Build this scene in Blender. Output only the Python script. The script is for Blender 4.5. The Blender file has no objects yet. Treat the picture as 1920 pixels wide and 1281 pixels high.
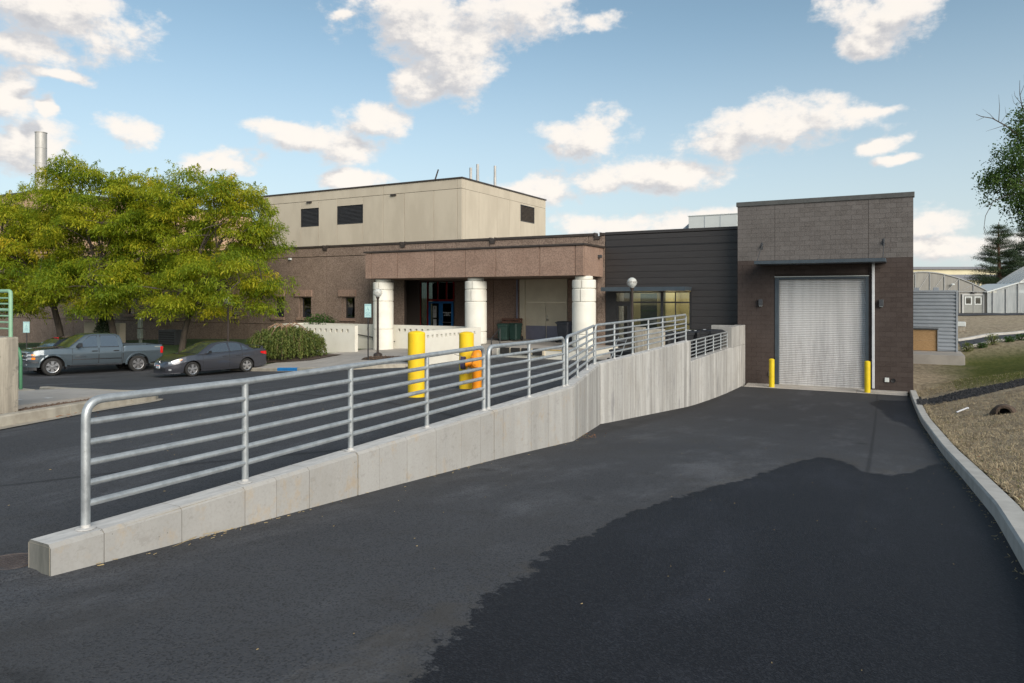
import bpy, bmesh, math, random
import numpy as np
from mathutils import Vector, Matrix
SC = bpy.context.scene
COL = SC.collection
R = math.radians
rnd = random.Random(7)

# ------------------------------------------------------------------ camera, sky, sun, exposure
# x runs along the facades (right), y into the buildings, z up; the lens is at the origin, eye height above the drive
HEAD = 28.76
cam = bpy.data.cameras.new('camera')
cam.sensor_width = 36.0
cam.lens = 25.3
cam.shift_y = -0.043
cam.clip_start = 0.05
cam.clip_end = 6000
camo = bpy.data.objects.new('camera', cam)
camo.location = (0, 0, 0)
camo.rotation_euler = (R(90), 0, R(HEAD))
COL.objects.link(camo)
SC.camera = camo

SUN_EL, SUN_AZ = 27.0, 123.0            # azimuth clockwise from +y
world = bpy.data.worlds.new('World')
SC.world = world
world.use_nodes = True
SKY_STRENGTH = 0.10
CLOUD_GAIN = 5.7

sun = bpy.data.lights.new('sun', 'SUN')
sun.energy = 2.8
sun.angle = R(45)
sun.color = (1.0, 0.885, 0.75)
suno = bpy.data.objects.new('sun', sun)
sd = Vector((math.sin(R(SUN_AZ)) * math.cos(R(SUN_EL)), math.cos(R(SUN_AZ)) * math.cos(R(SUN_EL)), math.sin(R(SUN_EL))))
suno.rotation_euler = (-sd).to_track_quat('-Z', 'Y').to_euler()
suno.location = (30, -20, 40)
COL.objects.link(suno)

SC.view_settings.view_transform = 'Standard'
SC.view_settings.look = 'None'
SC.view_settings.exposure = 0.68
SC.view_settings.gamma = 1.0
SC.view_settings.use_curve_mapping = False


class NT:
    """small helper to write node trees"""
    def __init__(s, nt):
        s.nt = nt
        s.n = nt.nodes
        s.l = nt.links

    def add(s, t, **k):
        n = s.n.new(t)
        for a, b in k.items():
            setattr(n, a, b)
        return n

    def set(s, sock, v):
        if v is None:
            return
        if isinstance(v, bpy.types.NodeSocket):
            s.l.new(v, sock)
        else:
            if isinstance(v, (tuple, list)) and len(v) == 3 and sock.type == 'RGBA':
                v = (*v, 1)
            sock.default_value = v

    def math(s, op, a, b=None, c=None, clamp=False):
        n = s.add('ShaderNodeMath', operation=op, use_clamp=clamp)
        s.set(n.inputs[0], a)
        s.set(n.inputs[1], b)
        s.set(n.inputs[2], c)
        return n.outputs[0]

    def vmath(s, op, a, b=None, c=None):
        n = s.add('ShaderNodeVectorMath', operation=op)
        s.set(n.inputs[0], a)
        s.set(n.inputs[1], b)
        if op == 'SCALE':
            s.set(n.inputs[3], c)
        else:
            s.set(n.inputs[2], c)
        return n.outputs[1] if op in ('LENGTH', 'DOT_PRODUCT', 'DISTANCE') else n.outputs[0]

    def mix(s, f, a, b, blend='MIX'):
        n = s.add('ShaderNodeMix', data_type='RGBA', blend_type=blend)
        s.set(n.inputs[0], f)
        s.set(n.inputs[6], a)
        s.set(n.inputs[7], b)
        return n.outputs[2]

    def ramp(s, f, lo, hi, smooth=True):
        n = s.add('ShaderNodeMapRange', interpolation_type='SMOOTHSTEP' if smooth else 'LINEAR')
        s.set(n.inputs[0], f)
        n.inputs[1].default_value = lo
        n.inputs[2].default_value = hi
        return n.outputs[0]

    def noise(s, vec, scale, detail=4, rough=0.55, dim='3D'):
        n = s.add('ShaderNodeTexNoise', noise_dimensions=dim)
        s.set(n.inputs['Vector'], vec)
        n.inputs['Scale'].default_value = scale
        n.inputs['Detail'].default_value = detail
        n.inputs['Roughness'].default_value = rough
        return n.outputs[0]

    def voro(s, vec, scale, out='Color', feature='F1'):
        n = s.add('ShaderNodeTexVoronoi', feature=feature)
        s.set(n.inputs['Vector'], vec)
        n.inputs['Scale'].default_value = scale
        return n.outputs[out]

    def sep(s, v):
        n = s.add('ShaderNodeSeparateXYZ')
        s.set(n.inputs[0], v)
        return n.outputs

    def comb(s, x, y, z):
        n = s.add('ShaderNodeCombineXYZ')
        for i, a in enumerate((x, y, z)):
            s.set(n.inputs[i], a)
        return n.outputs[0]


def px_dir(u, v):
    """azimuth (from +y) and elevation of a direction seen at (u, v) of the photograph"""
    X = (u - 960) / 1350.0
    Z = (558 - v) / 1350.0
    return math.atan(X) - R(HEAD), math.atan2(Z, math.hypot(1, X))


CLOUDS = [  # centre and half-size of each cumulus puff
    (95, 30, 190, 70), (60, 95, 110, 42), (10, 185, 55, 52), (82, 204, 24, 19), (240, 240, 52, 30), (50, 275, 120, 46),
    (402, 302, 72, 28), (110, 152, 80, 11), (790, 40, 150, 75), (855, 100, 105, 75), (785, 158, 58, 42), (960, 20, 130, 48),
    (1135, 45, 52, 22), (705, 222, 78, 32), (610, 262, 125, 33), (640, 292, 60, 28), (665, 340, 65, 22), (1095, 250, 92, 42),
    (1650, 30, 112, 62), (1600, 88, 62, 30), (1470, 232, 170, 48), (1350, 268, 95, 30), (1625, 212, 80, 15), (1240, 322, 150, 38),
    (1140, 338, 88, 28), (1000, 355, 100, 36), (1655, 268, 62, 18), (1680, 299, 52, 12), (1150, 420, 150, 26), (1335, 400, 90, 24), (520, 240, 70, 20),
    (1800, 462, 190, 32), (1750, 420, 80, 34), (645, 32, 28, 13)]


def build_world():
    N = NT(world.node_tree)
    N.n.clear()
    out = N.add('ShaderNodeOutputWorld')
    bg = N.add('ShaderNodeBackground')
    N.l.new(bg.outputs[0], out.inputs[0])
    sky = N.add('ShaderNodeTexSky', sky_type='NISHITA')
    sky.sun_disc = False
    sky.sun_elevation = R(SUN_EL)
    sky.sun_rotation = R(SUN_AZ)
    sky.altitude = 700
    sky.air_density = 1.0
    sky.dust_density = 1.2
    sky.ozone_density = 0.8
    d = N.add('ShaderNodeTexCoord').outputs['Generated']
    x, y, z = N.sep(d)
    az = N.math('ARCTAN2', x, y)
    el = N.math('ARCSINE', z)
    p0 = N.comb(az, N.math('MULTIPLY', el, 1.55), 0.0)
    wx = N.math('SUBTRACT', N.noise(p0, 7.0, 5, 0.6), 0.5)
    wy = N.math('SUBTRACT', N.noise(N.vmath('ADD', p0, (7.3, 2.1, 4.4)), 7.0, 5, 0.6), 0.5)

    def density(oa, oe, detail):
        a = N.math('ADD', N.math('ADD', az, oa), N.math('MULTIPLY', wx, 0.085))
        e = N.math('ADD', N.math('ADD', el, oe), N.math('MULTIPLY', wy, 0.045))
        pv = N.comb(a, e, 0.0)
        best = None
        for u, v, ru, rv in CLOUDS:
            ca, ce = px_dir(u, v)
            sa, se = ru / 1350.0 * math.cos(ca + R(HEAD)) ** 2, rv / 1350.0 * math.cos(ca + R(HEAD))
            n = N.vmath('LENGTH', N.vmath('MULTIPLY', N.vmath('SUBTRACT', pv, (ca, ce, 0)), (1 / sa, 1 / se, 0)))
            best = n if best is None else N.math('SMOOTH_MIN', best, n, 0.35)
        f = N.math('SUBTRACT', 1.14, best)
        # the sky beyond the frame carries the same kind of scattered cumulus
        away = N.math('ADD', N.ramp(N.math('ABSOLUTE', N.math('ADD', az, R(HEAD))), 0.72, 0.95), N.ramp(el, 0.42, 0.6), clamp=True)
        far = N.math('MULTIPLY', N.math('SUBTRACT', N.noise(N.vmath('ADD', d, (oa, 0, oe)), 3.2, 2, 0.5), 0.60), 7.0)
        far = N.math('SUBTRACT', far, N.math('MULTIPLY', N.math('SUBTRACT', 1.0, away), 4.0))
        f = N.math('MAXIMUM', f, far)
        pn = N.comb(N.math('ADD', az, oa), N.math('MULTIPLY', N.math('ADD', el, oe), 1.5), 0.0)
        fb = N.noise(pn, 15.0, detail, 0.62)
        return N.math('ADD', N.math('MINIMUM', f, 0.75), N.math('MULTIPLY', N.math('SUBTRACT', fb, 0.5), 2.5))
    d1 = density(0.0, 0.0, 9)
    d2 = density(0.018, 0.024, 5)
    d1 = N.math('MULTIPLY', d1, N.ramp(el, -0.01, 0.03))
    mask = N.ramp(d1, 0.0, 0.60)
    lit = N.math('ADD', N.math('MULTIPLY', N.math('SUBTRACT', d1, d2), 1.1), 0.50, clamp=True)
    lit = N.ramp(lit, 0.05, 0.95)
    thin = N.ramp(d1, 0.1, 0.9)
    shade = N.mix(lit, (0.60, 0.60, 0.63), (1.14, 1.06, 0.97))
    shade = N.mix(N.math('MULTIPLY', N.math('SUBTRACT', 1.0, thin), 0.6), shade, (1.0, 0.97, 0.95))
    cl = N.vmath('SCALE', shade, None, CLOUD_GAIN)
    # muted blue overhead, pale warm haze low over the horizon
    lum = N.vmath('DOT_PRODUCT', sky.outputs[0], (0.25, 0.5, 0.25))
    grey = N.vmath('MULTIPLY', N.comb(lum, lum, lum), (0.60, 1.01, 1.17))
    skyb = N.mix(0.45, sky.outputs[0], grey)
    hz = N.math('SUBTRACT', 1.0, N.ramp(el, -0.04, 0.40))
    skyc = N.mix(N.math('MULTIPLY', hz, 0.82), skyb, (4.05, 4.35, 4.35))
    c = N.mix(N.math('MULTIPLY', mask, 0.94), skyc, cl)
    N.l.new(c, bg.inputs[0])
    bg.inputs[1].default_value = SKY_STRENGTH


build_world()

# ------------------------------------------------------------------ materials (procedural)
MATS = {}


def base_mat(name):
    m = bpy.data.materials.new(name)
    m.use_nodes = True
    N = NT(m.node_tree)
    b = N.n['Principled BSDF']
    MATS[name] = m
    return m, N, b


def coords(N, rand=True):
    v = N.add('ShaderNodeTexCoord').outputs['Object']
    if rand:
        r = N.add('ShaderNodeObjectInfo').outputs['Random']
        v = N.vmath('ADD', v, N.vmath('SCALE', (31.7, 17.3, 23.9), None, r))
    return v


def bump(N, b, h, strength, dist):
    n = N.add('ShaderNodeBump')
    n.inputs['Strength'].default_value = strength
    n.inputs['Distance'].default_value = dist
    N.set(n.inputs['Height'], h)
    N.l.new(n.outputs[0], b.inputs['Normal'])


def pm(name, c1, c2=None, scale=3.0, rough=0.6, metal=0.0, bumps=None, stretch=(1, 1, 1), speck=None, tone=0.0, spec=0.5, detail=5, lohi=(0.35, 0.65), coat=0.0):
    """principled material: two colours mixed by noise, optional specks (scale, colour, amount), tone shift per object, fine relief"""
    m, N, b = base_mat(name)
    v = coords(N)
    vs = N.vmath('MULTIPLY', v, stretch)
    col = c1
    if c2 is not None:
        col = N.mix(N.ramp(N.noise(vs, scale, detail, 0.6), *lohi), c1, c2)
    if speck:
        sc, sc_col, amt = speck
        cell = N.sep(N.voro(v, sc))[0]
        col = N.mix(N.math('MULTIPLY', N.ramp(cell, 0.35, 0.75), amt), col, sc_col)
    if tone:
        r = N.add('ShaderNodeObjectInfo').outputs['Random']
        hv = N.add('ShaderNodeHueSaturation')
        N.set(hv.inputs['Value'], N.math('ADD', N.math('MULTIPLY', r, 2 * tone), 1 - tone))
        N.set(hv.inputs['Color'], col)
        col = hv.outputs[0]
    N.set(b.inputs['Base Color'], col)
    b.inputs['Roughness'].default_value = rough
    b.inputs['Metallic'].default_value = metal
    b.inputs['Specular IOR Level'].default_value = spec
    b.inputs['Coat Weight'].default_value = coat
    b.inputs['Coat Roughness'].default_value = 0.05
    if bumps:
        bs, st, di = bumps
        bump(N, b, N.noise(vs, bs, 4, 0.6), st, di)
    return m


pm('brown_aggregate', (0.232, 0.174, 0.138), (0.272, 0.206, 0.165), 1.2, 0.9, bumps=(40, 0.8, 0.02), speck=(26, (0.085, 0.06, 0.05), 0.6), tone=0.04, spec=0.25)
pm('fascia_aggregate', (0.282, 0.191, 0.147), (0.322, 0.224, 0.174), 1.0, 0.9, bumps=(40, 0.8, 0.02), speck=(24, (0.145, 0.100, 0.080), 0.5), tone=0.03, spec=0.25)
pm('tan_concrete', (0.505, 0.452, 0.362), (0.45, 0.40, 0.318), 0.9, 0.85, bumps=(30, 0.15, 0.004), tone=0.025, stretch=(1, 1, 0.35), spec=0.3)
pm('cream_concrete', (0.71, 0.70, 0.635), (0.65, 0.635, 0.57), 1.6, 0.75, bumps=(40, 0.15, 0.003), tone=0.02, spec=0.3)
pm('white_stucco', (0.66, 0.645, 0.575), (0.60, 0.58, 0.51), 1.3, 0.85, bumps=(70, 0.3, 0.004), spec=0.3, lohi=(0.4, 0.75))
pm('dark_coping', (0.040, 0.032, 0.028), (0.055, 0.044, 0.038), 3, 0.45, spec=0.4)
pm('dark_mortar', (0.048, 0.039, 0.035), rough=0.95, spec=0.1)
pm('joint_dark', (0.05, 0.04, 0.035), rough=0.95, spec=0.1)
pm('brown_block', (0.049, 0.037, 0.0335), (0.064, 0.050, 0.0455), 0.9, 0.9, bumps=(90, 0.5, 0.006), speck=(70, (0.085, 0.070, 0.064), 0.35), tone=0.012, spec=0.25)
pm('grey_block', (0.093, 0.086, 0.083), (0.12, 0.112, 0.109), 0.9, 0.9, bumps=(90, 0.6, 0.008), speck=(60, (0.20, 0.18, 0.168), 0.4), tone=0.015, spec=0.25)
pm('dark_siding', (0.034, 0.031, 0.031), (0.038, 0.035, 0.035), 2.0, 0.42, stretch=(0.4, 1, 3), tone=0.05, spec=0.45)
pm('steel_blue_trim', (0.040, 0.055, 0.070), (0.05, 0.066, 0.082), 4, 0.4, spec=0.5)
pm('grey_coping', (0.062, 0.064, 0.062), (0.08, 0.082, 0.08), 4, 0.5)
pm('white_pipe', (0.55, 0.57, 0.59), (0.48, 0.50, 0.53), 3, 0.5)
pm('safety_yellow', (0.84, 0.57, 0.015), (0.74, 0.48, 0.014), 3.5, 0.6, bumps=(8, 0.08, 0.004), speck=(9, (0.60, 0.40, 0.03), 0.22), spec=0.35, stretch=(1, 1, 0.4))
pm('bollard_yellow', (0.70, 0.52, 0.008), (0.60, 0.44, 0.008), 5, 0.45)
pm('hydrant_orange', (0.82, 0.30, 0.008), (0.72, 0.23, 0.006), 6, 0.5, bumps=(25, 0.2, 0.003))
pm('black_metal', (0.018, 0.018, 0.02), (0.026, 0.026, 0.028), 6, 0.5)
pm('dark_bronze', (0.035, 0.026, 0.022), (0.045, 0.034, 0.03), 6, 0.45)
pm('black_plastic', (0.012, 0.013, 0.016), (0.02, 0.021, 0.024), 4, 0.4)
pm('green_plastic', (0.018, 0.045, 0.038), (0.024, 0.055, 0.046), 4, 0.45)
pm('navy_plastic', (0.02, 0.024, 0.036), (0.028, 0.032, 0.044), 4, 0.45)
pm('white_paper', (0.75, 0.76, 0.76), rough=0.8)
pm('rubber', (0.012, 0.012, 0.012), (0.02, 0.02, 0.02), 10, 0.85)
pm('green_rail_paint', (0.24, 0.42, 0.28), (0.20, 0.36, 0.24), 6, 0.5)
pm('dark_green_paint', (0.06, 0.20, 0.10), (0.05, 0.17, 0.085), 6, 0.5)
pm('sign_face', (0.42, 0.62, 0.60), (0.38, 0.57, 0.56), 5, 0.5)
pm('sign_ink', (0.13, 0.26, 0.34), rough=0.6)
pm('sidewalk_concrete', (0.33, 0.31, 0.285), (0.39, 0.365, 0.335), 1.4, 0.9, bumps=(80, 0.25, 0.003), tone=0.03, spec=0.25)
pm('kerb_concrete', (0.40, 0.37, 0.31), (0.31, 0.28, 0.23), 4.0, 0.9, bumps=(60, 0.4, 0.005), tone=0.05, spec=0.25)
pm('kerb_new', (0.46, 0.45, 0.42), (0.38, 0.37, 0.345), 3.0, 0.9, bumps=(70, 0.3, 0.004), tone=0.03, spec=0.25)
pm('blue_paint', (0.012, 0.17, 0.45), (0.016, 0.21, 0.52), 8, 0.6)
pm('blue_door', (0.045, 0.22, 0.56), (0.04, 0.20, 0.50), 5, 0.4)
pm('red_frame', (0.40, 0.018, 0.022), (0.34, 0.015, 0.02), 6, 0.4)
pm('grey_kick', (0.20, 0.20, 0.26), (0.18, 0.18, 0.235), 3, 0.6)
pm('cream_door', (0.58, 0.51, 0.385), (0.53, 0.46, 0.345), 1.5, 0.55)
pm('interior_tan', (0.50, 0.44, 0.28), (0.46, 0.40, 0.26), 1.2, 0.8)
pm('interior_dark', (0.30, 0.27, 0.24), rough=0.8)
pm('bark_grey', (0.085, 0.068, 0.054), (0.045, 0.036, 0.03), 9, 0.95, stretch=(1, 1, 0.25), bumps=(18, 0.8, 0.02))
pm('bark_pale', (0.30, 0.19, 0.11), (0.20, 0.13, 0.09), 9, 0.9, stretch=(1, 1, 0.3))
pm('bark_pine', (0.13, 0.065, 0.04), (0.07, 0.04, 0.03), 9, 0.95)
pm('mulch', (0.055, 0.038, 0.03), (0.10, 0.07, 0.05), 28, 0.95, bumps=(40, 1.0, 0.03))
pm('mulch_chip', (0.07, 0.045, 0.034), (0.15, 0.105, 0.075), 40, 0.95, tone=0.2)
pm('gravel_dark', (0.028, 0.028, 0.03), (0.05, 0.05, 0.053), 40, 0.9, bumps=(60, 1.0, 0.03))
pm('plywood', (0.42, 0.27, 0.13), (0.32, 0.20, 0.095), 14, 0.8, stretch=(0.6, 1, 3), speck=(30, (0.25, 0.15, 0.07), 0.4))
pm('pallet_wood', (0.16, 0.075, 0.05), (0.11, 0.055, 0.04), 6, 0.85, stretch=(0.5, 1, 4), tone=0.2)
pm('timber_yellow', (0.55, 0.38, 0.12), (0.42, 0.30, 0.12), 6, 0.8)
pm('corrugated_grey', (0.35, 0.385, 0.43), (0.32, 0.355, 0.40), 2, 0.42, metal=0.2)
pm('white_metal', (0.55, 0.585, 0.58), (0.52, 0.555, 0.55), 1.5, 0.5)
pm('stack_steel', (0.46, 0.45, 0.43), (0.38, 0.375, 0.36), 2.5, 0.5, metal=0.2, stretch=(1, 1, 0.4))
pm('greenhouse_frame', (0.34, 0.35, 0.35), (0.31, 0.32, 0.32), 4, 0.5, metal=0.2)
pm('greenhouse_grey', (0.19, 0.185, 0.17), (0.235, 0.23, 0.21), 1.5, 0.7, stretch=(2.5, 1, 0.3))
pm('door_grey', (0.20, 0.21, 0.20), (0.18, 0.19, 0.18), 3, 0.55)
pm('cream_band', (0.60, 0.55, 0.38), (0.56, 0.51, 0.35), 0.3, 0.8)
pm('slate_band', (0.13, 0.14, 0.17), (0.15, 0.16, 0.19), 0.3, 0.6)
pm('brick_red', (0.36, 0.13, 0.075), (0.30, 0.11, 0.065), 0.8, 0.9)
pm('warm_precast', (0.50, 0.33, 0.22), (0.46, 0.30, 0.20), 0.6, 0.9)
pm('teal_paint', (0.015, 0.05, 0.055), (0.02, 0.062, 0.066), 4, 0.5)
pm('utility_green', (0.07, 0.085, 0.075), (0.09, 0.105, 0.09), 5, 0.6)
pm('chrome', (0.75, 0.75, 0.76), rough=0.12, metal=1.0)
pm('alloy', (0.62, 0.62, 0.63), (0.55, 0.55, 0.56), 8, 0.28, metal=0.85)
pm('red_lens', (0.55, 0.01, 0.012), rough=0.12, coat=0.6)
pm('amber_lens', (0.85, 0.22, 0.01), rough=0.12, coat=0.6)
pm('clear_lens', (0.36, 0.38, 0.40), rough=0.15, metal=0.2, coat=0.8)
pm('truck_paint', (0.078, 0.102, 0.122), (0.082, 0.107, 0.127), 0.8, 0.30, metal=0.45, coat=0.9)
pm('sedan_paint', (0.060, 0.063, 0.076), (0.063, 0.066, 0.079), 0.8, 0.30, metal=0.5, coat=0.9)
pm('suv_paint', (0.010, 0.011, 0.014), rough=0.25, metal=0.2, coat=0.9)
pm('car_glass', (0.16, 0.18, 0.195), rough=0.03, metal=0.75, spec=1.0, coat=1.0)
pm('lamp_dark', (0.045, 0.047, 0.052), (0.055, 0.058, 0.063), 5, 0.4)
pm('steel_plate', (0.32, 0.34, 0.36), (0.27, 0.29, 0.31), 8, 0.45, metal=0.5)
pm('cast_iron', (0.055, 0.045, 0.045), (0.085, 0.072, 0.07), 14, 0.75, bumps=(40, 0.4, 0.01))
pm('end_concrete', (0.105, 0.11, 0.10), (0.185, 0.185, 0.17), 2.0, 0.9, stretch=(3, 3, 0.6), bumps=(40, 0.5, 0.006))
pm('straw', (0.42, 0.33, 0.17), (0.30, 0.22, 0.11), 20, 0.9)
pm('dead_leaf', (0.30, 0.13, 0.05), (0.20, 0.09, 0.04), 20, 0.9)
pm('strap_purple', (0.06, 0.05, 0.13), (0.05, 0.042, 0.10), 20, 0.8)
pm('copper_chain', (0.32, 0.30, 0.28), (0.24, 0.22, 0.2), 20, 0.5, metal=0.5)


def galvanised():
    m, N, b = base_mat('galvanised')
    v = coords(N)
    spangle = N.sep(N.voro(v, 34))[0]
    n = N.noise(v, 9, 5, 0.65)
    c = N.mix(N.ramp(n, 0.3, 0.7), (0.32, 0.345, 0.36), (0.46, 0.49, 0.505))
    c = N.mix(N.math('MULTIPLY', spangle, 0.35), c, (0.50, 0.53, 0.55))
    drip = N.ramp(N.noise(N.vmath('MULTIPLY', v, (1, 1, 1)), 26, 3, 0.7), 0.68, 0.74)
    c = N.mix(N.math('MULTIPLY', drip, 0.45), c, (0.22, 0.21, 0.19))
    N.set(b.inputs['Base Color'], c)
    b.inputs['Metallic'].default_value = 0.55
    N.set(b.inputs['Roughness'], N.math('ADD', N.math('MULTIPLY', n, 0.25), 0.30))
    bump(N, b, N.noise(v, 30, 4, 0.7), 0.25, 0.004)


galvanised()


def board_concrete():
    """cast wall: formwork streaks down the face, rust blushes, bug holes"""
    m, N, b = base_mat('board_concrete')
    v = coords(N, False)
    r = N.add('ShaderNodeObjectInfo').outputs['Random']
    streak = N.noise(N.vmath('MULTIPLY', v, (1.5, 1.5, 0.10)), 2.2, 6, 0.62)
    fy = N.math('ADD', N.math('MULTIPLY', N.ramp(N.sep(v)[1], 9.0, 16.0), 1.15), 0.25)
    streak = N.math('ADD', N.math('MULTIPLY', N.math('SUBTRACT', streak, 0.5), fy), 0.5)
    blot = N.noise(v, 1.1, 5, 0.6)
    fine = N.noise(v, 38, 4, 0.7)
    c = N.mix(N.ramp(streak, 0.25, 0.75), (0.285, 0.28, 0.268), (0.435, 0.432, 0.418))
    c = N.mix(N.math('MULTIPLY', N.ramp(blot, 0.45, 0.70), 0.6), c, (0.315, 0.305, 0.285))
    c = N.mix(N.math('MULTIPLY', N.ramp(N.noise(N.vmath('MULTIPLY', v, (3, 3, 5)), 1.9, 7, 0.75), 0.55, 0.66), 0.45), c, (0.245, 0.235, 0.22))
    rust = N.math('MULTIPLY', N.ramp(N.noise(N.vmath('MULTIPLY', v, (1.6, 1.6, 1.3)), 2.3, 6, 0.70), 0.53, 0.70), N.math('SUBTRACT', 0.85, N.math('MULTIPLY', fy, 0.6)))
    c = N.mix(rust, c, (0.39, 0.315, 0.225))
    dk = N.math('MULTIPLY', N.math('MULTIPLY', N.ramp(N.noise(N.vmath('MULTIPLY', v, (2.2, 2.2, 0.5)), 1.3, 6, 0.7), 0.53, 0.70), 0.55), fy)
    c = N.mix(dk, c, (0.22, 0.22, 0.225))
    hole = N.ramp(N.voro(v, 16, 'Distance'), 0.10, 0.05)
    pick = N.ramp(N.sep(N.voro(v, 16))[1], 0.80, 0.86)
    pit = N.math('MULTIPLY', hole, pick)
    c = N.mix(N.math('MULTIPLY', pit, 0.75), c, (0.11, 0.10, 0.09))
    c = N.mix(N.math('MULTIPLY', N.ramp(fine, 0.4, 0.75), 0.30), c, (0.24, 0.23, 0.21))
    hv = N.add('ShaderNodeHueSaturation')
    N.set(hv.inputs['Value'], N.math('ADD', N.math('MULTIPLY', N.math('SUBTRACT', r, 0.5), N.math('ADD', 0.07, N.math('MULTIPLY', fy, 0.14))), 0.99))
    N.set(hv.inputs['Color'], c)
    N.set(b.inputs['Base Color'], hv.outputs[0])
    b.inputs['Roughness'].default_value = 0.9
    b.inputs['Specular IOR Level'].default_value = 0.25
    h = N.math('SUBTRACT', N.math('ADD', N.math('MULTIPLY', fine, 0.4), N.math('MULTIPLY', streak, 0.6)), pit)
    bump(N, b, h, 0.45, 0.006)
    # trowelled top and pillar: the same concrete, greyer and smoother
    m, N, b = base_mat('old_concrete')
    v = coords(N)
    s2 = N.noise(N.vmath('MULTIPLY', v, (4, 4, 0.35)), 2.0, 6, 0.65)
    c = N.mix(N.ramp(s2, 0.35, 0.7), (0.22, 0.20, 0.165), (0.40, 0.365, 0.30))
    c = N.mix(N.math('MULTIPLY', N.ramp(N.noise(v, 5, 5, 0.7), 0.58, 0.72), 0.7), c, (0.10, 0.095, 0.085))
    N.set(b.inputs['Base Color'], c)
    b.inputs['Roughness'].default_value = 0.95
    bump(N, b, N.noise(v, 30, 5, 0.7), 0.5, 0.01)
    m, N, b = base_mat('wall_cap')
    v = coords(N, False)
    s2 = N.noise(N.vmath('MULTIPLY', v, (6, 1.2, 6)), 3.0, 6, 0.65)
    c = N.mix(N.ramp(s2, 0.3, 0.7), (0.40, 0.40, 0.395), (0.56, 0.555, 0.54))
    c = N.mix(N.math('MULTIPLY', N.ramp(N.noise(v, 24, 4, 0.7), 0.55, 0.75), 0.3), c, (0.27, 0.26, 0.25))
    N.set(b.inputs['Base Color'], c)
    b.inputs['Roughness'].default_value = 0.9
    bump(N, b, N.noise(v, 45, 4, 0.7), 0.4, 0.005)


board_concrete()


def curve(N, x, pts, lo, hi):
    """piecewise function of x through pts, as a float curve (x in lo..hi, values -4..36 scaled to 0..1)"""
    n = N.add('ShaderNodeFloatCurve')
    c = n.mapping.curves[0]
    P = [((a - lo) / (hi - lo), (bv + 4) / 40.0) for a, bv in pts]
    while len(c.points) < len(P):
        c.points.new(0.5, 0.5)
    for q, (a, bv) in zip(c.points, P):
        q.location = (a, bv)
        q.handle_type = 'VECTOR'
    n.mapping.update()
    N.set(n.inputs[1], N.math('DIVIDE', N.math('SUBTRACT', x, lo), hi - lo, clamp=True))
    return N.math('SUBTRACT', N.math('MULTIPLY', n.outputs[0], 40.0), 4.0)


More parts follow.
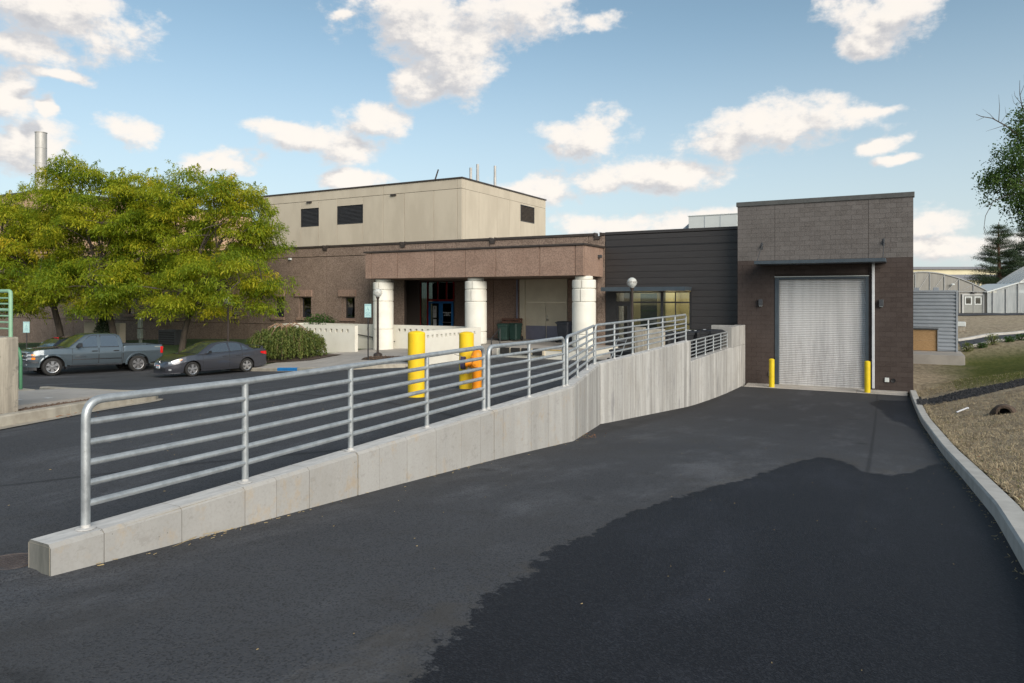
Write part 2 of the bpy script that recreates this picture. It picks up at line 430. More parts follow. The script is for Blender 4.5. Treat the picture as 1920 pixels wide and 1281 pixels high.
def asphalt(name, wet):
    m, N, b = base_mat(name)
    v = coords(N, False)
    x, y, z = N.sep(v)
    big = N.noise(v, 0.35, 5, 0.6)
    mid = N.noise(v, 2.4, 6, 0.65)
    grit = N.voro(v, 95)
    g = N.sep(grit)
    fine = N.noise(v, 160, 3, 0.7)
    c = N.mix(N.ramp(big, 0.3, 0.7), (0.065, 0.0685, 0.077), (0.084, 0.088, 0.097))
    c = N.mix(N.math('MULTIPLY', N.ramp(mid, 0.50, 0.72), 0.5), c, (0.060, 0.059, 0.059))
    c = N.mix(N.math('MULTIPLY', N.ramp(g[0], 0.60, 0.95), 0.55), c, (0.095, 0.095, 0.096))
    c = N.mix(N.math('MULTIPLY', N.ramp(g[1], 0.62, 0.9), 0.6), c, (0.022, 0.022, 0.024))
    ru = 0.82
    if wet:
        # the part of the drive sealed later: its ragged outline, in metres on the ground
        w1 = N.math('SUBTRACT', N.noise(v, 1.7, 6, 0.72), 0.5)
        w2 = N.math('SUBTRACT', N.noise(N.vmath('ADD', v, (5.1, 9.7, 0)), 7.0, 7, 0.75), 0.5)
        xq = N.math('ADD', x, N.math('ADD', N.math('MULTIPLY', w1, 0.42), N.math('MULTIPLY', w2, 0.42)))
        yq = N.math('ADD', y, N.math('ADD', N.math('MULTIPLY', w2, 0.9), N.math('MULTIPLY', w1, 0.5)))
        front = curve(N, xq, [(-2.6, -3), (-2.42, 4.2), (-2.34, 6.9), (-2.2, 7.9), (-2.08, 8.4), (-1.83, 9.7), (-1.6, 11.7), (-1.3, 13.3), (-1.0, 13.2), (-0.75, 12.6),
                              (-0.55, 11.8), (-0.14, 11.8), (0.15, 12.7), (0.43, 14.1), (0.8, 14.3)], -2.6, 0.8)
        left = curve(N, yq, [(-6, 1.4), (0, -0.7), (2.6, -1.92), (3.5, -2.2), (4.0, -2.31), (5.8, -2.42), (8.0, -2.42)], -6, 8)
        a1 = N.math('MULTIPLY', N.ramp(N.math('SUBTRACT', front, yq), -0.02, 0.12), N.ramp(N.math('SUBTRACT', xq, left), -0.01, 0.03))
        edge2 = curve(N, yq, [(15, 0.9), (18, 0.35), (21, 0.15), (23, -0.14), (24.4, -0.55), (26.6, -0.78), (29, -1.25), (30.2, -1.0), (30.9, 0.9)], 15, 30.9)
        a2 = N.math('MULTIPLY', N.ramp(N.math('SUBTRACT', xq, edge2), 0.0, 0.12), N.math('MULTIPLY', N.ramp(yq, 15.2, 17), N.ramp(yq, 31, 30.4)))
        a = N.math('MAXIMUM', a1, a2)
        rim = N.math('MULTIPLY', a1, N.ramp(N.math('SUBTRACT', front, yq), 1.3, 0.1))
        dark = N.mix(N.math('MULTIPLY', N.ramp(g[0], 0.5, 0.9), 0.55), (0.012, 0.013, 0.0175), (0.039, 0.042, 0.051))
        dark = N.mix(N.math('MULTIPLY', N.ramp(mid, 0.45, 0.7), 0.35), dark, (0.020, 0.0215, 0.026))
        dark = N.mix(N.math('MULTIPLY', rim, 0.4), dark, (0.0075, 0.008, 0.010))
        # dusty film on the older surface beside the edge and down the wheel paths
        dust = N.math('MULTIPLY', N.ramp(N.noise(N.vmath('MULTIPLY', v, (1.2, 0.25, 1)), 1.2, 6, 0.65), 0.46, 0.72), 0.55)
        c = N.mix(dust, c, (0.064, 0.063, 0.063))
        far_dark = N.math('MULTIPLY', N.ramp(N.math('ADD', y, N.math('MULTIPLY', w1, 8.0)), 13.0, 23.0), 0.6)  # asphalt colour gets darker towards the loading door
        c = N.mix(far_dark, c, (0.042, 0.0415, 0.045))
        edge = N.math('MULTIPLY', N.math('SUBTRACT', 1.0, a), N.ramp(N.math('SUBTRACT', yq, front), 1.6, 0.0))
        c = N.mix(N.math('MULTIPLY', N.math('MULTIPLY', edge, N.ramp(mid, 0.42, 0.62)), 0.55), c, (0.082, 0.077, 0.071))
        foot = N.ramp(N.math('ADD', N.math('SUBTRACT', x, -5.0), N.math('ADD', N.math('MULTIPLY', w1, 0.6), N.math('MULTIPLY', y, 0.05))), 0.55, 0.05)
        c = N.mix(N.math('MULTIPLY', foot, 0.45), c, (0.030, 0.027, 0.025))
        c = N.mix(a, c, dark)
        ru = N.math('SUBTRACT', 0.82, N.math('MULTIPLY', a, 0.17))
        trk = N.math('ABSOLUTE', N.math('SUBTRACT', N.math('ADD', x, N.math('MULTIPLY', w1, 0.05)), N.math('SUBTRACT', -0.2, N.math('MULTIPLY', y, 0.026))))
        c = N.mix(N.math('MULTIPLY', N.ramp(trk, 0.05, 0.01), N.math('MULTIPLY', N.ramp(y, 6, 9), 0.5)), c, (0.02, 0.02, 0.022))
    else:
        dust = N.math('MULTIPLY', N.ramp(N.noise(v, 0.9, 6, 0.65), 0.55, 0.75), 0.3)
        c = N.mix(dust, c, (0.040, 0.040, 0.043))
        crack = N.ramp(N.voro(N.vmath('ADD', v, N.vmath('SCALE', N.add('ShaderNodeTexNoise').outputs[1], None, 0.6)), 0.16, 'Distance', 'DISTANCE_TO_EDGE'), 0.010, 0.003)
        c = N.mix(N.math('MULTIPLY', crack, 0.5), c, (0.018, 0.018, 0.02))
    # oil drips, patched wear and a little grit everywhere
    oil = N.math('MULTIPLY', N.ramp(N.voro(N.vmath('ADD', v, N.vmath('SCALE', N.comb(mid, big, 0.0), None, 0.5)), 0.55, 'Distance'), 0.13, 0.04), N.ramp(mid, 0.40, 0.62))
    c = N.mix(N.math('MULTIPLY', oil, 0.55), c, (0.014, 0.0145, 0.016))
    wear = N.ramp(N.noise(N.vmath('MULTIPLY', v, (1.4, 0.5, 1)), 0.7, 7, 0.7), 0.5, 0.68)
    hvw = N.add('ShaderNodeHueSaturation')
    N.set(hvw.inputs['Value'], N.math('ADD', 0.86, N.math('MULTIPLY', wear, 0.42)))
    N.set(hvw.inputs['Color'], c)
    c = hvw.outputs[0]
    N.set(b.inputs['Base Color'], c)
    N.set(b.inputs['Roughness'], ru)
    b.inputs['Specular IOR Level'].default_value = 0.18
    h = N.math('ADD', N.math('MULTIPLY', N.voro(v, 95, 'Distance'), 0.8), N.math('MULTIPLY', fine, 0.5))
    bump(N, b, h, 0.55, 0.006)


asphalt('drive_asphalt', True)
asphalt('lot_asphalt', False)


def turf():
    m, N, b = base_mat('turf')
    v = coords(N, False)
    x, y, z = N.sep(v)
    n1 = N.noise(v, 0.30, 5, 0.6)
    n2 = N.noise(N.vmath('MULTIPLY', v, (2.2, 0.8, 1)), 2.2, 6, 0.7)
    n3 = N.noise(v, 22, 5, 0.7)
    dry = N.mix(N.ramp(n2, 0.3, 0.7), (0.225, 0.18, 0.128), (0.44, 0.37, 0.265))
    dry = N.mix(N.math('MULTIPLY', N.ramp(n3, 0.55, 0.8), 0.45), dry, (0.07, 0.055, 0.035))
    gr = N.mix(N.ramp(n2, 0.3, 0.7), (0.065, 0.09, 0.018), (0.125, 0.13, 0.034))
    # the lawn is watered between the drive head and the service road; elsewhere it has burnt off
    band = N.math('MULTIPLY', N.ramp(y, 29.5, 33), N.ramp(y, 50, 43))
    wetl = N.math('MULTIPLY', band, N.ramp(N.math('ADD', x, N.math('MULTIPLY', n1, 2.4)), 1.6, 4.4))
    patch = N.math('MULTIPLY', N.ramp(n1, 0.56, 0.72), 0.30)
    c = N.mix(N.math('MAXIMUM', wetl, patch), dry, gr)
    N.set(b.inputs['Base Color'], c)
    b.inputs['Roughness'].default_value = 1.0
    b.inputs['Specular IOR Level'].default_value = 0.1
    bump(N, b, N.noise(v, 35, 6, 0.75), 0.9, 0.05)
    m, N, b = base_mat('green_turf')
    v = coords(N, False)
    c = N.mix(N.ramp(N.noise(v, 3, 6, 0.7), 0.3, 0.7), (0.035, 0.07, 0.014), (0.07, 0.11, 0.025))
    N.set(b.inputs['Base Color'], c)
    b.inputs['Roughness'].default_value = 1.0
    bump(N, b, N.noise(v, 35, 6, 0.75), 0.9, 0.05)


turf()


def leaf_mat(name, cols, trans=0.35, rough=0.55, emitless=True):
    """leaf colour from the stored per-leaf 'tint' (0 = first colour .. 1 = last)"""
    m, N, b = base_mat(name)
    at = N.add('ShaderNodeAttribute', attribute_name='tint').outputs['Fac']
    cr = N.add('ShaderNodeValToRGB')
    el = cr.color_ramp.elements
    while len(el) < len(cols):
        el.new(0.5)
    for i, c in enumerate(cols):
        el[i].position = i / (len(cols) - 1)
        el[i].color = (*c, 1)
    N.set(cr.inputs[0], at)
    N.set(b.inputs['Base Color'], cr.outputs[0])
    b.inputs['Roughness'].default_value = rough
    b.inputs['Specular IOR Level'].default_value = 0.3
    t = N.add('ShaderNodeBsdfTranslucent')
    N.set(t.inputs[0], cr.outputs[0])
    mx = N.add('ShaderNodeMixShader')
    mx.inputs[0].default_value = trans
    N.l.new(b.outputs[0], mx.inputs[1])
    N.l.new(t.outputs[0], mx.inputs[2])
    N.l.new(mx.outputs[0], N.n['Material Output'].inputs[0])


leaf_mat('locust_leaf', [(0.10, 0.18, 0.018), (0.22, 0.31, 0.024), (0.37, 0.43, 0.030), (0.52, 0.50, 0.034), (0.64, 0.52, 0.04)], 0.58)
leaf_mat('mulberry_leaf', [(0.065, 0.10, 0.022), (0.13, 0.17, 0.038), (0.24, 0.25, 0.075)], 0.4)
leaf_mat('poplar_leaf', [(0.045, 0.095, 0.022), (0.08, 0.145, 0.034), (0.15, 0.22, 0.06)], 0.45)
leaf_mat('pine_needle', [(0.028, 0.052, 0.026), (0.05, 0.08, 0.04), (0.08, 0.115, 0.058)], 0.2)
leaf_mat('shrub_leaf', [(0.02, 0.06, 0.01), (0.035, 0.09, 0.014), (0.06, 0.13, 0.02)], 0.3)
leaf_mat('grass_blade', [(0.19, 0.145, 0.095), (0.38, 0.31, 0.205), (0.54, 0.455, 0.30), (0.13, 0.145, 0.035)], 0.3, 0.8)


def glass_mats():
    def g(name, tint, refl, rough=0.02):
        m, N, b = base_mat(name)
        N.n.remove(b)
        tr = N.add('ShaderNodeBsdfTransparent')
        tr.inputs[0].default_value = (*tint, 1)
        gl = N.add('ShaderNodeBsdfGlossy')
        gl.inputs['Roughness'].default_value = rough
        fr = N.add('ShaderNodeFresnel')
        fr.inputs[0].default_value = 1.55
        f = N.math('ADD', N.math('MULTIPLY', fr.outputs[0], 1.6), refl, clamp=True)
        mx = N.add('ShaderNodeMixShader')
        N.set(mx.inputs[0], f)
        N.l.new(tr.outputs[0], mx.inputs[1])
        N.l.new(gl.outputs[0], mx.inputs[2])
        N.l.new(mx.outputs[0], N.n['Material Output'].inputs[0])
    g('clear_glass', (0.80, 0.84, 0.78), 0.03)
    g('dark_glass', (0.34, 0.38, 0.36), 0.16)
    m, N, b = base_mat('globe_glass')
    b.inputs['Base Color'].default_value = (0.62, 0.61, 0.57, 1)
    b.inputs['Roughness'].default_value = 0.08
    t = N.add('ShaderNodeBsdfTransparent')
    mx = N.add('ShaderNodeMixShader')
    mx.inputs[0].default_value = 0.62
    N.l.new(b.outputs[0], mx.inputs[1])
    N.l.new(t.outputs[0], mx.inputs[2])
    N.l.new(mx.outputs[0], N.n['Material Output'].inputs[0])
    g('poly_film', (0.55, 0.58, 0.58), 0.10, 0.35)
    m, N, b = base_mat('frosted_film')
    v = coords(N)
    c = N.mix(N.ramp(N.noise(N.vmath('MULTIPLY', v, (3, 3, 0.3)), 1.5, 5, 0.6), 0.3, 0.7), (0.24, 0.27, 0.285), (0.36, 0.39, 0.40))
    N.set(b.inputs['Base Color'], c)
    b.inputs['Roughness'].default_value = 0.35
    t = N.add('ShaderNodeBsdfTransparent')
    mx = N.add('ShaderNodeMixShader')
    mx.inputs[0].default_value = 0.25
    N.l.new(b.outputs[0], mx.inputs[1])
    N.l.new(t.outputs[0], mx.inputs[2])
    N.l.new(mx.outputs[0], N.n['Material Output'].inputs[0])
    m, N, b = base_mat('lit_panel')
    b.inputs['Base Color'].default_value = (0.8, 0.8, 0.75, 1)
    b.inputs['Emission Color'].default_value = (1.0, 0.90, 0.66, 1)
    b.inputs['Emission Strength'].default_value = 5.5


glass_mats()


def roll_steel():
    m, N, b = base_mat('roll_steel')
    v = N.add('ShaderNodeNewGeometry').outputs['Position']
    x, y, z = N.sep(v)
    s1 = N.noise(N.vmath('MULTIPLY', v, (1.9, 1, 0.10)), 1.6, 5, 0.6)
    s2 = N.noise(N.vmath('MULTIPLY', v, (5, 1, 0.5)), 2.0, 5, 0.65)
    c = N.mix(N.ramp(s1, 0.32, 0.68), (0.445, 0.445, 0.45), (0.585, 0.585, 0.585))
    low = N.math('MULTIPLY', N.ramp(z, -0.6, -2.8), N.ramp(s2, 0.42, 0.68))
    c = N.mix(N.math('MULTIPLY', low, 0.45), c, (0.30, 0.285, 0.29))
    N.set(b.inputs['Base Color'], c)
    b.inputs['Metallic'].default_value = 0.10
    b.inputs['Roughness'].default_value = 0.45


roll_steel()
M = MATS

# ------------------------------------------------------------------ mesh building helpers
class MB:
    """collects boxes, tubes, lathes and polygons; build() links them as one mesh object"""
    def __init__(s):
        s.v, s.f, s.m, s.cur, s.sm = [], [], [], 0, []

    def mat(s, i):
        s.cur = i
        return s

    def face(s, idx, smooth=False):
        s.f.append(tuple(idx))
        s.m.append(s.cur)
        s.sm.append(smooth)

    def poly(s, pts):
        n = len(s.v)
        s.v += [tuple(p) for p in pts]
        s.face(range(n, n + len(pts)))
        return s

    def box(s, x0, x1, y0, y1, z0, z1):
        n = len(s.v)
        if x0 > x1: x0, x1 = x1, x0
        if y0 > y1: y0, y1 = y1, y0
        if z0 > z1: z0, z1 = z1, z0
        s.v += [(x, y, z) for z in (z0, z1) for y in (y0, y1) for x in (x0, x1)]
        for q in ((0, 2, 3, 1), (4, 5, 7, 6), (0, 1, 5, 4), (2, 6, 7, 3), (0, 4, 6, 2), (1, 3, 7, 5)):
            s.face([n + i for i in q])
        return s

    def prism(s, pts, d):
        """polygon pts (3-D, planar) extruded by vector d"""
        n = len(s.v)
        k = len(pts)
        d = Vector(d)
        s.v += [tuple(p) for p in pts] + [tuple(Vector(p) + d) for p in pts]
        s.face(range(n, n + k))
        s.face(range(n + 2 * k - 1, n + k - 1, -1))
        for i in range(k):
            j = (i + 1) % k
            s.face((n + j, n + i, n + k + i, n + k + j))
        return s

    def tube(s, path, r, n=10, cap=True):
        P = [Vector(p) for p in path]
        rs = r if isinstance(r, (list, tuple)) else [r] * len(P)
        T = []
        for i in range(len(P)):
            a = P[max(i - 1, 0)]
            b = P[min(i + 1, len(P) - 1)]
            t = (b - a)
            T.append(t.normalized() if t.length > 1e-9 else Vector((0, 0, 1)))
        u = T[0].orthogonal().normalized()
        base = len(s.v)
        for i, p in enumerate(P):
            if i:
                u = (u - T[i] * u.dot(T[i]))
                u = u.normalized() if u.length > 1e-6 else T[i].orthogonal().normalized()
            w = T[i].cross(u)
            for k in range(n):
                a = 2 * math.pi * k / n
                s.v.append(tuple(p + (u * math.cos(a) + w * math.sin(a)) * rs[i]))
        for i in range(len(P) - 1):
            for k in range(n):
                a, b = base + i * n + k, base + i * n + (k + 1) % n
                s.face((a, b, b + n, a + n), True)
        if cap:
            s.face([base + k for k in range(n)][::-1])
            e = base + (len(P) - 1) * n
            s.face([e + k for k in range(n)])
        return s

    def lathe(s, prof, c=(0, 0, 0), n=24, a0=0.0, a1=2 * math.pi, axis='z'):
        """profile [(r, h)] turned round an axis through c"""
        full = abs(a1 - a0 - 2 * math.pi) < 1e-6
        m = n if full else n + 1
        base = len(s.v)
        for r, h in prof:
            for k in range(m):
                a = a0 + (a1 - a0) * k / n
                p = (r * math.cos(a), r * math.sin(a), h)
                if axis == 'x':
                    p = (p[2], p[0], p[1])
                elif axis == 'y':
                    p = (p[1], p[2], p[0])
                s.v.append((c[0] + p[0], c[1] + p[1], c[2] + p[2]))
        for i in range(len(prof) - 1):
            for k in range(n):
                j = (k + 1) % m
                if not full and k == n: break
                s.face((base + i * m + k, base + i * m + j, base + (i + 1) * m + j, base + (i + 1) * m + k), True)
        return s

    def grid(s, P, closed=False, smooth=True):
        """rows of points"""
        base = len(s.v)
        nr, nc = len(P), len(P[0])
        for row in P:
            s.v += [tuple(p) for p in row]
        for i in range(nr - 1):
            for k in range(nc if closed else nc - 1):
                j = (k + 1) % nc
                s.face((base + i * nc + k, base + i * nc + j, base + (i + 1) * nc + j, base + (i + 1) * nc + k), smooth)
        return s

    def mesh(s, name, mats, bevel=0.0, seg=2, sharp=40):
        me = bpy.data.meshes.new(name)
        me.from_pydata(s.v, [], s.f)
        for m in (mats if isinstance(mats, (list, tuple)) else [mats]):
            me.materials.append(M[m] if isinstance(m, str) else m)
        me.polygons.foreach_set('material_index', s.m)
        me.polygons.foreach_set('use_smooth', s.sm)
        bm = bmesh.new()
        bm.from_mesh(me)
        bmesh.ops.recalc_face_normals(bm, faces=bm.faces)
        if bevel:
            ed = [e for e in bm.edges if len(e.link_faces) == 2 and e.calc_face_angle(0) > R(30)]
            bmesh.ops.bevel(bm, geom=ed, offset=bevel, segments=seg, affect='EDGES', profile=0.6, clamp_overlap=True)
        bm.to_mesh(me)
        bm.free()
        if any(s.sm):
            me.set_sharp_from_angle(angle=R(sharp))
        me.update()
        return me

    def build(s, name, mats, parent=None, bevel=0.0, seg=2, sharp=40):
        return link(name, s.mesh(name, mats, bevel, seg, sharp), parent)


def link(name, me, parent=None):
    o = bpy.data.objects.new(name, me)
    COL.objects.link(o)
    if parent is not None:
        adopt(o, parent)
    return o


ORIGIN = {}


def adopt(o, p):
    """parent o (built in world metres) to p without moving it"""
    o.parent = p
    q, M_ = p, Matrix.Identity(4)
    chain = []
    while q is not None:
        chain.append(q)
        q = q.parent
    for q in reversed(chain):
        M_ = M_ @ q.matrix_parent_inverse @ q.matrix_basis
    o.matrix_parent_inverse = M_.inverted()


def tag(o, label=None, cat=None, group=None, kind=None):
    for k, v in (('label', label), ('category', cat), ('group', group), ('kind', kind)):
        if v:
            o[k] = v
    return o


def thing(name, label, cat, loc=(0, 0, 0), rz=0.0, group=None):
    o = bpy.data.objects.new(name, None)
    COL.objects.link(o)
    o.empty_display_size = 0.3
    o.location = loc
    o.rotation_euler = (0, 0, rz)
    return tag(o, label, cat, group)


def copy_tree(o, parent=None):
    c = o.copy()
    COL.objects.link(c)
    if parent is not None:
        c.parent = parent
    for ch in KIDS.get(o.name, []):
        copy_tree(ch, c)
    return c


KIDS = {}


def note_kids():
    KIDS.clear()
    for o in COL.objects:
        if o.parent is not None:
            KIDS.setdefault(o.parent.name, []).append(o)


def structure(o):
    o['kind'] = 'structure'
    return o


def lerp(a, b, t):
    return a + (b - a) * t


def interp(x, xs, ys):
    return float(np.interp(x, xs, ys))


def smooth(t):
    t = max(0.0, min(1.0, t))
    return t * t * (3 - 2 * t)


# ------------------------------------------------------------------ the lie of the land
ZD_Y = [-40, -6, 0, 2.58, 3.46, 5.66, 8.7, 11.84, 15.86, 18.3, 23.95, 27.5, 30.3, 33.0, 60]
ZD_Z = [0.6, -1.05, -1.52, -1.75, -1.83, -2.005, -2.26, -2.565, -2.975, -3.17, -3.62, -3.77, -3.84, -3.86, -3.86]


def zd(y):
    """drive level, a smoothed ramp"""
    return sum(interp(y + d, ZD_Y, ZD_Z) for d in (-0.9, -0.45, 0, 0.45, 0.9)) / 5


def curb_x(y):
    return 0.80 - 0.004 * max(0, 9 - y) - 0.0295 * max(0, y - 9.0)


def wall_x(y):
    """front face of the retaining wall"""
    return interp(y, [-50, 2.57, 11.86, 15.86, 60], [-4.74, -4.74, -5.25, -6.33, -6.33])


LOT = [(-5.2, 3, -1.76), (-4.9, 5, -1.77), (-5.2, 9, -1.74), (-5.5, 12, -1.80), (-7.59, 10.3, -1.735), (-7.9, 12.4, -1.865), (-6.3, 16, -1.95), (-6.6, 20, -2.2),
       (-11.6, 5.6, -1.9), (-12.4, 7.4, -1.97), (-13.5, 9.4, -2.1), (-16, 9.5, -2.22), (-27, 20.6, -3.41), (-26.6, 23, -3.43), (-34.4, 18.8, -3.53), (-33.2, 22.2, -3.60),
       (-23.5, 22.8, -3.25), (-21.5, 22.5, -3.10), (-18.8, 23.5, -2.88), (-17.7, 23.8, -2.85), (-15.2, 29.75, -2.83), (-13, 31, -2.80), (-9, 25.8, -2.66), (-12.5, 33.5, -2.62),
       (-7, 30, -2.62), (-26, 29.86, -3.06), (-25, 31.9, -3.03), (-21.5, 26.6, -2.88), (-21.1, 25.2, -2.92), (-60, 20, -4.0), (-60, 0, -3.3), (-30, 0, -2.5), (-30, 10, -2.95),
       (-15, 0, -1.9), (-60, 34, -4.1), (-40, 26, -3.3), (-40, 34, -3.3), (-16, 15, -2.35), (-13, 20, -2.45)]


def tps():
    P = np.array(LOT)
    X = P[:, :2] / 20.0
    n = len(P)

    def phi(d):
        return np.where(d > 0, d * d * np.log(d + 1e-12), 0)
    K = phi(np.linalg.norm(X[:, None] - X[None], axis=2)) + np.eye(n) * 0.004
    Q = np.hstack([np.ones((n, 1)), X])
    A = np.vstack([np.hstack([K, Q]), np.hstack([Q.T, np.zeros((3, 3))])])
    w = np.linalg.solve(A, np.concatenate([P[:, 2], np.zeros(3)]))

    def f(x, y):
        p = np.array([x, y]) / 20.0
        return float(phi(np.linalg.norm(X - p, axis=1)) @ w[:n] + w[n] + p @ w[n + 1:])
    return f


lot_f = tps()


def zl(x, y):
    """parking lot level"""
    t = smooth((y - 2.45) / 2.6)
    a = zd(y) - 0.012 * max(0, -5 - x) if t < 1 else 0
    return a * (1 - t) + (lot_f(x, y) if t > 0 else 0) * t


def zr(x, y):
    """grass bank right of the drive, the lawn and the ground beyond the service road"""
    xc = curb_x(min(y, 33))
    b = interp(y, [-40, 30.5, 33, 38, 43.6, 47, 60, 100, 300, 1500], [0, 0, -3.74, -3.64, -3.50, -3.14, -2.45, -1.86, -1.8, -1.8])
    if y < 33:
        b2 = zd(y) + 0.15
        b = b2 if y < 30.5 else lerp(b2, -3.74, (y - 30.5) / 2.5)
    k = interp(y, [-40, 10, 20, 28, 33, 40, 50, 70, 100], [0.05, 0.10, 0.19, 0.31, 0.29, 0.235, 0.13, 0.02, 0.0])
    cap = interp(y, [-40, 10, 28, 40, 55, 90], [0.8, 0.9, 1.35, 1.5, 1.0, 0.1])
    d = max(0.0, x - xc - 0.45 - interp(y, [34, 39, 46, 49], [0, 2.2, 2.2, 0]))
    r = cap * math.tanh(k * d / cap)
    wob = 0.035 * math.sin(1.7 * x + 0.6 * y) * math.sin(0.9 * y - 0.4 * x) * smooth(d / 1.2)
    return b + r + wob


def build_ground():
    # far plain under and beyond everything
    g = MB()
    n = 48
    rings = [0.1, 90, 200, 600, 1500, 4000]
    P = [[(r * math.cos(2 * math.pi * k / n), r * math.sin(2 * math.pi * k / n), -4.6 if r < 300 else -5.0) for k in range(n)] for r in rings]
    g.grid(P, closed=True)
    structure(g.build('ground', 'turf'))
    # the drive down to the loading door
    ys = [-14 + 0.5 * i for i in range(24)] + [-2 + 0.28 * i for i in range(126)]
    ys = [y for y in ys if y < 32.25] + [32.25]
    rows = []
    for y in ys:
        a, b = wall_x(y) - 0.13, curb_x(y) + 0.05
        row = []
        for k in range(15):
            x = lerp(a, b, k / 14)
            row.append((x, y, zd(y) - 0.012 * (abs(k - 7) / 7) ** 2))
        rows.append(row)
    structure(MB().grid(rows).build('driveway', 'drive_asphalt'))
    # the parking lot
    rows = []
    ys = [-14 + 1.0 * i for i in range(12)] + [-2 + 0.45 * i for i in range(80)]
    for y in [q for q in ys if q < 34.2]:
        b = wall_x(y) - 0.13
        row = []
        for k in range(64):
            t = k / 63
            x = b - 75 * t ** 1.9
            row.append((b + 0.25, y, zd(y) - 0.06) if k == 0 and y < 3.3 else (x, y, zl(x, y)))
        rows.append(row)
    structure(MB().grid(rows).build('parking_lot', 'lot_asphalt'))
    # grass bank and lawn on the right
    rows = []
    ys = [-14 + 0.8 * i for i in range(18)] + [0.4 + 0.4 * i for i in range(150)] + [61 + 3 * i for i in range(16)] + [115, 150, 220, 330, 600]
    for y in ys:
        a = curb_x(min(y, 33.0)) + 0.22 if y < 33.3 else -2.5
        row = []
        for k in range(40):
            x = a + 0.06 + 90 * (k / 39) ** 2.3 * (1 if y < 130 else 3)
            z = zr(x, y)
            if y < 33.3 and k == 0: z -= 0.02
            row.append((x, y, z))
        rows.append(row)
    structure(MB().grid(rows).build('lawn', 'turf'))


build_ground()


def strip(name, mat, line_a, line_b, zf, lift, n=40, m=4):
    """a paved band between two plan polylines"""
    def at(L, t):
        d = [0]
        for p, q in zip(L, L[1:]):
            d.append(d[-1] + math.dist(p, q))
        s = t * d[-1]
        for i in range(len(L) - 1):
            if s <= d[i + 1] or i == len(L) - 2:
                k = (s - d[i]) / max(1e-9, d[i + 1] - d[i])
                return lerp(L[i][0], L[i + 1][0], k), lerp(L[i][1], L[i + 1][1], k)
    rows = []
    for i in range(n + 1):
        a, b = at(line_a, i / n), at(line_b, i / n)
        row = []
        for k in range(m + 1):
            x, y = lerp(a[0], b[0], k / m), lerp(a[1], b[1], k / m)
            row.append((x, y, zf(x, y) + lift))
        rows.append(row)
    return MB().grid(rows).build(name, mat)


def kerb_run(name, mat, pts, zf, w, h, side, seg_len, parent_label=None, drop=0.25, names='kerb_stone', gap=0.012, skip=None, alt=None):
    """kerb laid stone by stone along a plan polyline; side = +1: body lies left of the direction of travel"""
    par = thing(name, parent_label[0], parent_label[1], (pts[0][0], pts[0][1], zf(*pts[0])))
    L = [Vector(p) for p in pts]
    D = [0]
    for a, b in zip(L, L[1:]):
        D.append(D[-1] + (b - a).length)

    def at(s):
        for i in range(len(L) - 1):
            if s <= D[i + 1] or i == len(L) - 2:
                t = (L[i + 1] - L[i]).normalized()
                return L[i] + t * (s - D[i])
    def frame(s):
        p = at(s)
        t = (at(min(D[-1], s + 0.25)) - at(max(0, s - 0.25))).normalized()
        return p, Vector((-t.y, t.x)) * side
    n = max(1, round(D[-1] / seg_len))
    for i in range(n):
        s0, s1 = D[-1] * i / n + gap / 2, D[-1] * (i + 1) / n - gap / 2
        k = max(2, int((s1 - s0) / 0.5) + 1)
        rows = []
        for j in range(k + 1):
            s = lerp(s0, s1, j / k)
            p, nn = frame(s)
            z = zf(p.x, p.y)
            c = 0.022
            prof = [(0.0, -drop), (0.0, h - c), (c, h), (w - c, h), (w, h - c), (w, -drop)]
            rows.append([(p.x + nn.x * a, p.y + nn.y * a, z + b) for a, b in prof])
        mb = MB().grid(rows, smooth=False)
        mb.poly(rows[0]); mb.poly(rows[-1][::-1])
        mm = alt(i, s0, s1) if alt else mat
        o = mb.build(names, mm, par)
    return par


# ------------------------------------------------------------------ retaining wall with its railings
def wall_top(y):
    return interp(y, [2.57, 3.46, 11.84, 15.86, 18.3, 23.95], [-1.563, -1.578, -1.592, -1.556, -1.53, -1.435])


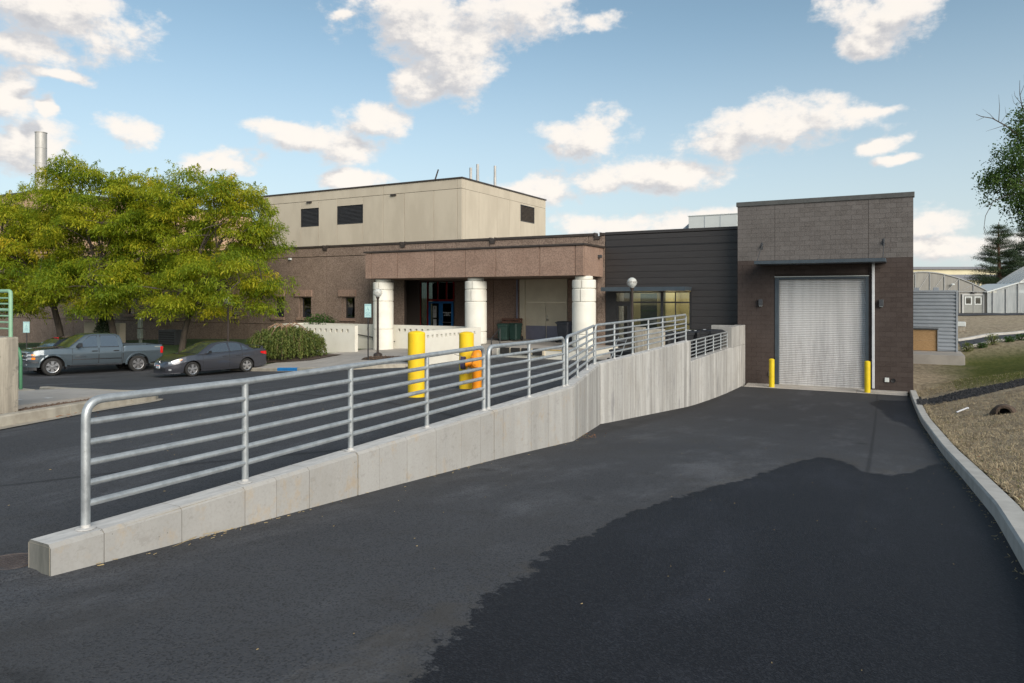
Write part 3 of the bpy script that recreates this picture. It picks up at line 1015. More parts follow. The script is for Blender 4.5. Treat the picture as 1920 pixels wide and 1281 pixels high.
def build_wall():
    par = thing('retaining_wall', 'long pale cast concrete retaining wall climbing beside the sloping drive', 'wall', (-5.0, 2.57, -1.75))
    TH = 0.26
    # cast lifts between joints: each board mark is a face of its own, a few millimetres in or out
    joints = [2.57, 5.68, 8.73, 11.86, 15.86, 18.35, 21.0, 23.95]
    r2 = random.Random(3)
    for a, b in zip(joints, joints[1:]):
        marks = [a + 0.010]
        while marks[-1] < b - 0.2:
            marks.append(marks[-1] + r2.choice((0.28, 0.36, 0.42, 0.52, 0.62) if a < 11 else (0.15, 0.22, 0.3, 0.42)))
        if b - marks[-1] < 0.12: marks.pop()
        marks = [m for m in marks if m < b - 0.06] + [b - 0.010]
        for y0, y1 in zip(marks, marks[1:]):
            end = y0 < 2.6
            off = r2.uniform(-0.0018, 0.0018)
            rows = []
            n = 1
            jg = 0.0032 if y0 < 11.8 else 0.006
            for y in (y0 + jg, y1 - jg):
                x = wall_x(y) + off
                zt = wall_top(y)
                c = 0.028
                zb = zd(y) - 0.5
                rows.append([(x, y, zb), (x, y, zt - c), (x - c, y, zt - 0.002), (x - TH + c, y, zt - 0.002), (x - TH, y, zt - c), (x - TH, y, zb)])
            mb = MB().grid(rows, smooth=False)
            mb.poly(rows[0]); mb.poly(rows[-1][::-1])
            o = mb.build('concrete_lift', ['board_concrete', 'wall_cap', 'end_concrete'], par)
            for p in o.data.polygons:
                if p.normal.z > 0.9: p.material_index = 1
                elif end and p.normal.y < -0.9: p.material_index = 2
    # the core the board marks stand proud of, and joint filler
    rows = []
    for y in [2.58, 5, 8, 11.86, 13.5, 15.86, 20, 23.94]:
        x = wall_x(y) - 0.012
        rows.append([(x, y, zd(y) - 0.5), (x, y, wall_top(y) - 0.02), (x - TH + 0.024, y, wall_top(y) - 0.02), (x - TH + 0.024, y, zd(y) - 0.5)])
    MB().grid(rows, smooth=False).build('joint_core', 'old_concrete', par)
    # lower length at the foot of the drive and the end block against the loading bay
    ys = [23.95, 24.6, 25.05, 25.6, 26.0, 26.6, 27.2, 27.6, 28.1, 28.9, 29.5, 30.33]
    for y0, y1 in zip(ys, ys[1:]):
        off = r2.uniform(-0.004, 0.004)
        rows = []
        for y in (y0 + 0.003, y1 - 0.003):
            zt = interp(y, [23.95, 30.33], [-2.14, -2.06])
            x = -6.33 + off
            rows.append([(x, y, zd(y) - 0.5), (x, y, zt - 0.02), (x - 0.02, y, zt), (x - 0.33, y, zt), (x - 0.35, y, zt - 0.02), (x - 0.35, y, zd(y) - 0.5)])
        mb = MB().grid(rows, smooth=False)
        mb.poly(rows[0]); mb.poly(rows[-1][::-1])
        mb.build('concrete_lift', 'board_concrete', par)
    for y0, y1 in ((30.33, 31.3), (31.3, 32.3), (32.3, 33.165)):
        off = r2.uniform(-0.004, 0.004)
        for z0, z1 in ((zd(y0) - 0.5, -2.08), (-2.074, -1.225)):
            mb = MB().box(-6.33 + off - 0.42, -6.33 + off, y0 + 0.003, y1 - 0.003, z0, z1)
            mb.build('concrete_lift', 'board_concrete', par, bevel=0.012)
    MB().box(-7.6, -6.755, 32.2, 32.6, -3.0, -1.225).build('return_wall', 'board_concrete', par, bevel=0.012)


build_wall()


def bent(p0, p1, p2, r, n=7):
    """points of a rounded corner at p1"""
    p0, p1, p2 = Vector(p0), Vector(p1), Vector(p2)
    a = p1 + (p0 - p1).normalized() * r
    b = p1 + (p2 - p1).normalized() * r
    return [a * (1 - t) ** 2 + p1 * 2 * t * (1 - t) + b * t * t for t in [i / n for i in range(n + 1)]]


def railing(label, posts, hs, zt, r=0.030, rails=5, bend=0.13, group='galvanised railings along the retaining wall', flange=True, mat='galvanised', lowz=None):
    """posts: plan points; hs: heights above the base; zt: base level of each post"""
    B = [Vector((x, y, z)) for (x, y), z in zip(posts, zt)]
    par = thing('pipe_railing', label, 'railing', tuple(B[0]), 0, group)
    T = [b + Vector((0, 0, h)) for b, h in zip(B, hs)]
    path = [B[0] - Vector((0, 0, 0.02))] + bent(B[0], T[0], T[1], bend)
    for t in T[1:-1]:
        path.append(t)
    path += bent(T[-2], T[-1], B[-1], bend) + [B[-1] - Vector((0, 0, 0.02))]
    MB().tube(path, r, 12).build('frame_pipe', mat, par)
    for b, t in zip(B[1:-1], T[1:-1]):
        MB().tube([b - Vector((0, 0, 0.02)), t], r * 0.93, 10).build('post', mat, par)
    for k in range(1, rails + 1):
        f = 1 - k / (rails + 1) * 0.955 - 0.012
        pts = [b.lerp(t, f) for b, t in zip(B, T)]
        MB().tube(pts, r * 0.80, 10).build('rail', mat, par)
    if flange:
        for b in B:
            MB().lathe([(r * 2.1, 0.001), (r * 2.1, 0.006), (r * 1.02, 0.010), (r * 1.02, 0.03)], tuple(b), 14).build('grout_collar', 'wall_cap', par)
    return par


def build_railings():
    def cx(y): return wall_x(y) - 0.13
    def go(label, ys, hs):
        railing(label, [(cx(y), y) for y in ys], hs, [wall_top(y) for y in ys])
    go('five-post galvanised pipe railing on the low free end of the wall', [2.89, 4.30, 5.72, 7.18, 8.66], [0.87, 0.86, 0.87, 0.88, 0.89])
    go('galvanised pipe railing with a single middle post just before the wall bends', [8.80, 10.2, 11.70], [0.885, 0.87, 0.875])
    go('short galvanised pipe railing following the bend in the wall', [11.86, 13.1, 14.45, 15.68], [0.885, 0.88, 0.89, 0.90])
    go('long seven-post galvanised pipe railing on the high wall before the dumpsters', [15.84, 17.12, 18.5, 19.83, 21.2, 22.52, 23.80], [0.90, 0.90, 0.90, 0.885, 0.88, 0.87, 0.87])
    ys = [24.02, 25.3, 26.6, 27.86, 29.1, 30.25]
    railing('low galvanised pipe railing in the notch of the wall beside the concrete end block', [(-6.5, y) for y in ys], [0.645] * 6,
            [interp(y, [23.95, 30.33], [-2.14, -2.06]) for y in ys], r=0.026, rails=4, bend=0.08)


build_railings()


# ------------------------------------------------------------------ block-built loading bay
def build_bay():
    X0, X1, Y, Z0, Z1 = -6.665, 0.22, 33.18, -3.84, 4.06
    par = thing('loading_bay', 'tall dark brown block loading bay with a steel roll-up door', 'building', (X0, Y, Z0))
    dx0, dx1, dz1 = -5.07, -1.39, 0.885
    b = MB()
    b.box(X0 + 0.01, dx0, Y + 0.012, Y + 0.30, Z0, Z1)
    b.box(dx1, X1 - 0.01, Y + 0.012, Y + 0.30, Z0, Z1)
    b.box(dx0, dx1, Y + 0.012, Y + 0.30, dz1, Z1)
    b.box(X0 + 0.01, X0 + 0.25, Y + 0.30, Y + 11, Z0, Z1)
    b.box(X1 - 0.25, X1 - 0.01, Y + 0.30, Y + 11, Z0, Z1)
    b.box(X0 + 0.01, X1 - 0.01, Y + 10.8, Y + 11, Z0, Z1 - 0.002)
    b.box(X0 + 0.2, X1 - 0.2, Y + 0.3, Y + 10.8, Z1 - 0.3, Z1 - 0.15)
    b.build('mortar_backing', 'dark_mortar', par)
    b = MB()
    b.box(X1 - 0.008, X1 + 0.004, Y + 0.02, Y + 11, Z0, Z1); b.box(X0 - 0.004, X0 + 0.008, Y + 0.02, Y + 11, Z0, Z1)
    b.build('side_wall', 'brown_block', par)
    # the face, block by block in running bond, control joints left and right of the door
    CH, BW, J = 0.2026, 0.405, 0.006
    me = {}

    def unit(w, up):
        w = (round(w, 3), up)
        if w not in me:
            me[w] = MB().box(J / 2, w[0] - J / 2, 0, 0.03, J / 2, CH - J / 2).mesh('block', 'grey_block' if up else 'brown_block')
        return me[w]
    cells = []
    cj = [X0, -5.075, -1.395, X1]
    for c in range(39):
        z = Z0 + c * CH
        for (a, bb), mid in zip(zip(cj, cj[1:]), (0, 1, 0)):
            if mid and z < dz1 - 0.02:
                continue
            x = a + 0.004
            w = BW if c % 2 == 0 else BW / 2
            while x < bb - 0.02:
                ww = min(w, bb - 0.004 - x)
                if bb - 0.004 - (x + ww) < 0.06: ww = bb - 0.004 - x
                cells.append((x, z, ww))
                x += ww
                w = BW
    cells.sort(key=lambda q: q[0] ** 2 + q[1] ** 2 * 1.0 + Y * Y - (0.0 if q[2] > 0.3 else -3))
    r3 = random.Random(5)
    for x, z, w in cells[:298]:
        o = link('block', unit(w, z > 1.5), par)
        o.location = (x, Y + r3.uniform(-0.003, 0.002), z)
    b = MB()
    for x, z, w in cells[298:]:
        b.mat(1 if z > 1.5 else 0)
        b.box(x + J / 2, x + w - J / 2, Y + r3.uniform(-0.003, 0.002), Y + 0.03, z + J / 2, z + CH - J / 2)
    tag(b.build('block_field', ['brown_block', 'grey_block'], par), kind='stuff')
    MB().box(X0 - 0.05, X1 + 0.05, Y - 0.05, Y + 0.36, Z1, Z1 + 0.20).build('coping', 'grey_coping', par, bevel=0.015)
    # door frame, curtain and its slats
    fr = MB().box(dx0, dx0 + 0.16, Y - 0.03, Y + 0.28, Z0 + 0.02, dz1 - 0.01).box(dx1 - 0.115, dx1, Y - 0.03, Y + 0.28, Z0 + 0.02, dz1 - 0.01)
    fr.box(dx0 + 0.16, dx1 - 0.115, Y - 0.03, Y + 0.28, dz1 - 0.10, dz1 - 0.01)
    fr.build('door_frame', 'steel_blue_trim', par, bevel=0.008)
    door = MB().box(dx0 + 0.161, dx1 - 0.116, Y + 0.165, Y + 0.19, -3.79, dz1 - 0.10).build('roll_up_door', 'joint_dark', par)
    n = 58
    zb, zt = -3.72, dz1 - 0.10
    pitch = (zt - zb) / n
    w0, w1 = dx0 + 0.162, dx1 - 0.117
    sl = MB()
    prof = [(0.0, 0.004), (0.006, 0.10 * pitch), (0.014, 0.30 * pitch), (0.014, 0.66 * pitch), (0.006, 0.90 * pitch), (0.0, pitch - 0.003)]
    rows = [[(x, 0.03 - d, h) for d, h in prof] for x in (w0, w1)]
    sl.grid(rows, smooth=False)
    slat = sl.mesh('slat', 'roll_steel')
    for i in range(n):
        o = link('slat', slat, door)
        o.location = (0, Y + 0.135, zb + i * pitch)
    MB().box(w0, w1, Y + 0.12, Y + 0.162, -3.80, zb - 0.002).build('bottom_bar', 'roll_steel', door, bevel=0.006)
    MB().box(dx0 - 0.02, dx1 + 0.02, Y - 0.06, Y - 0.002, dz1, dz1 + 0.03).build('drip_flashing', 'white_metal', par)
    # threshold and apron are the ground in front of the door
    MB().box(dx0 + 0.161, dx1 - 0.116, Y - 0.02, Y + 0.2, -3.9, -3.80).build('threshold', 'kerb_concrete', par)
    # canopy on rods
    c = MB().box(-5.70, -0.73, 31.75, Y - 0.003, 1.41, 1.55)
    c.build('awning', 'steel_blue_trim', par, bevel=0.012)
    for x in (-5.60, -0.83):
        MB().tube([(x, 31.9, 1.55), (x, Y - 0.06, 2.30)], 0.018, 8).build('tie_rod', 'lamp_dark', par)
        MB().box(x - 0.035, x + 0.035, Y - 0.03, Y - 0.002, 2.12, 2.42).build('rod_plate', 'lamp_dark', par, bevel=0.01)
        MB().prism([(x - 0.02, Y - 0.03, 2.2), (x - 0.02, Y - 0.03, 2.38), (x - 0.02, Y - 0.16, 2.22)], (0.04, 0, 0)).build('rod_bracket', 'lamp_dark', par)
    for x in (-5.655, -0.92):
        l = MB().box(x - 0.085, x + 0.085, Y - 0.16, Y - 0.002, -0.37, -0.08).build('wall_light', 'lamp_dark', par, bevel=0.015)
        MB().box(x - 0.06, x + 0.06, Y - 0.14, Y - 0.02, -0.385, -0.371).build('lens', 'white_metal', l)
    MB().box(-1.265, -1.165, Y - 0.13, Y - 0.03, -3.74, 1.40).build('downspout', 'white_pipe', par, bevel=0.015)
    MB().box(-0.80, -0.64, Y - 0.05, Y - 0.002, -3.46, -3.28).build('outlet_cover', 'white_metal', par, bevel=0.015)
    MB().lathe([(0.0, 0.0), (0.06, 0.0), (0.085, -0.03), (0.085, 0.02)], (-0.49, Y - 0.004, -3.39), 14, axis='y').build('pipe_sleeve', 'black_metal', par)
    MB().box(-5.32, -5.22, Y - 0.06, Y - 0.002, -3.46, -3.24).build('push_plate', 'white_metal', par, bevel=0.01)
    # concrete apron in two pours
    ap = thing('door_apron', 'pale concrete apron strip along the foot of the roll-up door', 'concrete slab', (-3, 32.5, -3.85))
    for a, bq in ((-6.2, -4.0), (-3.99, -1.8), (-1.79, 0.02)):
        MB().box(a, bq, 32.20, 32.72, -4.1, zd(32.3) + 0.022).build('slab', 'sidewalk_concrete', ap, bevel=0.01)
        MB().box(a, bq, 32.73, 33.14, -4.1, zd(32.6) + 0.06).build('slab', 'sidewalk_concrete', ap, bevel=0.01)


build_bay()


# ------------------------------------------------------------------ precast building: brown base, tan upper block, canopy
def panels(par, xs, zs, y, mat, gap=0.034, depth=0.08, holes=(), name='panel'):
    """precast panels between joints on a wall facing -y; holes = (x0, x1, z0, z1) cut from them"""
    for x0, x1 in zip(xs, xs[1:]):
        for z0, z1 in zip(zs, zs[1:]):
            hs = [h for h in holes if h[0] < x1 and h[1] > x0 and h[2] < z1 and h[3] > z0]
            a, b, c, d = x0 + gap / 2, x1 - gap / 2, z0 + gap / 2, z1 - gap / 2
            mb = MB()
            if not hs:
                mb.box(a, b, y, y + depth, c, d)
                mb.build(name, mat, par, bevel=0.006, seg=1)
            else:
                h = hs[0]
                e0, e1, f0, f1 = max(a, h[0]), min(b, h[1]), max(c, h[2]), min(d, h[3])
                q = []
                if e0 > a: q.append((a, e0, c, d))
                if e1 < b: q.append((e1, b, c, d))
                if f0 > c: q.append((e0, e1, c, f0))
                if f1 < d: q.append((e0, e1, f1, d))
                if e0 <= a + 1e-6 and e1 >= b - 1e-6:
                    for r in q:
                        MB().box(r[0], r[1], y, y + depth, r[2], r[3]).build(name, mat, par)
                    continue
                for r in q:
                    mb.box(r[0], r[1], y, y + depth, r[2], r[3])
                mb.build(name, mat, par)


def build_main():
    Y = 33.89
    par = thing('precast_building', 'long low brown pebble-faced precast building with narrow windows', 'building', (-30, Y, -3))
    wins = [(-30.38, -29.55), (-34.03, -33.14), (-36.36, -35.52), (-40.6, -39.76), (-43.2, -42.36), (-47.5, -46.66), (-52.0, -51.16)]
    holes = [(a - 0.18, b, -1.27, 0.0) for a, b in wins]
    xs = [-74, -71, -68, -65, -62, -59, -56, -53.4, -50.6, -48.3, -45.6, -44.2, -41.5, -38.8, -37.43, -36.05, -34.57, -33.69, -31.84, -30.05, -28.42, -27.1, -25.83]
    xs = [-74, -71, -68, -65, -62, -59, -56, -53.4, -50.0, -48.3, -45.6, -44.2, -41.5, -38.8, -37.43, -34.57, -31.84, -28.42, -25.83]
    panels(par, xs, [-4.3, -1.75], Y, 'brown_aggregate', holes=[])
    xs2 = [-74, -71, -68, -65, -62, -59, -56, -53.4, -50.0, -48.9, -45.6, -44.9, -41.5, -38.8, -37.43, -34.57, -31.84, -28.42, -25.83]
    panels(par, xs2, [-1.75, 2.56], Y, 'brown_aggregate', holes=holes)
    xs3 = [-74, -71, -68, -65, -62, -59, -56, -53.4, -50.6, -48.3, -45.6, -42.8, -40.2, -37.43, -36.05, -34.57, -33.1, -31.84, -30.05, -28.42, -26.2, -24.3, -22.2, -20.0, -18.0, -16.0, -14.2, -13.27]
    panels(par, xs3, [2.56, 3.12], Y, 'brown_aggregate')
    panels(par, [-14.3, -13.72, -13.27], [-3.0, 2.56], Y, 'brown_aggregate')
    b = MB()
    b.box(-74, -25.9, Y + 0.09, Y + 0.35, -4.3, 3.10)
    b.box(-25.9, -14.25, Y + 0.09, Y + 0.35, 1.06, 3.10)
    b.box(-14.25, -13.28, Y + 0.09, Y + 0.35, -3.0, 3.10)
    b.box(-74, -13.28, Y + 0.35, Y + 14, 2.7, 2.9)
    bk = b
    hb = MB()
    # backing with window openings cut by building it round them
    hb.box(-74, -13.28, Y + 0.35, Y + 14, 2.6, 2.8)
    hb.box(-25.9, -14.25, Y + 0.09, Y + 0.35, 1.06, 3.10)
    hb.box(-14.25, -13.28, Y + 0.09, Y + 0.35, -3.0, 3.10)
    hb.box(-74, -25.9, Y + 0.09, Y + 0.35, 0.0, 3.10)
    hb.box(-74, -25.9, Y + 0.09, Y + 0.35, -4.3, -1.27)
    ed = sorted([(a - 0.18, c) for a, c in wins])
    x = -74
    for a, c in ed:
        hb.box(x, a, Y + 0.09, Y + 0.35, -1.27, 0.0)
        x = c
    hb.box(x, -25.9, Y + 0.09, Y + 0.35, -1.27, 0.0)
    hb.box(-74, -25.9, Y + 1.6, Y + 1.7, -4.3, 2.6)
    hb.build('wall_backing', 'joint_dark', par)
    # coping broken by the scuppers
    sc = [-31.93, -25.88, -19.80, -13.67]
    x = -74
    for s in sc + [-13.2]:
        e = s - 0.13 if s != -13.2 else -13.262
        if e > x: MB().box(x, e, Y - 0.05, Y + 0.40, 3.12, 3.25).build('coping', 'dark_coping', par, bevel=0.012)
        if s != -13.2:
            q = MB().box(s - 0.15, s + 0.15, Y - 0.07, Y - 0.003, 2.93, 3.09)
            q.box(s - 0.19, s - 0.12, Y - 0.07, Y + 0.3, 3.06, 3.27).box(s + 0.12, s + 0.19, Y - 0.07, Y + 0.3, 3.06, 3.27)
            q.build('scupper', 'dark_coping', par)
        x = s + 0.13
    for i, (a, c) in enumerate(wins):
        w = MB()
        fr = 0.05
        yy = Y + 0.17
        w.box(a - 0.18, a, Y + 0.085, Y + 0.30, -1.268, -0.002)
        wf = MB()
        wf.box(a + 0.001, a + fr, yy, yy + 0.07, -1.265, -0.005).box(c - fr, c - 0.001, yy, yy + 0.07, -1.265, -0.005)
        wf.box(a + fr, c - fr, yy, yy + 0.07, -0.055, -0.005).box(a + fr, c - fr, yy, yy + 0.07, -1.265, -1.21)
        wo = wf.build('window', 'black_metal', par)
        w.build('jamb', 'brown_aggregate', wo)
        MB().box(a + fr, c - fr, yy + 0.03, yy + 0.042, -1.21, -0.055).build('pane', 'dark_glass', wo)
        MB().box(a - 0.30, c + 0.08, Y - 0.10, Y - 0.002, -1.455, -1.275).build('sill', 'fascia_aggregate', wo, bevel=0.01)
        hd = MB().box(a - 0.42, a + 0.02, Y - 0.12, Y - 0.002, 0.06, 0.47).box(a + 0.035, c - 0.36, Y - 0.14, Y - 0.002, 0.06, 0.47).box(c - 0.345, c + 0.12, Y - 0.12, Y - 0.002, 0.06, 0.47)
        hd.build('lintel', 'fascia_aggregate', wo, bevel=0.01)
    # small camera under the parapet joint
    cm = MB().box(-34.98, -34.80, Y - 0.16, Y - 0.003, 2.42, 2.54)
    cm.build('wall_camera', 'white_metal', par, bevel=0.02)
    # recessed entry: back walls, storefront, doors
    Yb = 39.0
    panels(par, [-31.6, -30.2, -29.3, -28.42], [-2.6, 1.03], Yb, 'fascia_aggregate')  # paler aggregate than the facade: brightness for the dim recess put into the colour
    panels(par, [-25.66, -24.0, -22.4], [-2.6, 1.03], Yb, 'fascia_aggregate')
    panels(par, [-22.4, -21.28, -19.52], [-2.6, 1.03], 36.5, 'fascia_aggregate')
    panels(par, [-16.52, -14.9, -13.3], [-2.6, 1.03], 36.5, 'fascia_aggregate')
    rb = MB().box(-31.6, -28.42, Yb + 0.085, Yb + 0.25, -2.6, 1.03).box(-25.66, -22.4, Yb + 0.085, Yb + 0.25, -2.6, 1.03)
    rb.box(-22.4, -19.52, 36.585, 36.8, -2.6, 1.03).box(-16.52, -13.3, 36.585, 36.8, -2.6, 1.03)
    rb.box(-22.45, -22.40, 36.8, 39.0, -2.6, 1.03).box(-31.7, -31.6, 34.3, 39.2, -2.6, 1.03)
    rb.box(-13.3, -13.28, 34.3, 36.8, -2.6, 1.03).box(-29, -25.2, 41.5, 41.6, -2.6, 1.03)
    rb.build('recess_wall', 'brown_aggregate', par)
    MB().box(-31.7, -13.28, Y + 0.36, 41.6, 1.04, 1.12).build('soffit', 'brown_aggregate', par)
    # storefront in red aluminium
    st = MB()
    for x0, x1 in ((-28.40, -28.31), (-27.80, -27.69), (-26.98, -26.90), (-26.29, -26.20), (-25.74, -25.67)):
        zb = -2.38 if x0 < -27.6 else -0.12
        st.box(x0, x1, Yb - 0.05, Yb + 0.06, zb, 1.02)
    st.box(-27.69, -25.74, Yb - 0.05, Yb + 0.06, -0.24, -0.12)
    st.build('storefront_frame', 'red_frame', par)
    g = MB()
    for x0, x1, z0 in ((-28.31, -27.80, -2.38), (-27.69, -26.98, -0.12), (-26.90, -26.29, -0.12), (-26.20, -25.74, -0.12)):
        g = MB().box(x0, x1, Yb, Yb + 0.012, z0, 1.02)
        g.build('glass_pane', 'dark_glass', par)
    MB().box(-26.3, -25.72, 40.2, 40.3, -0.1, 0.62).build('lobby_panel', 'interior_tan', par)
    MB().box(-29, -25.3, 41.3, 41.4, -2.4, 1.0).build('lobby_wall', 'interior_dark', par)
    for k, (x0, x1) in enumerate(((-27.685, -26.715), (-26.705, -25.745))):
        d = MB()
        s = 0.15
        d.box(x0, x0 + s, Yb - 0.02, Yb + 0.03, -2.37, -0.25).box(x1 - s, x1, Yb - 0.02, Yb + 0.03, -2.37, -0.25)
        d.box(x0 + s, x1 - s, Yb - 0.02, Yb + 0.03, -0.39, -0.25).box(x0 + s, x1 - s, Yb - 0.02, Yb + 0.03, -2.37, -2.12)
        do = d.build('door', 'blue_door', par)
        MB().box(x0 + s, x1 - s, Yb, Yb + 0.01, -2.12, -0.39).build('door_glass', 'dark_glass', do)
        hx = x1 - 0.09 if k == 0 else x0 + 0.09
        MB().tube([(hx, Yb - 0.03, -1.52), (hx, Yb - 0.09, -1.50), (hx, Yb - 0.09, -1.30), (hx, Yb - 0.03, -1.28)], 0.016, 8).build('handle', 'chrome', do)
        if k == 0:
            for z0, z1, sk in ((-0.98, -0.56, 0.0), (-1.32, -0.99, 0.0), (-1.86, -1.42, 0.03)):
                MB().prism([(x0 + 0.36, Yb - 0.006, z1), (x0 + 0.63, Yb - 0.006, z1), (x0 + 0.63, Yb - 0.006, z0), (x0 + 0.36 + sk, Yb - 0.006, z0)], (0, 0.002, 0)).build('paper_notice', 'white_paper', do)
            MB().box(x0 + 0.45, x0 + 0.55, Yb - 0.008, Yb - 0.0065, -0.78, -0.60).build('notice_emblem', 'interior_dark', do)
        else:
            t = MB()
            rr = random.Random(2)
            for z, wd in ((-0.98, 0.62), (-1.075, 0.34), (-1.17, 0.48)):
                cxm = (x0 + x1) / 2
                xx = cxm - wd / 2
                while xx < cxm + wd / 2:
                    lw = rr.uniform(0.03, 0.05)
                    t.box(xx, xx + lw, Yb - 0.003, Yb - 0.001, z - 0.03, z + 0.03)
                    xx += lw + rr.choice((0.012, 0.012, 0.012, 0.045))
            t.build('door_lettering', 'white_paper', do)
            MB().box(x0 + s, x1 - s, Yb - 0.05, Yb - 0.015, -1.65, -1.59).build('push_bar', 'alloy', do)
    # tall cream double doors on the dock
    Yd = 36.5
    MB().box(-19.51, -19.17, Yd - 0.06, Yd + 0.1, -2.42, 1.03).build('door_jamb', 'cream_door', par, bevel=0.01)
    MB().box(-16.55, -16.52, Yd - 0.04, Yd + 0.1, -2.42, 1.03).build('door_jamb', 'cream_door', par)
    MB().box(-19.155, -16.555, Yd - 0.01, Yd + 0.08, -0.265, 1.03).build('over_panel', 'cream_door', par, bevel=0.008)
    for x0, x1 in ((-19.155, -17.872), (-17.842, -16.555)):
        do = MB().box(x0, x1, Yd - 0.01, Yd + 0.06, -1.60, -0.275).box(x0, x0 + 0.03, Yd - 0.012, Yd + 0.06, -2.40, -1.60).build('door', 'cream_door', par, bevel=0.006)
        MB().box(x0 + 0.032, x1, Yd - 0.008, Yd + 0.06, -2.40, -1.605).build('kick_plate', 'grey_kick', do)
    k = MB().box(-17.80, -17.72, Yd - 0.05, Yd - 0.012, -1.30, -1.18).tube([(-17.76, Yd - 0.06, -1.27), (-17.62, Yd - 0.07, -1.27)], 0.018, 8).box(-17.79, -17.73, Yd - 0.03, Yd - 0.012, -1.08, -1.02)
    k.build('door_lever', 'chrome', par)
    MB().tube([(-19.66, Yd - 0.08, -2.4), (-19.66, Yd - 0.08, 1.03)], 0.055, 10).build('conduit', 'grey_kick', par)
    MB().box(-31.6, -13.3, Y + 0.4, 41.5, -2.9, -2.38).build('entry_floor', 'sidewalk_concrete', par)

    # canopy
    cp = thing('entrance_canopy', 'flat brown precast canopy carried on three cream round columns', 'canopy', (-20, 31.35, -2.9))
    Yc = 31.35
    panels(cp, [-26.58, -26.14, -24.32, -21.88, -19.97, -18.14, -15.67, -13.80, -13.35], [1.03, 2.47], Yc, 'fascia_aggregate', gap=0.036, depth=0.12, name='fascia_panel')
    for y0, y1 in ((Yc + 0.122, 31.9), (31.9, 33.3), (33.3, 33.80)):
        MB().box(-13.47, -13.352, y0 + 0.008, y1 - 0.008, 1.035, 2.465).build('fascia_panel', 'fascia_aggregate', cp, bevel=0.006)
        MB().box(-26.578, -26.46, y0 + 0.008, y1 - 0.008, 1.035, 2.465).build('fascia_panel', 'fascia_aggregate', cp, bevel=0.006)
    MB().box(-26.44, -13.49, Yc + 0.124, 33.86, 1.06, 2.40).build('canopy_core', 'joint_dark', cp)
    MB().box(-26.45, -13.48, Yc + 0.122, 33.87, 1.032, 1.058).build('soffit', 'brown_aggregate', cp)
    MB().box(-26.66, -13.28, Yc - 0.07, 33.885, 2.475, 2.565).build('coping', 'dark_coping', cp, bevel=0.012)
    MB().box(-13.35, -13.18, 33.1, 33.28, 1.95, 2.10).build('flood_light', 'lamp_dark', cp, bevel=0.02)
    for cx_, zb in ((-25.83, -2.95), (-19.72, -2.42), (-13.62, -2.86)):
        col = thing('column', None, None, (cx_, Yc + 0.66, zb))
        col['label'] = ''
        del col['label']
        adopt(col, cp)
        Rr = 0.572

        def drum(z0, z1, a0=0.0, a1=2 * math.pi, rr=Rr, nm='column_drum'):
            c = 0.032
            full = a1 - a0 > 6.2
            MB().lathe([(rr - 0.04, z0), (rr - c, z0), (rr, z0 + c), (rr, z1 - c), (rr - c, z1), (rr - 0.04, z1)] if not full else
                       [(0.01, z0), (rr - c, z0), (rr, z0 + c), (rr, z1 - c), (rr - c, z1), (0.01, z1)], (cx_, Yc + 0.66, 0), 40 if full else 24, a0, a1).build(nm, 'cream_concrete', col, sharp=30)
        cuts = [zb, -1.78, -0.22, 0.42, 0.86]
        if cx_ > -14: cuts = [zb, -2.37, -1.78, -0.22, 0.42, 0.86]
        for z0, z1 in zip(cuts, cuts[1:]):
            if z0 < -0.3:
                drum(z0 + 0.011, z1 - 0.011)
            else:
                off = 0.06 if z0 > 0.3 else -0.06
                st_ = R(-90 + HEAD - 20) + off
                for q in range(3):
                    drum(z0 + 0.011, z1 - 0.011, st_ + q * 2.0944 + 0.034, st_ + (q + 1) * 2.0944 - 0.034)
        MB().lathe([(Rr - 0.045, zb), (Rr - 0.045, 0.85), (0.01, 0.85)], (cx_, Yc + 0.66, 0), 32).build('column_core', 'joint_dark' if False else 'cream_concrete', col)
        drum(0.862, 1.03, rr=0.43, nm='column_cap')

    # tan upper block
    up = thing('upper_block', 'flat-roofed tan concrete upper storey rising behind the brown parapet', 'building', (-24.94, 38.79, 2.9))
    X1, Yt, X0, Y1, Z1 = -24.94, 38.79, -43.23, 50.94, 7.62
    lv = [(-38.93, -37.20, 5.15, 6.48), (-35.43, -33.10, 5.16, 6.47)]
    xs = [X0, -41.32, -38.93, -37.20, -35.43, -33.10, -31.32, -29.51, -27.13, -25.30, X1]
    panels(up, xs, [2.85, 6.99], Yt, 'tan_concrete', gap=0.026, depth=0.1, holes=lv)
    panels(up, [X0, -37.2, -31.32, -25.30, X1], [6.99, 7.62], Yt, 'tan_concrete', gap=0.026, depth=0.1)
    jy = [Yt + 0.102, 39.2, 40.88, 43.29, 45.05, 46.75, 49.0, Y1]
    for y0, y1 in zip(jy, jy[1:]):
        mb = MB()
        if 46.7 < y0 < 46.8:
            for a, bq in ((2.87, 5.62), (6.86, 6.98)):
                mb.box(X1 - 0.1, X1, y0 + 0.01, y1 - 0.01, a, bq)
        else:
            mb.box(X1 - 0.1, X1, y0 + 0.01, y1 - 0.01, 2.87, 6.98)
        mb.build('panel', 'tan_concrete', up)
    for y0, y1 in ((Yt + 0.102, 39.2), (39.2, 45.05), (45.05, Y1)):
        MB().box(X1 - 0.1, X1, y0 + 0.01, y1 - 0.01, 7.0, 7.61).build('panel', 'tan_concrete', up)
    MB().box(X0 + 0.01, X1 - 0.105, Yt + 0.2, Y1 - 0.01, 2.85, 7.5).build('wall_backing', 'joint_dark', up)
    MB().box(X0, X0 + 0.009, Yt + 0.11, Y1, 2.85, 7.61).build('side_wall', 'tan_concrete', up)
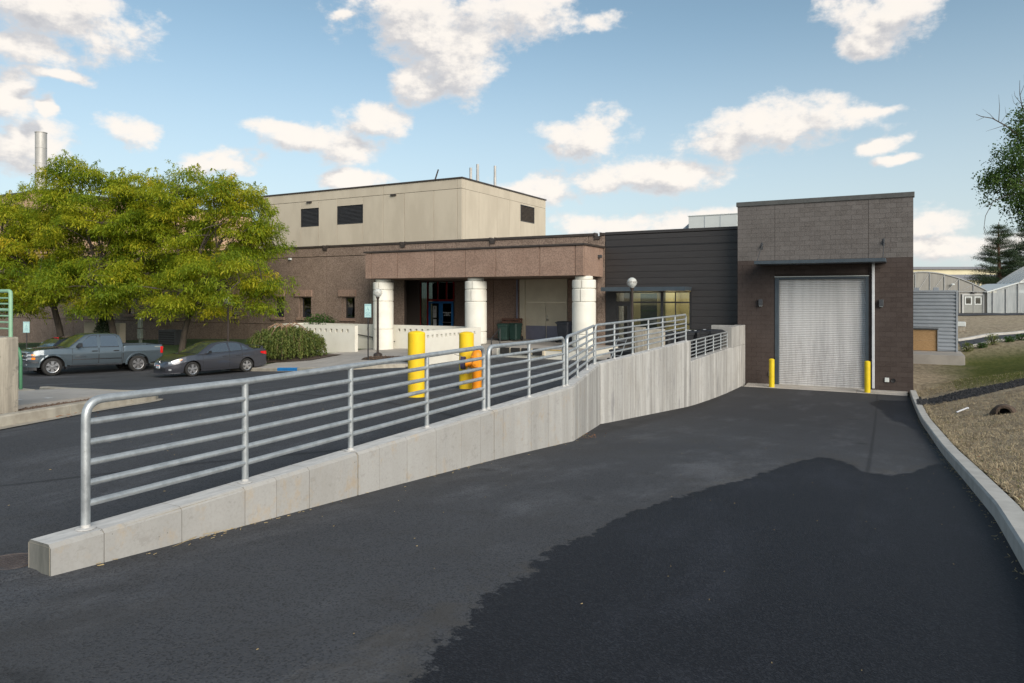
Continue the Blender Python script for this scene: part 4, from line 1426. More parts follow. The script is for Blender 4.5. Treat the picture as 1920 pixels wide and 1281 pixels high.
    cpq = MB().box(X0 - 0.06, X1 + 0.06, Yt - 0.06, Yt + 0.3, 7.625, 7.72).box(X1 - 0.3, X1 + 0.06, Yt + 0.3, Y1 + 0.06, 7.625, 7.72).box(X0 - 0.06, X0 + 0.3, Yt + 0.3, Y1 + 0.06, 7.625, 7.72)
    cpq.build('coping', 'dark_coping', up, bevel=0.01)
    for x0, x1, z0, z1 in lv:
        f = MB().box(x0 + 0.01, x0 + 0.05, Yt - 0.01, Yt + 0.1, z0, z1).box(x1 - 0.05, x1 - 0.01, Yt - 0.01, Yt + 0.1, z0, z1).box(x0 + 0.05, x1 - 0.05, Yt - 0.01, Yt + 0.1, z0, z0 + 0.04).box(x0 + 0.05, x1 - 0.05, Yt - 0.01, Yt + 0.1, z1 - 0.04, z1)
        lo = f.build('louvre', 'black_metal', up)
        k = 13
        for i in range(k):
            z = z0 + 0.05 + (z1 - z0 - 0.1) * i / k
            h = (z1 - z0 - 0.1) / k
            MB().prism([(x0 + 0.05, Yt + 0.005, z), (x0 + 0.05, Yt + 0.015, z + 0.012), (x0 + 0.05, Yt + 0.09, z + h), (x0 + 0.05, Yt + 0.09, z + h - 0.012)], (x1 - x0 - 0.1, 0, 0)).build('slat', 'lamp_dark', lo)
    y0, y1, z0, z1 = 46.76, 48.99, 5.63, 6.85
    f = MB().box(X1 - 0.1, X1 + 0.01, y0 + 0.01, y0 + 0.05, z0, z1).box(X1 - 0.1, X1 + 0.01, y1 - 0.05, y1 - 0.01, z0, z1).box(X1 - 0.1, X1 + 0.01, y0 + 0.05, y1 - 0.05, z0, z0 + 0.04).box(X1 - 0.1, X1 + 0.01, y0 + 0.05, y1 - 0.05, z1 - 0.04, z1)
    lo = f.build('louvre', 'lamp_dark', up)
    for i in range(12):
        h = (z1 - z0 - 0.1) / 12
        z = z0 + 0.05 + h * i
        MB().prism([(X1 - 0.005, y0 + 0.05, z), (X1 - 0.015, y0 + 0.05, z + 0.012), (X1 - 0.09, y0 + 0.05, z + h), (X1 - 0.09, y0 + 0.05, z + h - 0.012)], (0, y1 - y0 - 0.1, 0)).build('slat', 'bark_grey', lo)
    for x in (-38.08, -30.41):
        MB().box(x - 0.22, x + 0.22, Yt - 0.10, Yt - 0.003, 6.86, 6.99).build('drain_spout', 'dark_coping', up)
    # vents on its roof: each stands on its own
    for i, (x, y, zt, r) in enumerate(((-27.6, 44.1, 9.36, 0.11), (-27.2, 44.4, 9.63, 0.11), (-26.1, 45.0, 9.51, 0.10))):
        lab = ('shorter steel flue of the close pair on the tan upper block', 'taller steel flue of the close pair on the tan upper block', 'single steel flue standing apart on the tan roof edge')[i]
        t = thing('roof_flue', lab, 'flue', (x, y, 7.5), 0, 'steel flues on the tan block')
        MB().lathe([(r, 7.5), (r, zt - 0.8)], (x, y, 0), 14).build('pipe', 'stack_steel', t)
        MB().lathe([(r * 0.9, zt - 0.8), (r * 0.9, zt), (r * 0.72, zt), (r * 0.72, zt - 0.3)], (x, y, 0), 14).build('pipe_top', 'stack_steel', t)
    t = thing('roof_mast', 'thin dark mast leaning over the tan roof edge', 'mast', (-30.2, 42.8, 7.5))
    MB().tube([(-30.2, 42.8, 7.5), (-29.68, 43.02, 9.25)], [0.06, 0.05], 8).build('pole', 'dark_bronze', t)
    MB().box(-30.4, -30.05, 42.6, 43.0, 7.48, 7.62).build('foot_block', 'dark_coping', t)


build_main()


def build_vestibule():
    Y, X0, X1, Z0, Z1 = 33.89, -13.255, -6.70, -2.75, 3.22
    par = thing('metal_clad_wing', 'dark grey metal-clad wing with glazed corner door under a steel awning', 'building', (X0, Y, Z0))
    wx1, wz1 = -8.97, 0.30
    n = 19
    zs = [Z0 + (2.50 - Z0) * i / 17 for i in range(18)] + [2.54, 2.86, 3.10]
    for z0, z1 in zip(zs, zs[1:]):
        a = wx1 + 0.03 if z0 < wz1 - 0.06 else X0 + 0.03
        if z0 < wz1 - 0.06 and z1 > wz1 + 0.1:
            a = wx1 + 0.03
        # tongue-and-groove plank: face slightly bellied, a recessed reveal at its lower edge
        h = z1 - z0
        rows = [[(x, Y + dy, z0 + dz) for dy, dz in ((0.07, 0.003), (0.010, 0.003), (0.010, 0.009), (0.001, 0.014), (0.0, h * 0.5), (0.001, h - 0.004), (0.07, h - 0.003))] for x in (a, X1 - 0.03)]
        MB().grid(rows, smooth=False).build('siding_plank', 'dark_siding', par)
    b = MB().box(X0 + 0.02, X1, Y + 0.072, Y + 0.2, wz1 + 0.01, Z1 - 0.1).box(wx1, X1, Y + 0.072, Y + 0.2, Z0, wz1 + 0.01)
    b.box(X0, X0 + 0.15, Y + 0.2, Y + 4, Z0, Z1 - 0.1).box(X1 - 0.15, X1, Y + 0.2, Y + 12, Z0, Z1 - 0.1).box(X0, X1, Y + 0.21, Y + 12, Z1 - 0.5, Z1 - 0.3)
    b.build('wall_backing', 'joint_dark', par)
    MB().box(X0, X0 + 0.028, Y - 0.012, Y + 0.071, wz1 + 0.2, 3.22).build('corner_trim', 'dark_siding', par)
    MB().box(X1 - 0.028, X1 + 0.01, Y - 0.012, Y + 0.071, Z0, 3.12).build('corner_trim', 'dark_siding', par)
    MB().box(X0 - 0.005, X1 + 0.03, Y - 0.03, Y + 0.3, 3.13, 3.27).build('coping', 'dark_siding', par, bevel=0.01)
    MB().box(X0 + 0.01, X1 - 0.01, Y - 0.014, Y - 0.001, 2.505, 2.535).build('band_trim', 'black_metal', par)
    aw = MB().box(-13.08, -8.93, Y - 1.05, Y - 0.005, 0.315, 0.345).box(-13.08, -8.93, Y - 1.07, Y - 1.0, 0.30, 0.50).box(-8.98, -8.925, Y - 1.0, Y - 0.005, 0.346, 0.50)
    aw.build('awning', 'steel_blue_trim', par, bevel=0.006)
    # glazing: black frame, door leaf, panes; a small lit room behind it
    fr = MB()
    zb, zt = -2.40, 0.295
    fr.box(-13.255, -12.80, Y + 0.03, Y + 0.2, Z0, zt)
    for x0, x1 in ((-12.80, -12.70), (-11.99, -11.88), (-10.42, -10.30), (-9.03, -8.96)):
        fr.box(x0, x1, Y + 0.02, Y + 0.12, zb, zt)
    fr.box(-9.73, -9.69, Y + 0.025, Y + 0.10, zb, zt)
    for x0, x1 in ((-12.70, -11.99), (-11.88, -10.42), (-10.30, -9.73), (-9.69, -9.03)):
        fr.box(x0, x1, Y + 0.022, Y + 0.11, zt - 0.06, zt).box(x0, x1, Y + 0.022, Y + 0.11, -0.27, -0.20).box(x0, x1, Y + 0.022, Y + 0.11, zb, zb + 0.08)
        if x0 > -11: fr.box(x0, x1, Y + 0.022, Y + 0.11, -1.30, -1.24)
    gf = fr.build('glazing_frame', 'black_metal', par)
    for x0, x1 in ((-11.88, -10.42), (-10.30, -9.73), (-9.69, -9.03)):
        for z0, z1 in (((-2.32, -0.27), (-0.20, 0.235)) if x0 < -11 else ((-2.32, -1.30), (-1.24, -0.27), (-0.20, 0.235))):
            MB().box(x0, x1, Y + 0.06, Y + 0.068, z0, z1).build('glass_pane', 'clear_glass', gf)
    MB().box(-12.70, -11.99, Y + 0.06, Y + 0.068, -0.20, 0.235).build('glass_pane', 'clear_glass', gf)
    d = MB().box(-12.69, -12.58, Y + 0.035, Y + 0.085, -2.31, -0.28).box(-12.12, -12.0, Y + 0.035, Y + 0.085, -2.31, -0.28).box(-12.58, -12.12, Y + 0.035, Y + 0.085, -0.42, -0.28).box(-12.58, -12.12, Y + 0.035, Y + 0.085, -2.31, -2.08)
    do = d.build('door', 'black_metal', par)
    MB().box(-12.58, -12.12, Y + 0.055, Y + 0.063, -2.08, -0.42).build('door_glass', 'clear_glass', do)
    MB().tube([(-12.06, Y + 0.03, -1.55), (-12.06, Y - 0.03, -1.53), (-12.06, Y - 0.03, -1.25), (-12.06, Y + 0.03, -1.23)], 0.014, 8).build('handle', 'chrome', do)
    rm = MB()
    rm.box(-13.2, -8.8, Y + 3.6, Y + 3.7, -2.5, 0.9).box(-13.24, -13.2, Y + 0.25, Y + 3.6, -2.5, 0.9).box(-8.9, -8.8, Y + 0.25, Y + 3.6, -2.5, 0.9)
    rm.box(-10.75, -10.45, Y + 0.9, Y + 3.6, -2.5, 0.9)
    rm.build('room_wall', 'interior_tan', par)
    MB().box(-13.2, -8.9, Y + 0.22, Y + 3.7, -2.55, -2.41).build('room_floor', 'interior_dark', par)
    MB().box(-13.2, -8.9, Y + 0.22, Y + 3.7, 0.91, 1.0).build('room_ceiling', 'cream_concrete', par)
    MB().box(-10.0, -9.2, Y + 0.7, Y + 3.0, 0.87, 0.90).build('room_fill_panel', 'lit_panel', par)  # glowing panels added overhead to brighten the room behind the glass
    MB().box(-12.7, -12.2, Y + 0.7, Y + 3.0, 0.87, 0.90).build('room_fill_panel', 'lit_panel', par)
    MB().box(-11.6, -10.76, Y + 0.5, Y + 0.53, -2.4, 0.2).build('inner_glass', 'dark_glass', par)
    # roof-top air handler behind
    ru = thing('rooftop_unit', 'pale grey sheet-metal air handler on the dark metal roof', 'air handler', (-9.6, 41, 2.9))
    MB().box(-10.70, -8.05, 40.0, 42.0, 2.9, 4.52).build('cabinet', 'white_metal', ru, bevel=0.02)
    MB().box(-10.74, -8.01, 39.97, 42.03, 4.522, 4.57).build('lid', 'white_metal', ru, bevel=0.01)
    for x in (-9.8, -8.95):
        MB().box(x - 0.01, x + 0.01, 39.985, 39.998, 2.95, 4.5).build('seam', 'corrugated_grey', ru)
    MB().prism([(-10.71, 40.3, 4.2), (-10.71, 40.3, 2.9), (-11.9, 40.3, 2.9), (-11.6, 40.3, 3.5)], (0, 1.4, 0)).build('intake_hood', 'corrugated_grey', ru)


build_vestibule()


def holed_wall(label, axis, fixed, th, a, b, z0, z1, holes, hz0, hz1, zb=None):
    """white parapet along x or y with square openings through it"""
    par = thing('ramp_wall', label, 'wall', ((a, fixed, z0) if axis == 'x' else (fixed, a, z0)), 0, 'white pierced walls of the entrance ramp')
    mb = MB()

    def bx(p, q, s, t):
        if axis == 'x': mb.box(p, q, fixed, fixed + th, s, t)
        else: mb.box(fixed - th, fixed, p, q, s, t)
    bx(a, b, z0, hz0)
    bx(a, b, hz1, z1)
    x = a
    for h in holes:
        bx(x, h - 0.075, hz0, hz1)
        x = h + 0.075
    bx(x, b, hz0, hz1)
    o = mb.build('wall_body', 'white_stucco', par)
    bm = bmesh.new(); bm.from_mesh(o.data)
    bmesh.ops.remove_doubles(bm, verts=bm.verts, dist=0.0005)
    seen = {}
    for f in bm.faces:
        seen.setdefault(tuple(round(c, 3) for c in f.calc_center_median()) + (round(f.calc_area(), 4),), []).append(f)
    bm.to_mesh(o.data); bm.free()
    return par


def build_entrance():
    h1 = [-31.6 + 0.392 * i for i in range(13)] + [-26.55]
    h1 = [-31.63 + 0.3908 * i for i in range(14)]
    w1 = holed_wall('front white pierced ramp wall beside the drooping shrub', 'x', 29.86, 0.25, -32.1, -26.03, -3.5, -1.52, h1, -1.90, -1.72)
    w2 = holed_wall('short white ramp wall running back to the brown building behind the shrub', 'y', -31.85, 0.25, 30.12, 33.88, -3.5, -1.53, [], -1.90, -1.72)
    h3 = [-27.47] + [-25.19 + 0.395 * i for i in range(11)]
    w3 = holed_wall('white pierced ramp wall passing behind the canopy column by the globe lamp', 'x', 32.62, 0.22, -31.8, -20.2, -3.5, -1.555, h3, -1.92, -1.76)
    h4 = [24.90 + 0.338 * i for i in range(12)]
    w4 = holed_wall('cracked white pierced wall behind the two tall yellow bollards', 'y', -17.70, 0.18, 23.75, 29.2, -3.4, -1.40, h4, -1.715, -1.58)
    # cracks and scuffs on it: thin dark grooves
    rr = random.Random(4)
    # handrail in the ramp
    t = thing('ramp_handrail', 'thin black handrail inside the white ramp walls', 'handrail', (-27.4, 32.5, -2.3))
    MB().tube([(-29.5, 32.5, -1.99), (-27.42, 32.5, -2.24), (-26.2, 32.5, -2.40), (-25.4, 32.5, -2.5)], 0.028, 8).build('rail', 'black_metal', t)
    for x in (-27.0, -25.9):
        MB().tube([(x, 32.5, -2.36 if x > -26.5 else -2.30), (x, 32.5, -2.46), (x, 32.61, -2.46)], 0.014, 6).build('bracket', 'black_metal', t)
    # loading dock
    dk = thing('loading_dock', 'low white concrete loading dock with black rubber bumpers', 'dock', (-15, 29.8, -2.9))
    MB().box(-17.17, -12.55, 29.75, 33.8, -3.3, -2.43).build('dock_face', 'white_stucco', dk, bevel=0.015)
    MB().box(-17.15, -12.58, 29.78, 34.25, -2.428, -2.40).build('dock_slab', 'sidewalk_concrete', dk)
    MB().box(-14.6, -13.3, 29.72, 29.80, -2.43, -2.39).build('dock_edge', 'timber_yellow', dk)
    for x0, x1 in ((-16.89, -16.43), (-16.31, -15.86), (-15.75, -15.30), (-15.14, -14.70)):
        MB().box(x0, x1, 29.58, 29.748, -2.66, -2.36).build('bumper', 'rubber', dk, bevel=0.02)
        MB().box(x1 + 0.01, x1 + 0.10, 29.66, 29.748, -2.66, -2.37).build('bumper_post', 'cream_door', dk)
    # steps with rail left of the dock
    st = thing('dock_steps', 'grey concrete steps between the white wall and the dock', 'steps', (-18, 30.5, -2.85))
    for i in range(3):
        MB().box(-19.2, -17.18, 30.3 + 0.35 * i, 34.2, -3.2, -2.74 + 0.15 * i).build('step', 'sidewalk_concrete', st, bevel=0.01)
    t = thing('step_handrail', 'black bent handrail at the dock steps beside the green bins', 'handrail', (-17.8, 30.5, -2.8))
    MB().tube([(-17.78, 30.3, -2.85), (-17.78, 30.3, -2.10)] + bent((-17.78, 30.3, -2.1), (-17.78, 30.35, -1.98), (-18.3, 32.3, -1.5), 0.1)[1:] + [(-18.1, 31.7, -1.55), (-18.1, 31.7, -2.45)], 0.028, 8).build('rail', 'black_metal', t)
    t = thing('corner_handrail', 'black bent handrail at the dock end beside the metal-clad wing', 'handrail', (-12.1, 29.5, -2.7))
    MB().tube([(-12.10, 29.5, -2.85), (-12.10, 29.5, -1.82), (-12.55, 30.6, -2.15), (-12.55, 30.6, -2.43)], 0.024, 8).tube([(-12.10, 29.5, -2.4), (-12.5, 30.5, -2.33)], 0.018, 6).build('rail', 'black_metal', t)


build_entrance()


def curb_y(x):
    return interp(x, [-90, -45, -30, -25, -23.4, -21.5, -19.8, -18.6, -17.9], [26.2, 24.6, 23.7, 23.25, 23.05, 22.75, 22.75, 23.15, 23.6])


def zs_(x, y):
    """sidewalk level"""
    return zl(x, y) + 0.14


def build_walks():
    # sidewalk in slabs between kerb and ramp walls
    par = thing('sidewalk', 'grey concrete sidewalk curving from the blue kerb to the ramp walls', 'sidewalk', (-22, 25, -2.9))
    structure(par)
    xs = [-27.2, -25.6, -24.1, -22.6, -21.1, -19.6, -17.9]
    for x0, x1 in zip(xs, xs[1:]):
        for k in range(5):
            rows = []
            for i in range(6):
                x = lerp(x0 + 0.008, x1 - 0.008, i / 5)
                yb = curb_y(x) + 0.16
                ya, yz = lerp(yb, 33.8, k / 5) + 0.008, lerp(yb, 33.8, (k + 1) / 5) - 0.008
                rows.append([(x, lerp(ya, yz, j / 4), zs_(x, lerp(ya, yz, j / 4))) for j in range(5)])
            m = MB().grid(rows, smooth=False)
            e = [r[0] for r in rows] + [rows[-1][j] for j in range(1, 5)] + [r[-1] for r in rows[::-1]][1:] + [rows[0][j] for j in range(3, 0, -1)]
            for p, q in zip(e, e[1:] + e[:1]):
                m.poly([p, q, (q[0], q[1], q[2] - 0.12), (p[0], p[1], p[2] - 0.12)])
            m.build('slab', 'sidewalk_concrete', par)
    # kerb with the blue accessible length
    pts = [(x, curb_y(x)) for x in [-70, -60, -50, -45, -40, -35, -30, -27, -25, -24, -23.4, -22.5, -21.5, -20.6, -19.8, -19.2, -18.6, -18.2, -17.9]]

    def alt(i, s0, s1):
        return 'kerb_concrete'
    kerb_run('kerb', 'kerb_concrete', pts, zl, 0.16, 0.15, 1, 3.0, ('weathered concrete kerb along the far side of the parking lot', 'kerb'))
    # painted length: a thin coat on the kerb's top and face
    mb = MB()
    rows = []
    for i in range(9):
        x = lerp(-24.75, -23.35, i / 8)
        y, z = curb_y(x), zl(x, curb_y(x))
        rows.append([(x, y - 0.004, z + 0.02), (x, y - 0.004, z + 0.13), (x, y + 0.018, z + 0.154), (x, y + 0.162, z + 0.154)])
    tag(mb.grid(rows, smooth=False).build('blue_kerb_marking', 'blue_paint'), 'bright blue painted length of kerb behind the dark sedan', 'kerb paint')
    # grass strip behind the kerb
    rows = []
    for i in range(60):
        x = lerp(-75, -27.25, i / 59)
        rows.append([(x, lerp(curb_y(x) + 0.165, 33.95, j / 8), zl(x, lerp(curb_y(x) + 0.165, 33.95, j / 8)) + 0.12 + 0.35 * smooth(j / 5) * smooth((-28 - x) / 4)) for j in range(9)])
    structure(MB().grid(rows).build('grass_strip', 'green_turf'))
    # mulch beds
    rows = []
    for i in range(12):
        x = lerp(-30.4, -25.4, i / 11)
        y0, y1 = lerp(24.2, 26.0, i / 11), lerp(29.6, 28.2, i / 11)
        rows.append([(x, lerp(y0, y1, j / 8), zs_(x, lerp(y0, y1, j / 8)) + 0.03 + 0.10 * math.sin(math.pi * j / 8) * math.sin(math.pi * i / 11)) for j in range(9)])
    structure(MB().grid(rows).build('mulch_bed', 'mulch'))
    rows = []
    for i in range(10):
        x = lerp(-21.6, -18.0, i / 9)
        y0, y1 = lerp(25.2, 24.4, i / 9), lerp(25.7, 26.6, i / 9)
        rows.append([(x, lerp(y0, y1, j / 5), zs_(x, lerp(y0, y1, j / 5)) + 0.012 + 0.07 * math.sin(math.pi * j / 5)) for j in range(6)])
    structure(MB().grid(rows).build('mulch_bed', 'mulch'))
    # concrete slabs before the metal wing
    par = thing('concrete_plaza', 'pale concrete paving before the dark metal wing', 'paving', (-10, 29, -2.6))
    structure(par)
    xs = [-12.45, -10.95, -9.55, -8.1, -6.62]
    ys = [24.0, 26.4, 28.3, 30.2, 31.5, 32.6, 33.9]
    for x0, x1 in zip(xs, xs[1:]):
        for y0, y1 in zip(ys, ys[1:]):
            if (x0 < -12 and y0 < 30) or (x0 < -10 and y0 < 26): continue
            c = [(x, y) for x, y in ((x0 + 0.01, y0 + 0.01), (x1 - 0.01, y0 + 0.01), (x1 - 0.01, y1 - 0.01), (x0 + 0.01, y1 - 0.01))]
            MB().prism([(x, y, zl(x, y) - 0.1) for x, y in c], (0, 0, 0.135)).build('slab', 'sidewalk_concrete', par)


build_walks()


def build_island():
    # left-hand island: kerb stones, mulch, walkway, concrete pier with green rails
    pts = [(-10.3, 2.2), (-10.9, 3.8), (-11.55, 5.5), (-11.95, 6.5), (-12.4, 7.4), (-12.75, 8.2), (-13.0, 8.8), (-13.25, 9.25), (-13.6, 9.55), (-14.1, 9.65), (-14.8, 9.6), (-15.8, 9.7), (-17.5, 9.9), (-19, 10.3)]
    kerb_run('island_kerb', 'kerb_concrete', pts, zl, 0.20, 0.17, 1, 1.75, ('chipped concrete kerb round the mulched planting island', 'kerb'), gap=0.02)
    # gutter pan in front of it
    inner = [(p[0], p[1]) for p in pts[:9]]
    outer = [(p[0] + 0.28, p[1] - 0.08) for p in pts[:9]]
    structure(strip('gutter', 'kerb_concrete', outer, inner, zl, 0.012, 30, 2))
    a = [(p[0] - 0.21, p[1] + 0.02) for p in pts[:8]]
    b = [(-11.75, 2.2), (-12.15, 3.8), (-12.6, 5.6), (-12.95, 6.7), (-13.3, 7.6), (-13.55, 8.2), (-13.7, 8.7), (-13.85, 9.1)]
    structure(strip('mulch_bed', 'mulch', a, b, zl, 0.13, 36, 6))
    c = [(p[0] - 0.005, p[1] + 0.002) for p in b]
    d = [(-20.0, 2.2), (-20.0, 3.8), (-20, 5.6), (-20, 6.7), (-19.5, 7.6), (-18.5, 8.3), (-17.5, 8.9), (-16.6, 9.45)]
    par = thing('walkway', 'pale concrete walkway on the island behind the mulch', 'walkway', (-14, 7, -2))
    structure(par)
    w = strip('slab', 'sidewalk_concrete', c, d, zl, 0.19, 30, 8)
    adopt(w, par)
    ed = MB()
    rows = [[(x + 0.004, y, zl(x, y) + 0.19), (x + 0.004, y, zl(x, y) + 0.02)] for x, y in [(lerp(p[0], q[0], t), lerp(p[1], q[1], t)) for p, q in zip(c, c[1:]) for t in (0, 0.5)] + [c[-1]]]
    ed.grid(rows, smooth=False).build('slab_edge', 'sidewalk_concrete', par)
    # painted wheelchair bay mark on the walkway
    mk = MB()
    for x0, x1, y0, y1 in ((-14.65, -14.25, 7.15, 7.28), (-14.15, -13.95, 7.55, 7.66)):
        P = [(x0, y0), (x1, y0), (x1, y1), (x0, y1)]
        mk.poly([(x, y, zl(x, y) + 0.196) for x, y in P])
    tag(mk.build('walkway_marking', 'white_paper'), 'faded painted dashes on the island walkway', 'marking')
    # pier: end of a stair wall that runs out of frame
    pr = thing('concrete_pier', 'weathered concrete pier carrying a light green guard rail', 'pier', (-12.7, 5.6, -2))
    MB().box(-15.6, -12.22, 5.75, 6.18, -2.2, -0.615).build('pier_body', 'old_concrete', pr, bevel=0.03, seg=2)
    gr = thing('green_guard_rail', 'light green tube guard rail standing on the concrete pier', 'guard rail', (-12.5, 5.96, -0.62))
    yy = 6.09
    MB().tube([(-12.28, yy, -0.64)] + bent((-12.28, yy, -0.6), (-12.28, yy, 0.10), (-14, yy, 0.10), 0.06) + [(-15.5, yy, 0.10)], 0.030, 10).build('frame_pipe', 'green_rail_paint', gr)
    for i, z in enumerate((-0.01, -0.10, -0.195, -0.29, -0.39, -0.49)):
        MB().tube([(-12.29, yy, z), (-15.5, yy, z)], 0.024 if i == 2 else 0.014, 8).build('rail', 'green_rail_paint', gr)
    for x in (-13.9, -15.4):
        MB().tube([(x, yy, -0.63), (x, yy, 0.10)], 0.022, 8).build('post', 'green_rail_paint', gr)
    lg = thing('green_hoop_rail', 'dark green hooped handrail on the island walkway behind the pier', 'handrail', (-17.4, 8.85, -2))
    p0 = Vector((-17.45, 8.86, zl(-17.45, 8.86) + 0.18))
    MB().tube([p0, p0 + Vector((0, 0, 0.70))] + bent(p0 + Vector((0, 0, 0.7)), p0 + Vector((-0.06, 0, 0.98)), p0 + Vector((-1.2, 0, 0.98)), 0.2)[1:] + [p0 + Vector((-2.4, 0.0, 0.98))], 0.036, 10).build('frame_pipe', 'dark_green_paint', lg)
    MB().tube([p0 + Vector((0, 0, 0.42)), p0 + Vector((-2.4, 0, 0.42))], 0.026, 8).build('rail', 'dark_green_paint', lg)
    MB().box(p0.x - 0.30, p0.x + 0.32, p0.y - 0.16, p0.y + 0.16, p0.z - 0.05, p0.z + 0.035).build('footing', 'kerb_concrete', lg, bevel=0.03)
    # manhole at the end of the wall
    mh = thing('manhole_cover', 'small round rusty cover in the asphalt by the wall end', 'manhole', (-5.2, 2.56, -1.74))
    z = zl(-5.2, 2.56)
    MB().lathe([(0.17, -0.03), (0.17, 0.010), (0.15, 0.012), (0.15, 0.004)], (-5.2, 2.56, z), 28).build('ring', 'cast_iron', mh)
    MB().lathe([(0.148, -0.01), (0.148, 0.006), (0.0, 0.006)], (-5.2, 2.56, z), 28).build('lid', 'cast_iron', mh)
    g = MB()
    for i in range(-6, 7):
        for j in range(-6, 7):
            if math.hypot(i, j) < 6.0: g.box(-5.2 + i * 0.022 - 0.007, -5.2 + i * 0.022 + 0.007, 2.56 + j * 0.022 - 0.007, 2.56 + j * 0.022 + 0.007, z + 0.0061, z + 0.010)
    g.build('tread', 'cast_iron', mh)


build_island()


def build_curb_right():
    ys = [-8, -4, 0, 3] + [5 + i for i in range(29)]
    ys = [y for y in ys if y < 32.9] + [32.85]
    pts = [(curb_x(y), y) for y in ys]
    kerb_run('drive_kerb', 'kerb_new', pts, lambda x, y: zd(y), 0.22, 0.16, -1, 3.05, ('clean pale concrete kerb edging the drive along the grass bank', 'kerb'), gap=0.008)


build_curb_right()


def bollard(label, x, y, z, r, h, mat, name, group, bands=()):
    t = thing(name, label, 'bollard', (x, y, z), 0, group)
    prof = [(r, -0.05)]
    for bz in bands:
        prof += [(r, bz - 0.006), (r * 0.988, bz - 0.002), (r * 0.988, bz + 0.002), (r, bz + 0.006)]
    top = h
    prof += [(r, top - 0.10), (r * 1.0, top - 0.035)]
    for k in range(1, 7):
        a = k / 6 * math.pi / 2
        prof.append((r * (0.86 * math.cos(a) + 0.14 * (1 - a / (math.pi / 2))) if k < 6 else 0.0, top - 0.035 + 0.035 * math.sin(a) + 0.01 * k / 6))
    MB().lathe(prof, (x, y, z), 32).build('sleeve', mat, t, sharp=24)
    return t


def build_bollards():
    g = 'tall yellow sleeve bollards guarding the hydrant'
    a = bollard('thick yellow sleeve bollard standing clear of the hydrant before the pierced wall', -7.586, 10.32, -1.735, 0.152, 1.14, 'safety_yellow', 'sleeve_bollard', g, (0.33, 0.93))
    b = bollard('thick yellow sleeve bollard directly behind the orange hydrant', -7.888, 12.44, -1.865, 0.150, 1.16, 'safety_yellow', 'sleeve_bollard', g, (0.33, 0.93))
    g = 'slim yellow bollards at the roll-up door'
    bollard('slim yellow post at the door jamb beside the retaining wall', -5.075, 32.35, -3.86, 0.112, 1.24, 'bollard_yellow', 'steel_bollard', g)
    bollard('slim yellow post at the door jamb beside the white downspout', -1.40, 32.35, -3.86, 0.112, 1.30, 'bollard_yellow', 'steel_bollard', g)


build_bollards()


def build_hydrant():
    x, y, z = -7.50, 12.22, -1.87
    t = thing('fire_hydrant', 'orange fire hydrant with a strapped side outlet behind the railing', 'fire hydrant', (x, y, z))
    MB().lathe([(0.0, 0.0), (0.15, 0.0), (0.15, 0.03), (0.10, 0.035), (0.095, 0.46), (0.10, 0.47), (0.125, 0.475), (0.125, 0.50), (0.115, 0.505), (0.115, 0.66), (0.135, 0.665), (0.135, 0.69), (0.12, 0.70), (0.11, 0.75), (0.085, 0.80), (0.045, 0.825), (0.04, 0.83), (0.04, 0.85), (0.0, 0.855)], (x, y, z), 26).build('barrel', 'hydrant_orange', t, sharp=50)
    MB().lathe([(0.028, 0.85), (0.028, 0.90), (0.0, 0.905)], (x, y, z), 5).build('operating_nut', 'hydrant_orange', t)
    bl = MB()
    for k in range(6):
        a = k * math.pi / 3
        bl.lathe([(0.014, 0.69), (0.014, 0.715), (0.0, 0.716)], (x + 0.115 * math.cos(a), y + 0.115 * math.sin(a), z), 6)
    bl.build('flange_bolts', 'hydrant_orange', t)
    # the pumper outlet points left across the view, its cap wrapped in dark strapping
    d = Vector((-0.92, -0.39, 0)).normalized()
    c = Vector((x, y, z + 0.565))
    MB().tube([c + d * 0.08, c + d * 0.19, c + d * 0.192, c + d * 0.225], [0.066, 0.066, 0.085, 0.085], 20).build('outlet', 'hydrant_orange', t)
    cap = MB().tube([c + d * 0.226, c + d * 0.235, c + d * 0.315, c + d * 0.325], [0.11, 0.125, 0.125, 0.10], 18).tube([c + d * 0.325, c + d * 0.365], 0.032, 5).build('cap', 'black_plastic', t)
    st = MB()
    for q in (0.245, 0.275, 0.305):
        st.tube([c + d * q, c + d * (q + 0.016)], 0.129, 18)
    st.build('strap', 'strap_purple', cap)
    MB().tube([c + d * 0.29 + Vector((0, 0, 0.12)), c + d * 0.38 + Vector((0, 0, 0.15)), c + d * 0.46 + Vector((0, 0, 0.17))], 0.006, 5).build('wire_tail', 'copper_chain', cap)
    s = Vector((d.y, -d.x, 0))
    for sg in (1, -1):
        MB().tube([c + s * sg * 0.09, c + s * sg * 0.15, c + s * sg * 0.152, c + s * sg * 0.20, c + s * sg * 0.202, c + s * sg * 0.225], [0.045, 0.045, 0.062, 0.062, 0.022, 0.022], 14).build('side_outlet', 'hydrant_orange', t)
    # slack chain below the outlet
    ch = MB()
    p0, p1 = c + d * 0.10 + Vector((0, 0, -0.07)), c + d * 0.27 + Vector((0, 0, -0.10))
    for i in range(14):
        u = i / 13
        p = p0.lerp(p1, u) + Vector((0, 0, -0.12 * math.sin(math.pi * u)))
        off = s * (0.012 if i % 2 else -0.012)
        ch.tube([p + off - d * 0.014, p + off + d * 0.014], 0.010, 6)
    for i in range(8):
        p = c + d * (0.10 + 0.012 * i) + Vector((0, 0, -0.10 - 0.012 * (i % 3)))
        ch.tube([p - s * 0.02, p + s * 0.02], 0.011, 6)
    ch.build('chain', 'copper_chain', t)


build_hydrant()


